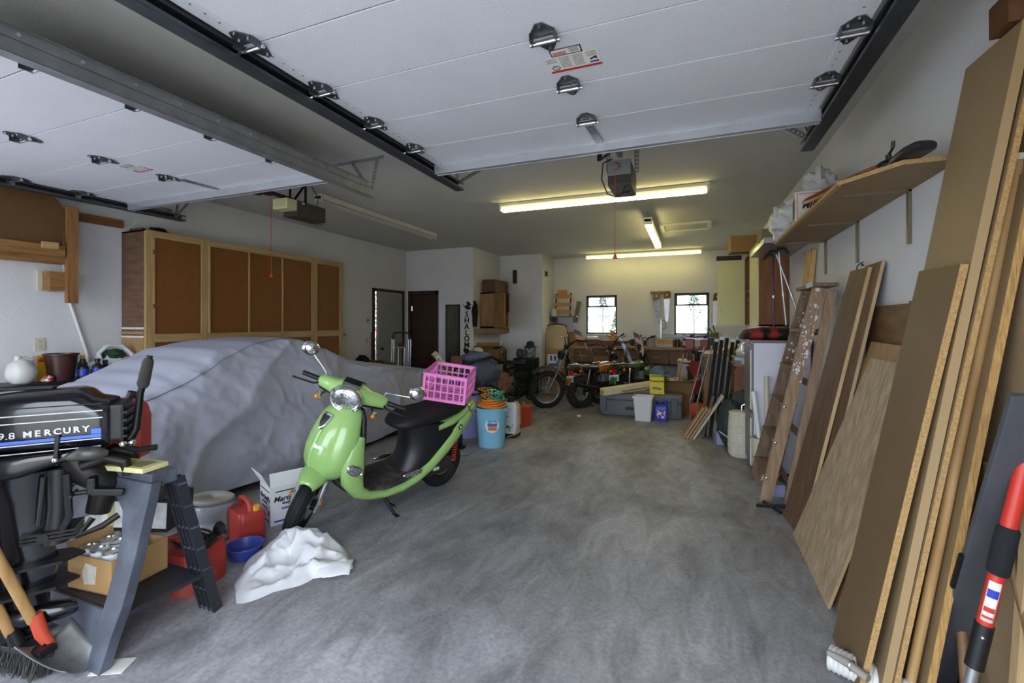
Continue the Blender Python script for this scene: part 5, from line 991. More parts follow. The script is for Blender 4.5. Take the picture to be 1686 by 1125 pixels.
for y in (-.05, .30):
    MB().torus((0, y, .30), .285, .016, (0, 1, 0), 40, 8).build('wheel_tyre', TYRE, wc, smooth=60); MB().torus((0, y - .035 if y < 0 else y + .035, .30), .25, .008, (0, 1, 0), 36, 6).build('push_rim', BLKM, wc, smooth=60)
    for k in range(12): a = 2 * math.pi * k / 12; MB().cyl((.02 * math.cos(a), y, .30 + .02 * math.sin(a)), (.275 * math.cos(a), y, .30 + .275 * math.sin(a)), .003, 5).build('spoke', GALV, wc)
    MB().cyl((0, y - .03, .3), (0, y + .03, .3), .03, 14).build('hub', CHROME, wc, smooth=40)
    MB().tube([(-.25, y, .98), (-.18, y, .92), (-.16, y, .30), (.25, y, .28), (.30, y, .62), (-.16, y, .64)], .012, 8).build('side_frame', BLKM, wc, smooth=50); MB().cyl((-.25, y, .98), (-.36, y, .98), .016, 10).build('push_handle', BLK, wc); MB().bb((-.1, y - .025, .68), (.22, y + .025, .71)).build('armrest', BLK, wc, bevel=.008); MB().torus((.33, y, .075), .06, .016, (0, 1, 0), 20, 6).build('caster', TYRE, wc, smooth=60)
MB().bb((-.17, -.05, .44), (.27, .30, .49)).build('seat', SEATB, wc, bevel=.015); MB().bb((-.19, -.05, .52), (-.165, .30, .92)).build('backrest', SEATB, wc, bevel=.01); MB().bb((-.195, .05, .62), (-.191, .14, .65)).build('maker_tag', WHITEPL, wc)
# bins and buckets beside the jackets
t = thing('trash_can', 'tall lavender plastic trash can behind the blue bucket', 'trash can', (-2.68, 5.20, 0)); MB().lathe([(.16, 0), (.17, .01), (.205, .58), (.222, .585), (.222, .61), (.20, .61), (.16, .02)], 30).build('body', LAV, t, smooth=40); MB().torus((0, 0, .60), .213, .009, n=30, m=6).build('rim', LAV, t, smooth=60)
tag(crumple((-2.68, 5.20, .68), (.19, .19, .12), 51, .28, 2.6, .1, 24, 14).build('dark_clothes', mat('navy_cloth', (34, 42, 62), .85), smooth=60), 'dark blue clothes spilling from the lavender trash can', 'clothes')
t = thing('round_tub', 'sky blue plastic tub with handles and a round sticker', 'tub', (-2.20, 4.93, 0)); MB().lathe([(.145, 0), (.152, .01), (.178, .43), (.192, .435), (.195, .46), (.178, .46), (.148, .02), (.001, .015)], 32).build('body', TEALP, t, smooth=40)
for s in (-1, 1): MB().tube([(s * .185, -.05, .44), (s * .215, -.03, .43), (s * .215, .03, .43), (s * .185, .05, .44)], .012, 8).build('handle', TEALP, t, smooth=60)
SKM = TR((.0, 0, .25), (0, 0, -.25))
def onbarrel(label_m, r0, a0, a1, z0, z1, nm):
    mb = MB(); mb.grid(lambda u, v: ((r0 + .0) * math.sin(a0 + (a1 - a0) * u), -(r0) * math.cos(a0 + (a1 - a0) * u), z0 + (z1 - z0) * v), 10, 2); return mb.build(nm, label_m, t, solid=.001, smooth=60)
mb = MB(); vs = [(.1715 * math.sin(.45 + .48 * math.cos(a)), -.1715 * math.cos(.45 + .48 * math.cos(a)), .27 + .085 * math.sin(a)) for a in [2 * math.pi * k / 28 for k in range(28)]]; mb.add(vs, [tuple(range(28))]); mb.build('round_sticker', PAPERW, t, solid=.001)
onbarrel(BLUES, .1735, .12, .78, .265, .295, 'sticker_blue'); onbarrel(mat('sticker_orange', (222, 120, 50), .5), .1725, .16, .74, .215, .262, 'sticker_orange'); onbarrel(INKG, .1745, .2, .7, .315, .325, 'sticker_text')
HOSEO = mat('orange_hose', (218, 126, 40), .45, var=.1)
t = thing('garden_hose', 'coil of orange hose resting on the sky blue tub', 'hose', (-2.20, 4.93, .462)); 
for k in range(4): MB().tube([((.165 - .02 * k) * math.cos(a), (.165 - .02 * k) * math.sin(a), .014 + .022 * k + .006 * math.sin(2 * a + k)) for a in [2 * math.pi * i / 36 for i in range(36)]], .014, 8, closed=True).build('coil', HOSEO, t, smooth=60)
rr_ = random.Random(8)
for k, (m, l) in enumerate([(mat('green_rope', (110, 200, 160), .7, rgb2=(20, 50, 40), scale=60, contrast=(.45, .55)), 'tangle of green and white rope on the orange hose'), (mat('yellow_rope', (220, 160, 50), .7, rgb2=(60, 30, 20), scale=50, contrast=(.45, .55)), 'yellow and black cord heaped on the orange hose')]):
    P = []; 
    for i in range(90): a = i * .55; P.append((-2.20 + (.08 if k == 0 else -.05) + .075 * math.cos(a) * (1 + .3 * math.sin(i * .37)), 4.90 + .065 * math.sin(a * 1.13 + k) * (1 + .3 * math.cos(i * .29)), .575 + .05 * math.sin(i * .23 + k) + .0006 * i))
    tag(MB().tube(P, .010, 6).build('rope', m, smooth=60), l, 'rope')
t = thing('garden_sprayer', 'white plastic tank sprayer with hose beside the blue tub', 'sprayer', (-2.15, 5.42, 0)); MB().loft(rbox(.10, .085, .44, .04, .75)).build('tank', WHITEPL, t, smooth=40); MB().cyl((0, 0, .44), (0, 0, .50), .05, 16).build('lid', BLK, t); MB().bb((-.09, -.095, .0), (.1, .09, .05)).build('base', BLK, t, bevel=.008); MB().bb((-.06, -.0875, .26), (.0, -.0855, .27)).build('print', INK, t); MB().bb((-.05, -.0878, .08), (.06, -.0855, .17)).build('diagram_label', mat('sprayer_label', (200, 200, 196), .5, rgb2=(30, 30, 30), scale=30, contrast=(.55, .6)), t)
MB().tube([(.05, 0, .46), (.13, -.03, .40), (.15, -.05, .2), (.10, -.10, .05), (-.0, -.13, .02)], .008, 7).build('hose', mat('tan_hose', (150, 130, 96), .6), t, smooth=60); tag(crumple((-2.27, 5.50, .66), (.10, .08, .15), 61, .3, 3, .1, 22, 16).build('plush_toy', mat('plush_brown', (110, 72, 48), .9, rgb2=(60, 30, 26), scale=14), smooth=60), 'brown furry toy slumped on top of the sprayer', 'toy')
t = thing('fuel_can', 'red fuel can on the floor behind the white sprayer', 'fuel can', (-2.22, 6.02, 0), (0, 0, 1.2)); MB().loft(rbox(.13, .09, .30, .04, .6)).build('body', mat('faded_red', (176, 66, 44), .5, var=.1), t, smooth=40); MB().cyl((.03, 0, .29), (.05, 0, .33), .025, 12).build('cap', BRASS, t); MB().tube([(.10, 0, .2), (.22, .04, .17), (.36, .06, .15)], .006, 6).build('spout', BLK, t)
t = thing('chain_saw', 'small dark engine tool on the floor behind the scooter wheel', 'engine tool', (-2.58, 4.62, 0)); MB().bb((-.1, -.08, .03), (.12, .08, .17)).build('housing', BLK, t, bevel=.02); MB().bb((-.02, -.09, .10), (.06, -.075, .15)).build('red_cover', REDP, t, bevel=.01); MB().torus((.0, 0, .26), .09, .012, (0, 1, 0), 22, 6).build('handle', BLK, t, smooth=60); MB().ball((.02, -.06, .28), (.06, .03, .06), 12, 8).build('pull_starter', GALV, t, smooth=40); MB().bb((-.12, -.1, 0), (.14, .1, .03)).build('base', BLKM, t)
tag(crumple((-2.36, 4.46, .02), (.10, .07, .025), 5, .35, 3, .1, 18, 10).build('glove', mat('grey_glove', (140, 140, 138), .8), smooth=60), 'grey work glove on the floor behind the scooter', 'glove')
tag(crumple((-2.26, 7.05, .015), (.09, .05, .02), 9, .35, 3, .1, 16, 8).build('rag', mat('grey_glove', (140, 140, 138), .8), smooth=60), 'grey rag on the floor under the knobbly motorcycle wheel', 'rag')
# motorcycles
FORKM = mat('dull_fork', (92, 92, 94), .4, .7, var=.2)
KNOB = mat('knobbly_rubber', (30, 29, 28), .85, var=.2)
def moto(label, loc, rz, tank, fat=False, plate=None, steer=.3, knob=True, rack=True, flag=False):
    t = thing('motorcycle', label, 'motorcycle', loc, (math.radians(-8), 0, rz)); Rr = .27 if fat else .315; rt = .065 if fat else .045; wb = 1.12
    def wheel(M, pre):
        MB(M).torus((0, 0, 0), Rr - rt, rt, (0, 1, 0), 40, 10).build(pre + '_tyre', KNOB, t, smooth=60)
        if knob:
            kb = MB(M)
            for k in range(34):
                a = 2 * math.pi * k / 34
                for y in (-.6, 0, .6): kb.box(((Rr - rt + rt * (1.0 - .12 * abs(y))) * math.cos(a + .09 * (y == 0)), y * rt, (Rr - rt + rt * (1 - .12 * abs(y))) * math.sin(a + .09 * (y == 0))), (.022, rt * .42, .026), (0, -a, 0))
            tag(kb.build(pre + '_tread_blocks', KNOB, t), kind='stuff')
        rim = MB(M).torus((0, 0, 0), Rr - 2 * rt + .006, .012, (0, 1, 0), 36, 8, 1.5).build(pre + '_rim', SILVER, t, smooth=60)
        for k in range(18): a = 2 * math.pi * k / 18; s = .02 if k % 2 else -.02; MB(M).cyl((.035 * math.cos(a + .4), s, .035 * math.sin(a + .4)), ((Rr - 2 * rt) * math.cos(a), 0, (Rr - 2 * rt) * math.sin(a)), .0028, 5).build('spoke', SILVER, rim)
        MB(M).lathe([(.05, -.045), (.055, -.02), (.055, .02), (.05, .045)], 18, TR((0, 0, 0), (R90, 0, 0))).build(pre + '_hub', SILVER, t, smooth=40)
    wheel(TR((0, 0, Rr)), 'rear')
    ax_ = Vector((-.42, 0, .9)).normalized(); p_ = Vector((wb, 0, Rr)); MSx = Matrix.Translation(p_) @ Matrix.Rotation(steer, 4, ax_) @ Matrix.Translation(-p_); wheel(MSx @ TR((wb, 0, Rr)), 'front')
    for s in (-1, 1):
        MB(MSx).tube([(wb, s * .085, Rr), (wb - .14, s * .085, Rr + .30)], .024, 10).tube([(wb - .12, s * .085, Rr + .27), (wb - .33, s * .085, Rr + .70)], .017, 10).build('fork_leg', FORKM, t, smooth=40)
        MB().tube([(0, s * .09, Rr), (.40, s * .09, .36)], [.018, .022], 8).build('swing_arm', BLKM, t, smooth=40); MB().tube([(.04, s * .12, Rr + .03), (.16, s * .12, .64)], [.016, .016], 10).build('shock_absorber', CHROME, t, smooth=40)
        MB(MSx).tube([(wb - .33, s * .02, Rr + .72), (wb - .36, s * .12, Rr + .80), (wb - .40, s * .24, Rr + .88), (wb - .48, s * .36, Rr + .88)], .011, 8).build('handlebar', BLKM, t, smooth=60)
        MB(MSx).cyl((wb - .45, s * .31, Rr + .88), (wb - .52, s * .41, Rr + .88), .017, 10).build('grip', BLK, t); MB(MSx).tube([(wb - .38, s * .25, Rr + .87), (wb - .34, s * .3, Rr + .86), (wb - .41, s * .40, Rr + .86)], .006, 6).build('lever', BLKM, t)
        MB().ball((-.06, s * .13, .62), (.025, .02, .025), 10, 6).build('rear_indicator', AMBER, t, smooth=60)
    MB(MSx).tube([(wb - .40, .24, Rr + .88), (wb - .30, .10, Rr + .80), (wb - .15, .05, Rr + .40)], .005, 6).build('cable', BLK, t); MB(MSx).lathe([(.07, 0), (.08, .04), (.05, .10)], 16, TR((wb - .20, 0, Rr + .60), (0, -1.75, 0))).build('headlight', BLK, t, smooth=40); MB(MSx).cyl((wb - .34, 0, Rr + .70), (wb - .32, 0, Rr + .77), .04, 14).build('speedometer', BLK, t)
    MB().tube([(.80, 0, Rr + .62), (.62, 0, .62), (.30, 0, .60), (.12, .0, .60)], .022, 8).tube([(.78, 0, Rr + .52), (.70, 0, .30), (.40, 0, .22), (.34, 0, .58)], .02, 8).build('frame', BLKM, t, smooth=50)
    MB().loft([xring(x, z0, z1, w, 18, .8) for x, z0, z1, w in ((.36, .58, .64, .05), (.42, .57, .70, .095), (.56, .58, .76, .115), (.70, .62, .77, .10), (.78, .66, .74, .05))]).build('fuel_tank', tank, t, smooth=50)
    MB().loft([xring(x, z0, z1, w, 18, .7) for x, z0, z1, w in ((-.08, .63, .68, .07), (.0, .61, .71, .11), (.2, .60, .70, .12), (.38, .60, .69, .10), (.44, .62, .67, .05))]).build('seat', SEATB, t, smooth=50)
    MB().bb((.42, -.09, .24), (.66, .09, .42)).build('crankcase', GREASE, t, bevel=.03); MB().loft([[(.56 + a + .10 * (z - .4), b, z) for a, b in ((-.07, -.08), (.07, -.08), (.07, .08), (-.07, .08))] for z in (.40, .56)]).build('cylinder', SILVER, t)
    for k in range(6): MB().box((.57 + .003 * k, 0, .42 + .024 * k), (.18, .19, .006)).build('cooling_fin', SILVER, t)
    MB().lathe([(.075, -.105), (.075, -.09)], 20, TR((.50, 0, .32), (R90, 0, 0))).build('engine_cover', SILVER, t, smooth=40)
    MB().tube([(.66, -.06, .50), (.74, -.09, .40), (.66, -.13, .28), (.2, -.14, .32), (-.18, -.15, .40)], [.018, .018, .02, .035, .032], 10).build('exhaust', GREASE, t, smooth=60)
    MB().tube([(.40, -.07, .34), (.0, -.07, Rr - .03)], .008, 6).tube([(.40, -.07, .42), (.0, -.07, Rr + .04)], .008, 6).build('chain', GREASE, t)
    fe = []
    for i in range(10):
        a = math.radians(40 + 115 * i / 9); fe.append([((Rr + .045) * math.cos(a), .075 * y, Rr + (Rr + .045) * math.sin(a) - .02 * y * y) for y in (-1, -.5, 0, .5, 1)])
    MB().loft(fe, cap=False, closed=False).build('rear_fender', BLKM if not fat else tank, t, solid=.004, smooth=60)
    MB(MSx @ Matrix.Translation((wb, 0, 0))).loft([[(p[0] * .98, p[1], p[2] + .06) for p in r] for r in fe], cap=False, closed=False).build('front_fender', tank, t, solid=.004, smooth=60)
    MB().lathe([(.035, 0), (.045, .02), (.04, .05)], 16, TR((-.13, 0, .60), (0, -R90, 0))).build('tail_light', REDL, t, smooth=40)
    if rack:
        r = MB()
        for s in (-1, 1): r.tube([(.16, s * .11, .72), (-.25, s * .11, .74), (-.28, s * .09, .74)], .008, 8)
        for x in (-.28, -.12, .04): r.tube([(x, -.11, .74), (x, .11, .74)], .007, 8)
        r.tube([(-.05, .11, .73), (.02, .11, .60)], .008, 8).tube([(-.05, -.11, .73), (.02, -.11, .60)], .008, 8).build('rear_rack', CHROME, t, smooth=60)
    if plate:
        p = MB().box((-.20, 0, .50), (.004, .19, .11), (0, .15, 0)).build('licence_plate', mat('plate_white', (206, 212, 214), .4), t, bevel=.004); lettering('plate_number', plate[0], .07, plate[1], p, (-.204, 0, .50), (R90 - .15, 0, -R90), depth=.0008, bold=.002)
    MB().tube([(.42, .09, .24), (.36, .2, .1), (.34, .27, .04)], .010, 8).build('side_stand', BLKM, t)
    return t
OLIVE = mat('olive_tank', (52, 56, 40), .35, var=.1); ORT = mat('amber_tank', (150, 92, 28), .3, var=.1, coat=.3); GRT = mat('green_tank', (52, 96, 44), .3, var=.1, coat=.3); DRT = mat('dark_tank', (30, 30, 32), .35)
moto('olive motorcycle with knobbly spoked wheel at the left of the row', (-1.53, 8.25, 0), math.radians(225), OLIVE, False, None, -.12)
moto('amber tank trail motorcycle with fat rear tyre and green plate', (-1.74, 7.66, 0), math.radians(52), ORT, True, ('WA 523', mat('plate_green', (40, 110, 90), .5)), .35)
moto('green tank motorcycle with white plate behind the grey case', (-1.10, 8.13, 0), math.radians(66), GRT, True, ('585.2', INKB), .1, False)
def flag(label, loc, rz, lean, drop):
    t = thing('flag', label, 'flag', loc, (0, lean, rz)); MB().cyl((0, 0, 0), (0, 0, .62), .004, 6).build('staff', HAND, t); MB().ball((0, 0, .625), .010, 8, 6).build('finial', BRASS, t); RED = mat('flag_red', (150, 34, 40), .8, var=.05); WHT = mat('flag_white', (208, 204, 198), .8, var=.03); BLU = mat('flag_blue', (34, 40, 84), .8, var=.05)
    def P(u, v): return (.30 * u * math.cos(1.1 * u * drop), .022 * math.sin(u * 9 + v * 3) * u, .59 - .19 * v - .30 * u * math.sin(1.15 * drop) * (.6 + .4 * u))
    for k in range(13):
        u0 = .42 if k < 7 else 0; mb = MB(); mb.grid(lambda a, b: P(u0 + (1 - u0) * a, (k + b) / 13), 10, 1); mb.build('red_stripe' if k % 2 == 0 else 'white_stripe', RED if k % 2 == 0 else WHT, t, smooth=60, solid=.001)
    mb = MB(); mb.grid(lambda a, b: P(.42 * a, b * 7 / 13), 6, 6); mb.build('blue_canton', BLU, t, smooth=60, solid=.0012); st = MB()
    for i in range(5):
        for j in range(4): p = Vector(P(.42 * (i + .5) / 5, (j + .5) * 7 / 13 / 4)); st.box((p.x, p.y, p.z), (.009, .006, .009), (0, .78, 0))
    tag(st.build('stars', WHT, t), kind='stuff')
flag('small striped flag drooping from the amber motorcycle handlebar', (-1.80, 7.98, .78), 0.35, -.28, 1.05)
flag('small striped flag on a leaning staff above the green motorcycle', (-.84, 8.30, .72), -.2, -.22, 1.2)
# workbench
BEN = wood('bench_wood', (128, 96, 58), (158, 122, 78), 'x', 2.5, 10); BEND = wood('bench_dark', (84, 58, 36), (110, 80, 52), 'x', 2.5, 10)
wb_ = thing('workbench', 'long wooden workbench with drawers under the back windows', 'workbench', (-1.2, 9.95, 0)); MB().bb((-1.25, -.37, .91), (1.72, .34, .96)).build('worktop', BEN, wb_, bevel=.003)
for k in range(5):
    x0 = -1.2 + .50 * k; d = MB().bb((x0 + .01, -.33, .62), (x0 + .47, -.30, .88)).build('drawer', BEND, wb_); MB().bb((x0 + .16, -.335, .735), (x0 + .32, -.328, .765)).build('pull', BEN, d)
MB().bb((-1.22, -.30, .58), (1.29, .33, .60)).build('drawer_floor', BEND, wb_); MB().bb((-1.22, -.28, .12), (1.29, .33, .15)).build('low_shelf', BEND, wb_)
for x in (-1.2, 0, 1.27):
    for y in (-.31, .29): MB().bb((x - .04, y - .03, 0), (x + .04, y + .04, .91)).build('leg', BEN, wb_)
sb = thing('side_bench', 'short wooden side bench along the right wall under the cream cupboard', 'workbench', (.62, 8.6, 0)); MB().bb((-.45, -.9, .93), (.42, .25, .97)).build('worktop', BEN, sb); MB().bb((-.43, -.88, .62), (-.40, .23, .93)).build('apron', BEND, sb)
for x in (-.4, .36):
    for y in (-.84, .19): MB().bb((x - .035, y - .035, 0), (x + .035, y + .035, .93)).build('leg', BEN, sb)
Z = .962
TANC = mat('tan_carton', (186, 150, 84), .7); KRAFT = mat('kraft', (150, 116, 74), .8, var=.08); BLUEC = mat('blue_carton', (62, 76, 140), .6); GRNB = mat('green_glass', (54, 130, 60), .25)
open_box('open cardboard box with peaked flap in front of the workbench', (-1.55, 9.20, .50), .2, .30, .22, .30, (('l', .35, .24), ('r', .35, .26), ('f', .9, .16)), CARDD); carton('large flat carton under the peaked cardboard box', (-1.55, 9.2, 0), .2, (.6, .46, .498), CARDD)
carton('long dark picture frame box lying at the left end of the workbench', (-2.08, 9.80, Z), .15, (.5, .20, .14), BEND); carton('white paper stack on the dark frame box', (-2.0, 9.82, Z + .142), .4, (.24, .2, .05), PAPERW, 'paper_stack', 'papers'); carton('pale green tin box under the left window', (-2.05, 10.16, Z), .0, (.22, .14, .20), mat('pale_green', (130, 150, 130), .6)); carton('red-brown tool box near the carved bear', (-1.66, 9.84, Z), -.1, (.34, .18, .12), mat('brick_red', (110, 62, 46), .6))
t = thing('carved_bear', 'small carved wooden bear figure under the left window', 'figurine', (-1.60, 10.08, Z)); WB = wood('carved_pine', (170, 118, 58), (196, 146, 82), 'z', 6, 4)
MB().lathe([(.07, 0), (.085, .06), (.075, .16), (.05, .22)], 16, sq=(1, .8)).build('body', WB, t, smooth=50); MB().ball((0, -.01, .27), (.058, .055, .055), 14, 10).ball((0, -.06, .26), (.025, .03, .022), 10, 6).build('head', WB, t, smooth=60)
for s in (-1, 1): MB().ball((s * .045, 0, .32), (.02, .012, .02), 10, 6).build('ear', WB, t, smooth=60); MB().tube([(s * .06, -.02, .19), (s * .10, -.05, .21), (s * .12, -.06, .235)], [.026, .022, .018], 8).build('paw', WB, t, smooth=60)
t = thing('air_rifle', 'dark long tool propped on the workbench between the windows', 'tool', (-1.22, 9.90, Z + .05), (0, -.35, .1)); MB().bb((-.34, -.02, .02), (.28, .02, .07)).build('body', BLKM, t, bevel=.01); MB().bb((-.34, -.022, -.06), (-.22, .022, .03)).build('handle', BLK, t, bevel=.01)
t = thing('table_saw_fence', 'pale blue metal level leaning against the front of the workbench', 'level', (-1.02, 9.35, .45), (0, -.42, 0)); MB().bb((-.03, -.02, 0), (.03, .02, .85)).build('beam', mat('pale_blue_metal', (150, 162, 190), .4, .5), t); MB().bb((-.012, -.022, .38), (.012, .022, .46)).build('vial', GRNB, t)
MB().bb((-.05, -.02, -.45), (.05, .02, .02)).build('foot', BLKM, t)
bottle('green glass bottle standing on the workbench', (-.98, 9.86, Z), .045, .24, GRNB, BLK); can('grey lidded pail on the workbench beside the green bottle', (-.78, 9.86, Z), .085, .20, mat('grey_pail', (150, 150, 146), .5), PAPERW, 'pail', 'pail'); carton('white and tan carton on the workbench below the hanging saws', (-.50, 9.78, Z), .02, (.30, .2, .16), TANC, parts=((-.5, .5, 0, .38, mat('lilac_label', (176, 172, 200), .6)),))
can('dark brown jar in front of the grey parts drawers', (-.26, 9.74, Z), .05, .15, mat('brown_jar', (60, 40, 30), .3), BLK, 'jar', 'jar'); can('black paint tin with pale label on the workbench', (-.08, 9.72, Z), .075, .18, BLK, GALV, band=mat('lilac_label', (176, 172, 200), .6)); can('small brown tin between the jars on the workbench', (-.17, 9.86, Z), .045, .12, mat('brown_tin', (96, 62, 40), .5)); can('green and silver tin at the right end of the bench', (.36, 9.66, Z), .07, .20, mat('green_tin', (50, 84, 66), .4), GALV)
t = thing('parts_drawers', 'grey cabinet of small parts drawers under the right window', 'drawer unit', (-.28, 10.12, Z)); MB().bb((-.30, -.08, 0), (.26, .1, .24)).build('case', GREYP, t)
DRW = mat('clear_drawer', (120, 128, 134), .2, var=.25, scale=30)
for i in range(8):
    for j in range(4): MB().bb((-.295 + .069 * i, -.09, .008 + .058 * j), (-.233 + .069 * i, -.078, .058 + .058 * j)).build('drawer', DRW, t)
for k, (x, y, m, h, l) in enumerate([(-.02, 10.05, WHITEPL, .16, 'white jar under the right window'), (.07, 10.1, BLUEB, .14, 'small blue jar under the right window'), (.16, 10.02, mat('amber_jar', (150, 90, 40), .3), .13, 'amber jar under the right window'), (.24, 10.12, REDP, .12, 'red capped jar at the right corner of the right window'), (-.12, 10.2, GREYP, .26, 'grey jar on the sill behind the parts drawers'), (.02, 10.2, mat('olive_jar', (90, 96, 70), .4), .25, 'olive jar on the sill under the right window')]): can(l, (x, y, Z), .042, h, m, BLK if k % 2 else GALV, 'jar', 'jar')
carton('white tray tilted above the red vise', (.12, 9.75, Z), .3, (.22, .18, .17), WHITEPL, 'tray', 'tray'); carton('blue box at the right end of the bench by the window', (.30, 10.0, Z), .1, (.14, .12, .22), mat('royal_blue', (50, 56, 150), .5)); 
t = thing('tool_pouch', 'olive canvas pouch with dark tools sticking out at the right window', 'pouch', (.42, 9.82, Z)); MB().lathe([(.06, 0), (.085, .1), (.08, .30)], 14, sq=(1, .7)).build('pouch', mat('olive_canvas', (112, 108, 56), .9), t, smooth=50)
for p, q in (((0, 0, .25), (-.32, -.02, .22)), ((-.02, 0, .28), (-.11, .0, .40)), ((.02, 0, .28), (-.02, .0, .44))): MB().cyl(p, q, .012, 8).build('tool_handle', BLK, t)
carton('slanted wooden case leaning under the cream cupboard', (.62, 8.25, .972), .1, (.30, .5, .10), wood('case_wood', (150, 112, 60), (176, 136, 80), 'y', 3, 8), 'wooden_case', 'case', rot=(.0, -.35, .1))
t = thing('bench_vise', 'red bench vise on a dark pedestal beside the workbench', 'vise', (.10, 9.05, 0)); MB().lathe([(.16, 0), (.16, .02), (.04, .05), (.035, .88), (.1, .90), (.1, .93)], 16).build('pedestal', BLKM, t, smooth=40); VR = mat('vise_red', (120, 22, 20), .35, var=.1)
MB().bb((-.20, -.07, .95), (-.04, .07, 1.17)).bb((-.2, -.05, .93), (.02, .05, .99)).build('fixed_jaw', VR, t, bevel=.02); MB().bb((.06, -.07, .97), (.20, .07, 1.16)).build('sliding_jaw', VR, t, bevel=.02); MB().cyl((-.1, 0, 1.02), (.26, 0, 1.02), .02, 10).build('screw', GALV, t); MB().cyl((.25, -.1, 1.02), (.25, .1, 1.02), .008, 8).build('tommy_bar', GALV, t)
# saws on the back wall
t = thing('saw_rack', 'brown wooden batten on the back wall holding saws', 'rack', (-.62, 10.295, 2.10)); MB().bb((-.20, -.03, -.02), (.20, 0, .03)).build('batten', wood('rack_wood', (110, 72, 44), (140, 98, 62), 'x', 3, 8), t); MB().cyl((-.08, -.05, 0), (-.08, -.02, 0), .008, 8).cyl((.1, -.05, 0), (.1, -.02, 0), .008, 8).build('peg', BLKM, t)
SAWM = mat('rusty_saw_steel', (150, 150, 158), .4, .6, rgb2=(96, 92, 98), scale=12); WHS = mat('bright_saw_steel', (206, 208, 216), .35, .5, var=.1)
def saw(label, loc, m, hm, L=.58, w=.13, tilt=0): 
    t = thing('hand_saw', label, 'saw', loc, (0, tilt, 0)); MB().prism([(-w / 2, -.06), (w / 2, -.06), (w * .28, -L), (-w * .12, -L)], -.004, -.002, 'y').build('blade', m, t); g = MB(); g.prism([(-w / 2, -.12), (w / 2, -.10), (w * .55, .02), (.02, .06), (-w * .45, .03)], -.018, .006, 'y').build('handle', hm, t, bevel=.004); MB().cyl((0, -.021, -.03), (0, -.019, -.03), .012, 10).build('rivet', BRASS, t)
saw('grey rusty hand saw hanging left on the batten', (-.70, 10.255, 2.06), SAWM, mat('grey_handle', (110, 104, 96), .6), .62, .15, -.06); saw('bright hand saw with brown handle hanging right on the batten', (-.48, 10.255, 2.08), WHS, mat('brown_handle', (110, 64, 32), .5), .60, .14, .03); saw('long pale saw hanging beside the cream cupboard', (.49, 10.27, 2.02), WHS, DKPLY, .64, .13, .08)
t = thing('hacksaw', 'thin bow saw frame standing below the hanging saws', 'saw', (-.60, 10.2, 1.0)); MB().tube([(0, 0, .52), (.07, 0, .50), (.10, 0, .42), (.09, 0, .34), (0, 0, .30)], .006, 6).build('bow', BLKM, t); MB().bb((-.014, -.008, 0), (.014, .008, .54)).build('blade_bar', WHS, t)
# recess shelf with wooden rack, jar; chair; boxes on the floor
t = thing('recess_shelf', 'grey metal shelf in the back left recess', 'shelf', (-2.82, 10.1, 1.58)); MB().bb((-.17, -.2, 0), (.45, .19, .025)).build('board', GREYP, t)
for x in (-.1, .38): MB().bb((x - .01, -.15, -.12), (x + .01, .19, 0)).build('bracket', BLKM, t)
t = thing('magazine_rack', 'small wooden tiered rack on the recess shelf', 'rack', (-2.72, 10.08, 1.607)); OR = wood('rack_pine', (176, 120, 48), (204, 148, 72), 'x', 4, 6)
for z, y in ((.05, -.06), (.22, -.02), (.40, .02)): MB().bb((-.2, y - .02, z), (.2, y, z + .085)).build('slat', OR, t)
for x in (-.17, .17): MB().bar((x, -.04, 0), (x, .06, .52), .02, .03).build('upright', BLKM, t)
MB().bb((-.13, .03, .46), (.08, .05, .60)).build('back_board', OR, t); 
can('white enamel jar at the left end of the recess shelf', (-2.90, 9.98, 1.607), .06, .17, mat('enamel', (190, 186, 176), .4), GALV, 'jar', 'jar'); tag(MB(TR((-2.44, 10.12, 1.607), (0, .18, 0))).bb((-.01, -.08, 0), (.09, -.06, .34)).build('sanding_board', mat('grey_green_board', (108, 108, 90), .7)), 'grey-green board leaning at the right end of the recess shelf', 'board')
ch = thing('padded_chair', 'beige padded chair with rounded back in the back left recess', 'chair', (-2.70, 9.45, 0)); BEI = mat('beige_vinyl', (186, 160, 112), .5, var=.08); MB().loft([[(x * w, y, z) for x, y in ((-1, 0), (-.8, -.03), (0, -.05), (.8, -.03), (1, 0), (.8, .04), (0, .05), (-.8, .04))] for z, w in ((.50, .20), (.60, .235), (1.15, .245), (1.32, .235), (1.39, .19), (1.41, .08))]).build('backrest', BEI, ch, smooth=50); MB().bb((-.25, -.42, .42), (.25, .02, .50)).build('seat', BEI, ch, bevel=.02)
MB().tube([(-.25, .03, .45), (-.255, .04, 1.2), (-.2, .04, 1.40), (0, .04, 1.435), (.2, .04, 1.40), (.255, .04, 1.2), (.25, .03, .45)], .014, 8).build('back_frame', BLKM, ch, smooth=60)
for x in (-.22, .22):
    for y in (-.38, .0): MB().cyl((x, y, 0), (x, y, .42), .014, 8).build('leg', BLKM, ch)
carton('white and blue printed box on top of the stacked carton by the chair', (-2.58, 8.92, .56), .0, (.24, .2, .26), WHITEP, parts=((-.3, -.1, .5, .9, INKB), (.05, .25, .5, .9, INKB), (-.4, .4, .1, .3, BLUEC))); carton('brown carton stacked under the white and blue box', (-2.58, 8.92, 0), .1, (.4, .34, .558), CARDD); carton('flat brown carton on the white and blue box', (-2.56, 8.92, .822), -.05, (.3, .24, .10), KRAFT); carton('brown carton standing behind the beige chair', (-2.42, 9.83, Z), .0, (.20, .22, .30), KRAFT)
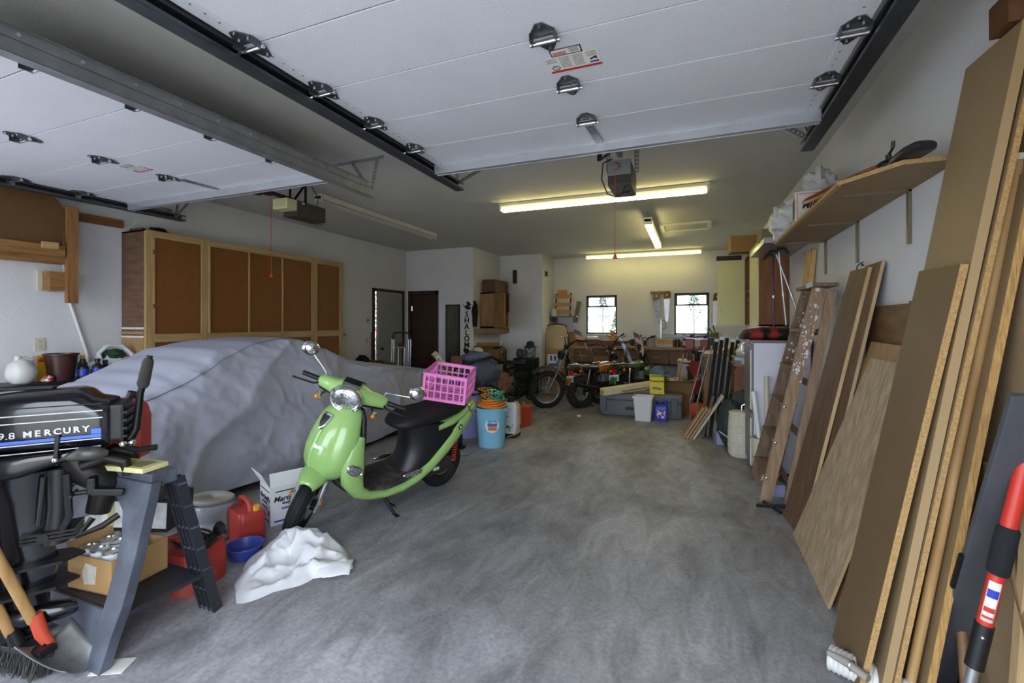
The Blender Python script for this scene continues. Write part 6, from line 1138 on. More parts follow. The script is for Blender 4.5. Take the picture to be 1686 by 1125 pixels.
# grey case, carton, antifreeze carton, cap, bin, jug and boxes in front of the motorcycles
GC = mat('case_grey', (92, 94, 96), .5, var=.1, scale=6); gc = thing('storage_case', 'long grey plastic storage case on the floor below the motorcycles', 'case', (-.74, 7.52, 0), (0, 0, .02)); MB().loft(rbox(.62, .27, .24, .05, .99)).build('body', GC, gc, smooth=40); MB(TR((0, 0, .24))).loft(rbox(.63, .28, .11, .06, .93)).build('lid', GC, gc, smooth=40)
for x in (-.56, .50): MB().bb((x - .05, -.30, .06), (x + .05, -.255, .31)).build('end_clamp', mat('case_clamp', (84, 88, 98), .5), gc, bevel=.012)
MB().bb((-.22, -.285, .10), (.05, -.265, .15)).build('handle_recess', BLK, gc, bevel=.008)
t = thing('long_carton', 'long cream carton lying diagonally across the grey case', 'box', (-.86, 7.30, .352), (0, -.10, .62)); MB().bb((-.50, -.07, .04), (.52, .07, .14)).build('carton', mat('cream_carton', (196, 188, 150), .6, var=.06), t, bevel=.003); MB().bb((-.502, -.06, .055), (-.499, .05, .12)).build('yellow_label', YEL, t); MB().bb((-.504, -.03, .07), (-.5, .03, .095)).build('green_mark', GRNB, t); MB().bb((-.2, -.0705, .05), (.4, -.07, .08)).build('edge_band', KRAFT, t)
pb = thing('antifreeze_carton', 'bright yellow printed carton standing on the grey case', 'carton', (-.50, 7.42, .352), (0, 0, .12)); YP = mat('bright_yellow', (226, 206, 40), .5, var=.04); MB().bb((-.105, -.07, 0), (.105, .07, .30)).build('carton', YP, pb, bevel=.003); lettering('carton_word', 'Prestone', .052, INK, pb, (0, -.071, .20), (R90, 0, 0), depth=.0006, bold=.0015); MB().bb((-.095, -.0715, .262), (.095, -.07, .29)).build('header_band', mat('olive_band', (120, 118, 60), .6), pb); lettering('header_text', 'ANTIFREEZE', .024, YP, pb, (0, -.0722, .276), (R90, 0, 0), depth=.0006)
MB().prism([(-.085, .075), (-.07, .10), (-.02, .115), (.03, .105), (.085, .085), (.06, .065)], -.0718, -.070, 'y').build('car_picture', mat('car_print', (120, 124, 130), .5, var=.3, scale=40), pb); lettering('size_text', '1 GAL', .022, INK, pb, (.04, -.0715, .03), (R90, 0, 0), depth=.0006)
t = thing('denim_cap', 'faded denim cap lying on the yellow carton', 'cap', (-.48, 7.44, .654), (0, 0, -.4)); DEN = mat('denim', (84, 102, 122), .9, var=.2, scale=14)
def capfn(d): return 1 + .10 * nz(d, 3, 6)
mb = MB().ball((0, 0, .02), (.135, .12, .11), 24, 14, capfn); mb.v = [Vector((v[0], v[1], max(v[2], 0))) for v in mb.v]; mb.build('crown', DEN, t, smooth=60); MB().grid(lambda u, v: (.10 + .10 * u * (1 - (2 * v - 1) ** 2 * .55), (v - .5) * .20, .012 - .02 * u), 6, 10).build('peak', DEN, t, smooth=60, solid=.005)
t = thing('waste_bin', 'white plastic waste bin on the floor in front of the grey case', 'bin', (-.665, 7.04, 0)); rings = [[(a * w, b * w * .85, z) for a, b in ((-1, -.85), (-.85, -1), (.85, -1), (1, -.85), (1, .85), (.85, 1), (-.85, 1), (-1, .85))] for z, w in ((0, .11), (.34, .138), (.345, .15), (.365, .15), (.365, .138), (.02, .108))]; MB().loft(rings).build('body', WHITEPL, t, smooth=30); MB().bb((-.15, -.128, .345), (.15, -.122, .362)).build('rim_lip', WHITEPL, t)
t = thing('oil_jug', 'blue plastic oil jug with handle beside the white bin', 'jug', (-.415, 7.10, 0)); PB = mat('violet_blue_plastic', (58, 60, 176), .35, var=.06); MB().loft(rbox(.095, .07, .24, .025, .75)).build('body', PB, t, smooth=40); MB().tube([(.055, 0, .235), (.075, 0, .285), (.03, 0, .305), (-.03, 0, .275)], .018, 8).build('handle', PB, t, smooth=60); MB().cyl((-.05, 0, .235), (-.055, 0, .285), .022, 12).build('cap', mat('navy_cap', (30, 30, 90), .4), t); MB().bb((-.06, -.0715, .05), (.06, -.07, .17)).build('label', mat('jug_label', (60, 64, 180), .4, rgb2=(226, 220, 220), scale=34, contrast=(.5, .56)), t); MB().bb((-.045, -.0725, .10), (.03, -.071, .125)).build('label_white', PAPERW, t); MB().bb((.0, -.073, .085), (.035, -.0715, .12)).build('label_red', INKR, t)
open_box('open brown cardboard box with a cloth behind the yellow carton', (-.20, 7.95, .0), .1, .22, .18, .50, (('r', 1.0, .12), ('f', 1.3, .1)), CARDD); tag(crumple((-.24, 7.93, .50), (.13, .12, .06), 71, .3, 3, .1, 20, 12).build('striped_cloth', mat('red_white_cloth', (200, 190, 180), .8, rgb2=(150, 60, 54), scale=20, stretch=(1, 4, 1), contrast=(.48, .54)), smooth=60), 'red and white cloth in the open brown box', 'cloth')
t = thing('plastic_pumpkin', 'orange-red ball-shaped pail on the floor behind the board offcuts', 'pail', (.10, 7.35, 0)); 
def pumpk(d): return 1 - .05 * abs(math.sin(4 * math.atan2(d.y, d.x)))
MB().ball((0, 0, .13), (.16, .16, .13), 32, 12, pumpk).build('body', mat('orange_red', (176, 66, 38), .5), t, smooth=60); MB().cyl((0, 0, .25), (.01, 0, .29), .018, 8).build('stem', GRNB, t)
t = thing('golf_bag', 'white and pink golf bag standing under the workbench edge', 'golf bag', (-.20, 8.75, 0), (.08, .12, 0)); MB().lathe([(.10, 0), (.115, .02), (.11, .72), (.125, .75), (.11, .80)], 18).build('body', mat('pinkish_white', (196, 182, 178), .6), t, smooth=40); MB().torus((0, 0, .76), .115, .014, n=22, m=6).build('cuff', BLK, t, smooth=60); MB().tube([(.05, -.1, .7), (.16, -.14, .5), (.05, -.11, .25)], [.018, .026, .018], 8).build('strap', BLK, t, smooth=60)
for k in range(4): MB().cyl((-.05 + .03 * k, .02 * (-1) ** k, .7), (-.10 + .07 * k, .03, .98 + .03 * k), .007, 6).build('club', SILVER, t)
t = thing('folding_chair', 'red mesh folding chair folded upright by the bench vise', 'folding chair', (.06, 8.55, 0), (-.12, 0, .1)); MB().bb((-.09, -.012, .2), (.09, .012, .78)).build('mesh_panel', mat('red_mesh', (132, 44, 40), .8, var=.3, scale=80), t); 
for x in (-.1, .1): MB().cyl((x, 0, 0), (x, 0, .84), .012, 8).build('frame_rail', BLKM, t)
tag(MB().cyl((-.30, 8.10, .02), (-.12, 8.32, .92), .014, 8).build('wood_dowel', PINE), 'thin pale wooden stick leaning behind the denim cap', 'stick')
for k, (x, y, l) in enumerate([(-1.98, 7.3, 'small silver lid on the floor between the motorcycle wheels'), (-1.62, 6.95, 'white bottle cap on the floor in front of the fat tyre')]): tag(MB().lathe([(.03, 0), (.032, .012), (.026, .018)], 14, TR((x, y, 0))).build('lid', CHROME if k == 0 else WHITEPL), l, 'lid')

rc = random.Random(21)
ORD = ['first', 'second', 'third', 'fourth', 'fifth', 'sixth', 'seventh', 'eighth', 'ninth']
def spread(n, name, label, cat, group, mk):
    for k in range(n): o = mk(k); tag(o, label % ORD[k], cat, group)
jm = [mat('clutter_jar_%d' % k, c, .4) for k, c in enumerate([(70, 76, 84), (132, 92, 52), (166, 160, 146), (44, 60, 92), (104, 48, 40), (150, 150, 156)])]
def mkjar(k):
    x = -.42 + .075 * k + rc.uniform(-.01, .01); t = thing('small_jar', 'x', 'jar', (x, 9.93 + rc.uniform(-.03, .03), Z)); h = rc.uniform(.08, .15); MB().lathe([(.026, 0), (.028, .01), (.028, h * .8), (.02, h * .9)], 12).build('body', jm[k % 6], t, smooth=40); MB().cyl((0, 0, h * .9), (0, 0, h), .024, 10).build('cap', [BLK, GALV, REDP][k % 3], t); return t
spread(9, 'small_jar', '%s small jar from the left in the row before the parts drawers', 'jar', 'small jars on the workbench', mkjar)
def mkbox(k):
    x = -1.50 + .115 * k; t = thing('small_carton', 'x', 'box', (x, 10.06 + rc.uniform(-.04, .04), Z), (0, 0, rc.uniform(-.3, .3))); h = rc.uniform(.06, .13); MB().bb((-.045, -.05, 0), (.045, .05, h)).build('body', [KRAFT, BEND, WHITEP, jm[3], CARDD, jm[0]][k % 6], t, bevel=.003); MB().bb((-.046, -.015, h), (.046, .015, h + .001)).build('tape_strip', PAPERW, t); return t
spread(7, 'small_carton', '%s small carton from the left along the wall between the windows', 'box', 'small cartons on the workbench', mkbox)
t = thing('bent_cable', 'thick grey cable arching above the workbench between the windows', 'cable', (-.85, 10.0, Z)); MB().tube([(-.25, 0, .01), (-.16, 0, .15), (.0, 0, .20), (.18, 0, .14), (.30, 0, .10)], .011, 8).build('cable', GREYP, t, smooth=60); MB().cyl((.29, 0, .10), (.33, 0, .0), .014, 8).build('plug', BLK, t)
# ------------------------------------------------------------------ right side
# wall shelf on steel brackets with the goods on it
MDF = mat('mdf_board', (134, 112, 80), .6, var=.06, scale=4, bump=.05, bscale=120); MDFE = mat('chipboard_edge', (190, 156, 104), .8, rgb2=(152, 118, 70), scale=120, bump=.3, bscale=200); MDFG = mat('greyed_chipboard_edge', (158, 138, 106), .8, rgb2=(172, 138, 90), scale=150, contrast=(.35, .7))
BRK = mat('bracket_steel', (128, 118, 98), .45, .5, var=.1)
t = thing('wall_shelf', 'long brown chipboard wall shelf on steel brackets on the right wall', 'shelf', (1.06, 3.55, 2.14)); MB().prism([(-.375, -.82), (-.375, 1.05), (-.0, 1.05), (-.0, -1.08), (-.20, -1.08)], 0, .02, 'z').build('board', MDF, t)
MB().prism([(-.377, -.82), (-.377, 1.05), (-.373, 1.05), (-.373, -.82)], .0, .02, 'z').build('front_edge', MDFE, t); MB().bar((-.375, -.82, .01), (-.20, -1.082, .01), .003, .02).bar((-.2, -1.082, .01), (0, -1.082, .01), .003, .02).build('cut_edge', MDFE, t)
for y in (2.95, 3.74, 4.53): b = MB().bb((-.016, y - 3.55 - .012, -.28), (-.002, y - 3.55 + .012, 0)).bb((-.30, y - 3.55 - .012, -.010), (0, y - 3.55 + .012, 0)); b.build('bracket', BRK, t)
MB().bb((-.37, -.82, 2.141 - 2.14 - .004), (-.36, 1.0, 0)).build('lip', MDFE, t)
FB = mat('dark_grey_case', (34, 35, 38), .45, var=.1)
t = thing('fishing_reel', 'black reel with crank and a black holster lying on the near end of the shelf', 'reel', (.87, 2.66, 2.162)); MB().ball((0, 0, .03), (.05, .06, .032), 16, 8).build('reel_body', BLK, t, smooth=50); MB().cyl((0, 0, .05), (0, 0, .085), .012, 10).cyl((0, 0, .085), (-.0, -.05, .10), .006, 8).cyl((0, -.05, .10), (0, -.055, .13), .008, 8).build('crank', FB, t); MB().loft([xring(x, 0, h, w, 12, .8) for x, h, w in ((.0, .02, .02), (.03, .04, .03), (.06, .045, .035), (.09, .03, .02))]).build('clamp', BLK, t, smooth=50)
MB(TR((0, 0, 0), (0, 0, -1.45))).loft([xring(x, 0, h, w, 14, .7) for x, h, w in ((.05, .03, .025), (.10, .045, .045), (.20, .055, .05), (.27, .05, .045), (.30, .035, .03))]).build('holster', FB, t, smooth=50)
t = thing('dark_tray', 'dark wooden tray tilted on the shelf behind the snowshoes', 'tray', (.92, 3.08, 2.19), (0, -.12, 0)); MB().bb((-.12, -.22, 0), (.12, .22, .012)).build('base', DKPLY, t)
for a, b in (((-.12, -.22), (-.11, .22)), ((.11, -.22), (.12, .22)), ((-.12, -.22), (.12, -.21)), ((-.12, .21), (.12, .22))): MB().bb((*a, .012), (*b, .05)).build('rim', DKPLY, t)
SNO = mat('bent_wood', (150, 78, 34), .4, var=.1)
for k, (x, y, l) in enumerate([(.80, 3.22, 'orange-brown snowshoe nearest the shelf edge'), (.91, 3.34, 'second snowshoe tucked behind the first on the shelf')]):
    t = thing('snowshoe', l, 'snowshoe', (x, y, 2.235), (.10, -.52, .1), 'snowshoes on the wall shelf'); loop = [(.12 * math.sin(a), .34 * math.cos(a) * (1 if math.cos(a) > 0 else 1.25), 0.02) for a in [2 * math.pi * i / 36 for i in range(36)]]
    MB().tube(loop, .013, 8, closed=True).build('frame', SNO, t, smooth=60)
    for i in range(9): yy = -.34 + .075 * i; w = .11 * math.sqrt(max(0, 1 - (yy / (.34 if yy > 0 else .42)) ** 2)); MB().bar((-w, yy, .02), (w, yy + .03, .02), .004, .004).build('lacing', BLK, t)
    for i in range(5): xx = -.08 + .04 * i; MB().bar((xx, -.30, .022), (xx + .01, .28, .022), .004, .004).build('lacing', BLK, t)
    MB().bb((-.10, -.04, .012), (.10, .02, .03)).build('toe_strap', mat('orange_leather', (176, 92, 40), .6), t)
t = thing('beer_carton', 'white printed carton with black lettering on the far half of the shelf', 'carton', (.80, 3.80, 2.162), (0, 0, -.12)); MB().bb((-.11, -.14, 0), (.11, .14, .20)).build('carton', WHITEP, t, bevel=.003); lettering('carton_word', 'MICHELOB', .06, INK, t, (.06, -.1412, .10), (R90, 0, 0), depth=.0006, shear=.3, bold=.002, sx=.9)
for a, b in (((-.10, .015), (.105, .019)), ((-.10, .181), (.105, .185)), ((-.10, .015), (-.096, .185))): MB().bb((a[0], -.1415, a[1]), (b[0], -.1405, b[1])).build('border', INKR, t)
for k in range(3): MB().bb((-.1115, -.10 + .07 * k, .03), (-.1105, -.06 + .07 * k, .17)).build('side_print', INK, t)
SHEER = mat('sheer_white_bag', (204, 206, 208), .35, var=.06)
t = thing('plastic_bag', 'white translucent plastic bag piled behind the printed carton on the shelf', 'bag', (.86, 4.16, 2.162)); crumple((0, 0, .15), (.18, .27, .17), 81, .3, 2.4, .05, 34, 20).build('bag', SHEER, t, smooth=50); crumple((.04, -.12, .30), (.11, .17, .16), 84, .35, 2.6, 0, 24, 16).build('peaked_top', SHEER, t, smooth=50); tag(crumple((.94, 4.48, 2.22), (.06, .13, .05), 33, .3, 4, 0, 18, 10).build('net_bundle', mat('pinkish_net', (168, 110, 96), .8), smooth=60), 'pinkish net bundle behind the white bag on the shelf', 'bundle')
t = thing('plastic_bag', 'white plastic bag hanging over the far end of the shelf', 'bag', (.75, 4.42, 2.162)); crumple((0, 0, .13), (.14, .18, .16), 91, .26, 2.4, .05, 30, 18).build('bag', SHEER, t, smooth=50); MB().grid(lambda u, v: (-.12 + .24 * u, -.15 + .05 * math.sin(u * 5), .14 + .10 * v * (1 - u * .5) + .02 * math.sin(u * 11)), 10, 6).build('open_flap', mat('paper_white', (222, 220, 214), .7), t, smooth=60, solid=.002)
# high cupboard
CRM = mat('cream_enamel', (206, 202, 150), .4, var=.05, scale=3); CRMD = mat('cupboard_inside', (104, 98, 84), .6); CHPL = wood('cherry_ply', (104, 64, 36), (128, 82, 48), 'z', 3, 6)
cp = thing('wall_cupboard', 'cream wall cupboard with open door and brown plywood end high on the right wall', 'cupboard', (.90, 6.84, 1.41)); MB().bb((-.155, -.76, 0), (.155, -.74, 1.0)).build('end_panel', CHPL, cp); MB().bb((-.155, .74, 0), (.155, .76, 1.0)).build('end_panel', CHPL, cp); MB().bb((-.155, -.76, .98), (.155, .76, 1.0)).build('top_panel', CHPL, cp); MB().bb((-.155, -.76, 0), (.155, .76, .02)).build('bottom_panel', CHPL, cp); MB().bb((.14, -.74, .02), (.155, .74, .98)).build('back_panel', CRMD, cp); MB().bb((-.15, -.74, .49), (.14, .74, .505)).build('shelf', CRMD, cp); MB().bb((-.15, -.02, .02), (.14, 0, .98)).build('divider', CRMD, cp)
d = MB().bb((-.175, -.76, .005), (-.156, -.02, .995)).build('closed_door', CRM, cp); MB().cyl((-.175, -.08, .35), (-.20, -.08, .35), .01, 8).build('knob', GALV, d)
d = MB().bb((-.53, .72, .005), (-.16, .745, .995)).build('open_door', CRM, cp); MB().bb((-.50, .713, .20), (-.485, .72, .28)).build('pull', GALV, d); MB().bb((-.545, .715, .98), (-.2, .76, 1.05)).build('dark_cover', BLK, cp)
carton('tan carton on top of the cream cupboard', (.66, 6.98, 2.412), .1, (.34, .26, .22), KRAFT); carton('grey and tan box on top of the cream cupboard near the shelf', (.90, 6.28, 2.412), .05, (.26, .30, .16), mat('grey_tan', (130, 124, 100), .7, var=.2, scale=20)); 
t = thing('plastic_shelf_tray', 'clear plastic tray bridging the cupboard and the shelf', 'tray', (.86, 5.35, 2.20)); MB().bb((-.22, -.5, .0), (.18, .55, .012)).build('tray_base', GALV, t); MB().bb((-.225, -.5, 0), (-.215, .55, .05)).build('tray_side', mat('clear_tray', (196, 200, 206), .25, var=.1, trans=.3), t); MB().bb((-.225, -.51, 0), (.18, -.5, .05)).build('tray_end', MATS['clear_tray'], t)
# white metal cabinet, plaid bag and canes on it
WMET = mat('white_enamel', (206, 205, 214), .35, var=.04, scale=3); GMET = mat('grey_enamel', (112, 108, 108), .45, var=.12)
wc_ = thing('metal_cabinet', 'white metal cabinet with rounded pulls standing behind the ladder', 'cabinet', (.78, 5.22, 0)); MB().bb((-.22, -.30, .03), (.25, .30, 1.26)).build('body', WMET, wc_, bevel=.008)
for z0, z1 in ((.06, .58), (.60, 1.24)): d = MB().bb((-.245, -.29, z0), (-.22, .29, z1)).build('door', GMET, wc_, bevel=.006); MB().tube([(-.245, .23, z1 - .12), (-.275, .23, z1 - .10), (-.275, .23, z1 - .02), (-.245, .23, z1)], .008, 8).build('handle', CHROME, d, smooth=60); MB().bb((-.25, -.295, z0 + .02), (-.24, -.285, z1 - .05)).build('edge_trim', PVC, d)
MB().bb((-.25, -.31, 1.26), (.26, .31, 1.285)).build('top', GMET, wc_, bevel=.004); MB().bb((-.2, -.27, 0), (.22, .27, .03)).build('plinth', BLK, wc_)
PLAID = mat('red_plaid', (140, 32, 26), .7, rgb2=(28, 14, 14), scale=7, contrast=(.44, .52))
pb_ = thing('plaid_bag', 'long red plaid bag lying on the white metal cabinet', 'bag', (.76, 5.10, 1.286), (0, 0, .15)); MB().loft([xring(x, .0, h, w, 18, .75) for x, h, w in ((-.30, .05, .08), (-.26, .10, .12), (-.1, .125, .15), (.1, .12, .15), (.24, .10, .13), (.28, .05, .08))]).build('bag', PLAID, pb_, smooth=50)
for x in (-.12, .12): MB().loft([xring(x + dx, -.001, .131 - abs(dx), .155, 18, .75) for dx in (-.02, .02)]).build('band', BLK, pb_, smooth=50)
def cane(label, p, q, m, crook): 
    t = thing('walking_cane', label, 'cane', p); d = Vector(q) - Vector(p); MB().cyl((0, 0, 0), d, .009, 10).build('shaft', m, t, smooth=40); MB().cyl((0, 0, 0), d * .04, .014, 10).build('rubber_tip', BLK, t); MB().cyl(d * .42, d * .46, .012, 10).build('collar', SILVER, t); MB().tube([d, d + Vector((-.01, 0, .03)), d + Vector((-.05, -.0, .03) if crook > 0 else (.05, 0, .03)), d + Vector((-.08 * crook, 0, -.02))], .013, 8).build('handle', BLK, t, smooth=60)
cane('dark purple walking cane standing on the plaid bag', (.76, 5.12, 1.40), (.75, 5.12, 2.10), mat('purple_metal', (64, 44, 70), .3, .6), 1); cane('silver walking cane standing upright on the plaid bag', (.86, 5.08, 1.40), (.79, 5.05, 2.14), SILVER, -1); cane('silver walking cane slanting toward the wooden poles', (.99, 5.02, 1.40), (.77, 5.06, 2.12), SILVER, 1)
POLE = wood('pole_wood', (190, 146, 84), (214, 174, 112), 'z', 2, 14)
for k, (y0, y1, l) in enumerate([(5.72, 5.05, 'tall pale wooden pole leaning on the right wall, the far one'), (5.45, 4.84, 'tall pale wooden pole leaning on the right wall, the near one'), (5.60, 4.95, 'thin strip of wood between the two pale poles')]): tag(MB().bar((.98, y0, 0), (1.035, y1, 2.12), .045 if k < 2 else .02, .035, (1, 0, 0)).build('wooden_pole', POLE), l, 'pole')
# shelves of small goods between the bench and the metal cabinet
wd = thing('wood_cabinet', 'small brown wooden cabinet between the black posts and the white cabinet', 'cabinet', (.78, 6.30, 0)); MB().bb((-.28, -.30, .04), (.26, .32, .94)).build('body', CHPL, wd); MB().bb((-.31, -.32, .94), (.27, .34, .965)).build('top', BEN, wd); d = MB().bb((-.3, -.28, .08), (-.28, .30, .90)).build('door', CHPL, wd); MB().cyl((-.3, -.2, .6), (-.325, -.2, .6), .014, 10).build('knob', BRASS, d); MB().bb((-.25, -.28, 0), (.24, .3, .04)).build('plinth', BLK, wd)
t = thing('storage_tray', 'grey tray of small blue and white goods on the brown wooden cabinet', 'tray', (.66, 6.12, .966)); MB().bb((-.18, -.12, 0), (.12, .12, .07)).build('tray', mat('blue_grey_goods', (90, 100, 130), .5, rgb2=(190, 190, 196), scale=26, contrast=(.45, .6)), t, bevel=.006); MB().bb((-.2, -.14, .07), (.14, .14, .085)).build('lid', mat('tray_lid', (150, 146, 128), .5), t)
tag(crumple((.62, 6.10, 1.11), (.13, .10, .075), 14, .3, 3, .2, 20, 12).build('plastic_wrap', SHEER, smooth=60), 'crumpled clear wrap on the tray by the metal cabinet', 'wrap'); bottle('silver aerosol can standing behind the crumpled wrap', (.56, 6.40, .966), .032, .22, SILVER, WHITEPL); bottle('white cone-topped glue bottle behind the black posts', (.66, 6.50, .966), .035, .24, WHITEPL, WHITEPL); carton('dark small carton at the back of the brown wooden cabinet', (.86, 6.45, .966), .2, (.2, .18, .14), BEND)
# black posts, folded lounge frame, offcut boards, tarp, sack
PSTM = mat('black_post_paint', (15, 15, 17), .65, var=.1, spec=.25)
for k in range(5):
    x = .16 + .065 * k; l = ['leftmost black square metal post leaning by the bench', 'second black square metal post from the left', 'middle black square metal post of the leaning bundle', 'fourth black square metal post from the left', 'rightmost black square metal post of the leaning bundle'][k]
    t = thing('metal_post', l, 'post', (x, 6.32 + .012 * k, 0), group='leaning black metal posts'); e = Vector((.145, .18 + .01 * (k % 3), 1.20 + .025 * (k % 3))); MB().bar((0, 0, 0.004), e, .042, .042, (0, 1, 0)).build('post', PSTM, t); MB().bar(e, e * 1.035, .046, .046, (0, 1, 0)).build('end_cap', GALV if k % 2 == 0 else WHITEPL, t)
t = thing('camp_cot', 'folded tubular aluminium camp cot leaning left of the black posts', 'cot', (.05, 6.85, 0)); 
for dx in (0, .09): MB().tube([(dx - .06, 0, .35), (dx + .13, .1, 1.12)], .010, 8).build('tube', SILVER, t, smooth=40); MB().cyl((dx - .06, 0, 0), (dx - .06, 0, .36), .010, 8).build('leg', SILVER, t)
MB().tube([(.0, .02, .70), (.12, .05, .72)], .009, 8).build('cross_tube', SILVER, t)
OFF = wood('offcut_wood', (150, 118, 78), (176, 144, 100), 'z', 3, 8)
for k in range(4):
    p = Vector((-.09 + .038 * k, 6.18 - .012 * k, .0)); h = .46 if k < 3 else .66; l = ['leftmost short board offcut leaning by the black posts', 'second short board offcut from the left', 'third short board offcut beside the tall pale one', 'tallest pale-faced board offcut leaning by the black posts'][k]
    tag(MB(TR(p, (0, math.radians(31), 0))).bb((-.012, -.06, 0.0), (.012, .10, h)).build('board_offcut', OFF if k < 3 else mat('pale_board', (186, 182, 170), .6)), l, 'board', 'board offcuts by the posts')
tag(MB(TR((.13, 6.28, .0), (0, .24, 0))).bb((-.015, -.05, 0.004), (.015, .05, .55)).build('rough_stake', DKPLY), 'rough dark wooden stake in front of the black posts', 'stake')
TARP = mat('green_tarp', (46, 58, 56), .7, var=.2, scale=6)
t = thing('tarp_bundle', 'dark green tarpaulin bundle slumped beside the white sack', 'tarpaulin', (.50, 5.98, 0)); crumple((-.06, -.10, .28), (.17, .17, .29), 95, .24, 1.9, .0, 30, 22).build('tarp', TARP, t, smooth=50); crumple((.10, .0, .52), (.16, .14, .17), 97, .24, 1.9, .05, 26, 16).build('tarp_fold', TARP, t, smooth=50); MB().tube([(-.2, -.22, .20), (-.08, -.29, .13), (.06, -.25, .20)], .006, 6).build('rope', PVC, t)
carton('blue and white carton on the floor under the tarpaulin', (.33, 6.02, 0), .15, (.12, .16, .26), mat('blue_white_carton', (150, 156, 190), .6, var=.15))
t = thing('grain_sack', 'white woven sack standing against the white metal cabinet', 'sack', (.50, 5.52, 0)); SK = mat('sack_weave', (198, 192, 172), .8, var=.1, scale=20, bump=.2, bscale=160); MB().lathe([(.10, 0), (.125, .03), (.13, .2), (.122, .38), (.115, .46), (.10, .49)], 24, sq=(1, .9)).build('sack', SK, t, smooth=50); MB().torus((0, 0, .47), .105, .016, n=22, m=6).build('rolled_rim', SK, t, smooth=60)
for z in (.12, .26): MB().torus((0, 0, z), .128, .004, n=24, m=5).build('stitch_band', PVC, t)
for k, (p, q, l) in enumerate([((.60, 4.82, .30), (.55, 4.86, .80), 'short white plastic tube slanting in front of the white cabinet'), ((.66, 4.80, .30), (.655, 4.84, .95), 'tall cream plastic tube in front of the white cabinet')]): tag(MB().cyl(p, q, .022, 12).cyl((p[0], p[1], 0), p, .022, 12).build('plastic_tube', PVC if k == 0 else CREAM, smooth=40), l, 'tube')
t = thing('tube_bucket', 'cream bucket holding the plastic tubes behind the ladder', 'bucket', (.63, 4.82, 0)); MB().lathe([(.09, 0.001), (.105, .36), (.112, .36), (.112, .38), (.10, .38), (.085, .01)], 22).build('body', CREAM, t, smooth=40); MB().torus((0, 0, .37), .108, .005, n=22, m=5).build('rim', CREAM, t)
# wooden stepladder
LAD = wood('ladder_wood', (96, 77, 60), (130, 107, 84), 'z', 3, 9); LADL = wood('ladder_wood_light', (124, 100, 76), (160, 132, 104), 'z', 4, 10)
lt = thing('stepladder', 'paint-spattered wooden stepladder folded against the right wall', 'ladder', (.75, 4.3, 0)); o_ = Vector((.75, 4.3, 0))
A0, A1, B0, B1 = [Vector(v) - o_ for v in ((.545, 4.74, 0), (.90, 4.42, 1.72), (.55, 4.17, 0), (.90, 4.06, 1.72))]
MB().bar(A0, A1, .028, .085, (1, 0, .3)).build('front_rail', LAD, lt); MB().bar(B0, B1, .028, .085, (1, 0, .3)).build('front_rail', LADL, lt)
for k in range(5): f = .13 + .17 * k; MB().bar(A0.lerp(A1, f) + Vector((.0, 0, 0)), B0.lerp(B1, f), .022, .10, (.97, 0, .25)).build('step', LAD, lt) if False else MB().bar(A0.lerp(A1, f), B0.lerp(B1, f), .11, .02).build('step', LAD, lt)
C0, C1, D0, D1 = [Vector(v) - o_ for v in ((.70, 4.72, 0), (.97, 4.42, 1.68), (.70, 4.10, 0), (.97, 4.02, 1.68))]
MB().bar(C0, C1, .026, .06, (1, 0, .3)).build('rear_rail', LAD, lt); MB().bar(D0, D1, .026, .06, (1, 0, .3)).build('rear_rail', LADL, lt)
for k in range(4): f = .10 + .24 * k; MB().bar(C0.lerp(C1, f), D0.lerp(D1, f), .02, .05).build('rear_bar', LAD, lt)
MB().bar(Vector((.92, 4.52, 1.735)) - o_, Vector((.92, 3.96, 1.735)) - o_, .17, .025).build('top_cap', LAD, lt); MB().bar(Vector((.835, 4.14, 1.738)) - o_, Vector((.835, 3.94, 1.738)) - o_, .004, .04).build('metal_label', mat('label_metal', (150, 156, 176), .35, .5, var=.3, scale=40), lt)
for f in (.12, .29, .46, .63, .8): p = B0.lerp(B1, f); MB().ball(p + Vector((-.03, -.016, .0)), (.012, .008, .012), 10, 6).build('bolt', CHROME, lt, smooth=60)
SPL = mat('paint_spatter', (206, 208, 206), .6, var=.1); rs = random.Random(11); sp = MB()
for k in range(110):
    f = min(.99, .58 + abs(rs.gauss(0, .22))); p = B0.lerp(B1, f) if k % 3 else A0.lerp(A1, f); s = rs.choice((.003, .004, .005, .007, .009, .015)); of = rs.uniform(-.036, .036); sp.ball(p + Vector((.97 * of, -.0143, -.2 * of)), (s * .7, .0012, s * 1.2), 7, 4)
tag(sp.build('paint_spots', SPL, lt), kind='stuff')
t = thing('floor_clamp', 'small black clamp on the floor at the ladder foot', 'clamp', (.58, 3.98, 0)); MB().bar((-.10, .05, .02), (.10, -.02, .06), .04, .02).build('jaw', BLKM, t); MB().cyl((.05, -.05, .02), (-.05, .09, .04), .012, 8).build('handle', BLK, t)
tag(carton('small white and blue packet on the floor behind the ladder foot', (.66, 4.40, 0), .3, (.10, .14, .10), mat('blue_white_carton', (150, 156, 190), .6)), None); 
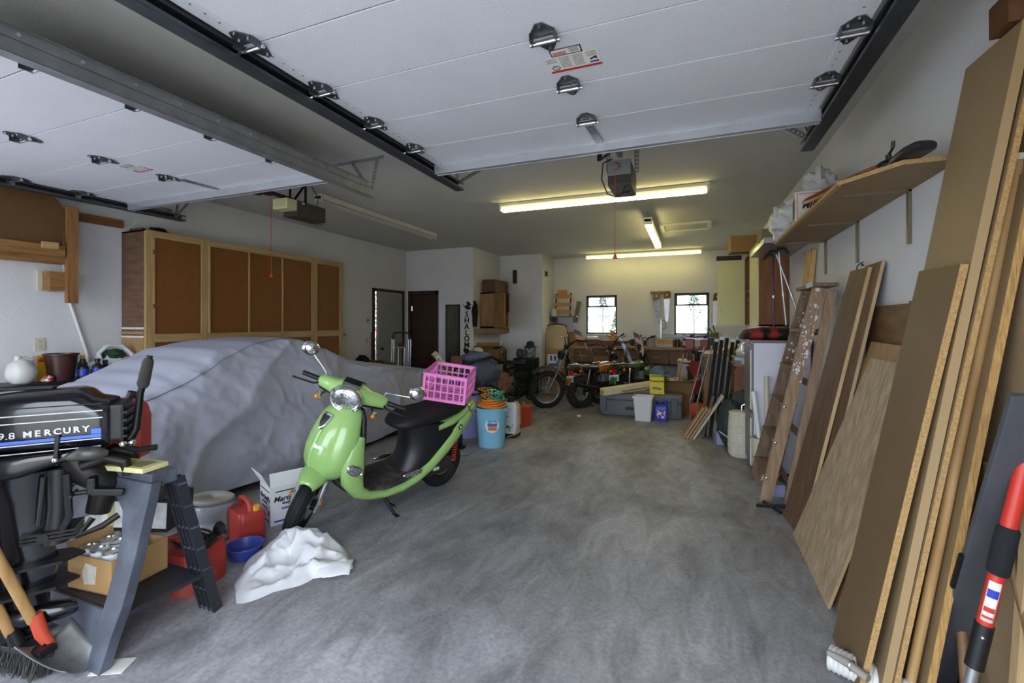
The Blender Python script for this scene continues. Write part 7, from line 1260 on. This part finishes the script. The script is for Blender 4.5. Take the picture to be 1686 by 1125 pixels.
# leaning boards (a leaning slab between floor points and upper points)
def slab(label, name, cat, a, b, c, d, th, m, me=None, group=None):
    """a,b floor corners (far, near), c,d upper corners (near, far); thickness grows toward the wall"""
    t = thing(name, label, cat, a, group=group); A = Vector(a); P = [Vector(p) - A for p in (a, b, c, d)]; n = (P[1] - P[0]).cross(P[3] - P[0]).normalized(); n = n if n.x > 0 else -n
    vs = P + [p + n * th for p in P]; MB().add(vs, [(0, 1, 2, 3), (7, 6, 5, 4), (0, 4, 5, 1), (1, 5, 6, 2), (2, 6, 7, 3), (3, 7, 4, 0)]).build('sheet', m, t)
    if me:
        e = MB(); w = (P[0] - P[1]).normalized() * .0025; q = [P[1] - w, P[2] - w, P[2] - w + n * th, P[1] - w + n * th]; r = [p + w for p in q]; e.add(q + r, [(0, 1, 2, 3), (7, 6, 5, 4), (0, 1, 5, 4), (2, 3, 7, 6), (1, 2, 6, 5), (3, 0, 4, 7)]); e.build('near_edge', me, t)
    return t
DBR = wood('walnut_board', (80, 58, 40), (106, 80, 58), 'z', 2.5, 9); OAKP = wood('oak_sheet', (142, 120, 94), (174, 152, 124), 'z', 5, 7, contrast=(.35, .65)); STRIP = wood('pale_strip', (172, 142, 100), (196, 168, 126), 'z', 3, 9)
slab('dark brown board leaning next to the stepladder', 'leaning_board', 'board', (.64, 3.92, .003), (.68, 3.55, .003), (1.0, 3.36, 1.79), (1.0, 3.70, 1.80), .02, DBR, STRIP)
slab('dark brown board with pale edge behind the first dark board', 'leaning_board', 'board', (.70, 3.80, .003), (.73, 3.43, .003), (1.025, 3.23, 1.81), (1.025, 3.5, 1.81), .018, DBR, mat('pale_grey_edge', (176, 150, 116), .7))
pn = thing('framed_panel', 'small dark framed plywood panel standing behind the oak sheet', 'panel', (1.03, 3.22, 0)); MB().bb((.0, -.38, .78), (.02, .29, 1.55)).build('panel', wood('burl_ply', (92, 66, 40), (122, 92, 58), 'y', 5, 4), pn); MB().bb((-.015, -.40, .76), (.022, -.37, 1.56)).build('edge_strip', DBR, pn); MB().bb((.0, -.36, 0), (.02, .26, .78)).build('support', DBR, pn)
slab('oak-faced plywood sheet leaning below the framed panel', 'plywood_sheet', 'plywood', (.647, 3.60, .003), (.642, 2.735, .003), (.955, 2.55, 1.25), (.955, 3.17, 1.25), .014, OAKP, mat('ply_edge', (176, 146, 104), .7))
slab('second plywood sheet showing its top edge behind the oak sheet', 'plywood_sheet', 'plywood', (.69, 3.50, .003), (.69, 2.70, .003), (.995, 2.62, 1.33), (.995, 3.30, 1.34), .012, wood('plain_ply', (134, 104, 66), (160, 128, 86), 'z', 4, 7))
t = thing('black_board', 'black board edge showing under the oak plywood sheet', 'board', (.74, 2.72, 0)); MB().bar((0, 0, .004), (.20, -.06, .85), .05, .02, (1, 0, 0)).build('board', BLKW, t)
slab('wide brown chipboard leaning in front of the tall boards', 'chipboard', 'chipboard', (.605, 2.49, .003), (.60, 2.14, .003), (.868, 2.035, 1.655), (.868, 2.345, 1.662), .022, mat('shaded_chipboard_face', (102, 81, 54), .6, var=.06, scale=4), MDFE)  # face colour darker than the tall boards: their difference in shading is painted in
slab('tall chipboard reaching above the shelf, front one', 'chipboard', 'chipboard', (.665, 2.50, .003), (.66, 2.12, .003), (1.005, 1.99, 2.44), (1.005, 2.32, 2.45), .028, MDF, MDFG)
slab('tall chipboard reaching above the shelf, back one', 'chipboard', 'chipboard', (.695, 2.48, .003), (.69, 2.11, .003), (1.04, 1.975, 2.42), (1.04, 2.28, 2.43), .017, MDF, MDFE)
t = thing('curtain_rod', 'round tan wooden rod leaning behind the tall chipboards', 'rod', (.76, 2.16, .004)); MB().cyl((0, 0, 0), (.275, -.09, 2.0), .017, 14).build('rod', wood('rod_wood', (160, 122, 74), (186, 150, 100), 'z', 2, 8), t, smooth=40); MB().cyl((.275, -.09, 2.0), (.278, -.091, 2.02), .019, 12).build('end_cap', PVC, t)
slab('thick layered plywood board leaning behind the rod', 'plywood_board', 'plywood', (.80, 2.44, .003), (.79, 2.12, .003), (1.03, 2.0, 1.95), (1.035, 2.28, 1.95), .024, MDF, wood('layered_edge', (150, 112, 60), (204, 164, 104), 'z', 6, 40))
HB2 = mat('tan_hardboard', (140, 118, 88), .65, var=.08, scale=30)
slab('large tan hardboard sheet flat against the right wall near the lens', 'hardboard_sheet', 'hardboard', (.99, 2.40, .003), (.98, 1.45, .003), (1.05, 1.45, 2.42), (1.05, 2.30, 2.42), .006, HB2); tag(MB().bb((1.0, 2.05, 2.47), (1.058, 2.16, 2.58)).build('wood_block', wood('block_dark', (80, 50, 30), (108, 72, 44), 'y', 3, 8)), 'dark brown wood block fixed on the right wall above the chipboards', 'block')
tag(MB().bar((.97, 1.98, .004), (1.035, 1.90, 1.95), .035, .02, (1, 0, 0)).build('pine_strip', STRIP), 'thin pine strip leaning on the tan hardboard sheet', 'strip')
tag(MB().box((1.045, 3.62, 1.83), (.012, .012, .012)).tube([(1.05, 3.62, 1.85), (1.02, 3.62, 1.83), (1.01, 3.62, 1.79), (1.03, 3.62, 1.77)], .004, 6).build('wall_hook', BLKM), 'small wire hook on the right wall above the ladder', 'hook')
# tools in the near right corner
DG = mat('dark_grey_plastic', (72, 74, 80), .5, var=.1, scale=9); 
t = thing('plastic_plank', 'dark grey plastic plank with a hand slot leaning in the near right corner', 'plank', (.93, 2.33, .0)); e = Vector((-.05, -.62, 1.25)); MB().bar((0, 0, .004), e, .022, .085, (1, 0, 0)).build('plank', DG, t, bevel=.004); c_ = e * .47; MB().bar(c_ - e * .06 + Vector((-.043, 0, 0)), c_ + e * .06 + Vector((-.043, 0, 0)), .016, .02, (1, 0, 0)).build('hand_slot', BLK, t, bevel=.004); MB().bar(Vector((.03, .014, .004)), e + Vector((.03, .014, 0)), .012, .075, (1, 0, 0)).build('underside', BLK, t)
RB = mat('red_pole', (190, 50, 36), .35, var=.06); 
t = thing('telescopic_brush', 'telescopic brush with red grip pole and grey extension in the near right corner', 'brush', (.76, 1.84, 0)); a = Vector((-.02, -.02, .02)); d_ = Vector((.10, .0, .55)).normalized()
MB().cyl(a + d_ * .05, a + d_ * .40, .015, 16).build('lower_tube', SILVER, t, smooth=40); MB().cyl(a + d_ * .38, a + d_ * .52, .023, 16).build('lock_collar', BLK, t, smooth=40); MB().cyl(a + d_ * .52, a + d_ * 1.25, .020, 16).build('upper_tube', RB, t, smooth=40); MB().tube([a + d_ * q for q in (.68, .69, .82, .83)], [.022, .027, .027, .022], 16).build('foam_grip', mat('foam_black', (24, 25, 30), .9), t, smooth=40)
e1 = Vector((-.38, -.92, 0)); e1 = (e1 - d_ * e1.dot(d_)).normalized(); e2 = d_.cross(e1)
def band(r, z0, z1, p0, p1): g = MB(); g.grid(lambda u, v: a + d_ * (z0 + (z1 - z0) * v) + (e1 * math.cos(p0 + (p1 - p0) * u) + e2 * math.sin(p0 + (p1 - p0) * u)) * r, 8, 2); return g
lb = band(.0206, .535, .66, -.75, .75).build('paper_label', PAPERW, t, solid=.0006, smooth=60)
for v0, v1, mm in ((.61, .635, INKB), (.565, .58, INKR), (.545, .552, INKR)): band(.0212, v0, v1, -.6, .6).build('label_print', mm, lb, solid=.0005)
MB().ball(a + d_ * .485 + e1 * .022, .006, 8, 6).build('lock_button', SILVER, t)
MB().bb((-.14, -.07, .05), (.04, .04, .085)).build('brush_head', BLK, t, bevel=.008); mb = MB(); rb = random.Random(5)
for k in range(300): x, y = rb.uniform(-.135, .035), rb.uniform(-.065, .035); mb.bar((x, y, .052), (x + rb.uniform(-.015, .015), y + rb.uniform(-.015, .015), .003), .003, .003)
tag(mb.build('bristles', mat('grey_bristle', (140, 144, 156), .5, var=.4), t), kind='stuff')
HD2 = wood('old_handle', (104, 76, 48), (136, 104, 68), 'z', 3, 9)
for k, (p, q, l) in enumerate([((.90, 2.05, .01), (1.0, 2.46, .98), 'old round wooden handle leaning across the hardboard, upper end left'), ((1.0, 1.72, .01), (.985, 2.14, .95), 'wooden tool handle crossing behind the red brush pole'), ((.95, 2.20, .004), (.97, 2.22, .8), 'upright old stick behind the grey plank')]): tag(MB().cyl(p, q, .016, 12).build('wooden_stick', HD2, smooth=40), l, 'stick')
t = thing('black_grille', 'black ribbed plastic panel behind the red brush pole', 'panel', (1.03, 1.72, 0)); MB().bb((-.01, -.30, .003), (.0, .16, .86)).build('panel', BLK, t)
for k in range(18): MB().bb((-.018, -.30, .03 + .046 * k), (-.01, .16, .045 + .046 * k)).build('rib', BLK, t)
t = thing('corrugated_pipe', 'white corrugated drain pipe lying on the floor by the chipboards', 'pipe', (.575, 2.20, 0)); P = []; Rr = []
for k in range(61): P.append((-.035 + .30 * k / 60, .06 - .16 * k / 60, .052)); Rr.append(.047 + .0035 * math.sin(k * 2.1))
MB().tube(P, Rr, 20).build('pipe', PVC, t, smooth=70); MB().tube([(-.055, -.0, .105), (-.0, -.045, .108), (.05, -.10, .10)], [.012, .018, .016], 10).build('hose_nozzle', mat('grey_nozzle', (140, 134, 126), .5), t, smooth=50); MB().torus((.01, -.055, .107), .019, .003, (.6, -.6, 0), 14, 5).build('nozzle_ring', CHROME, t)
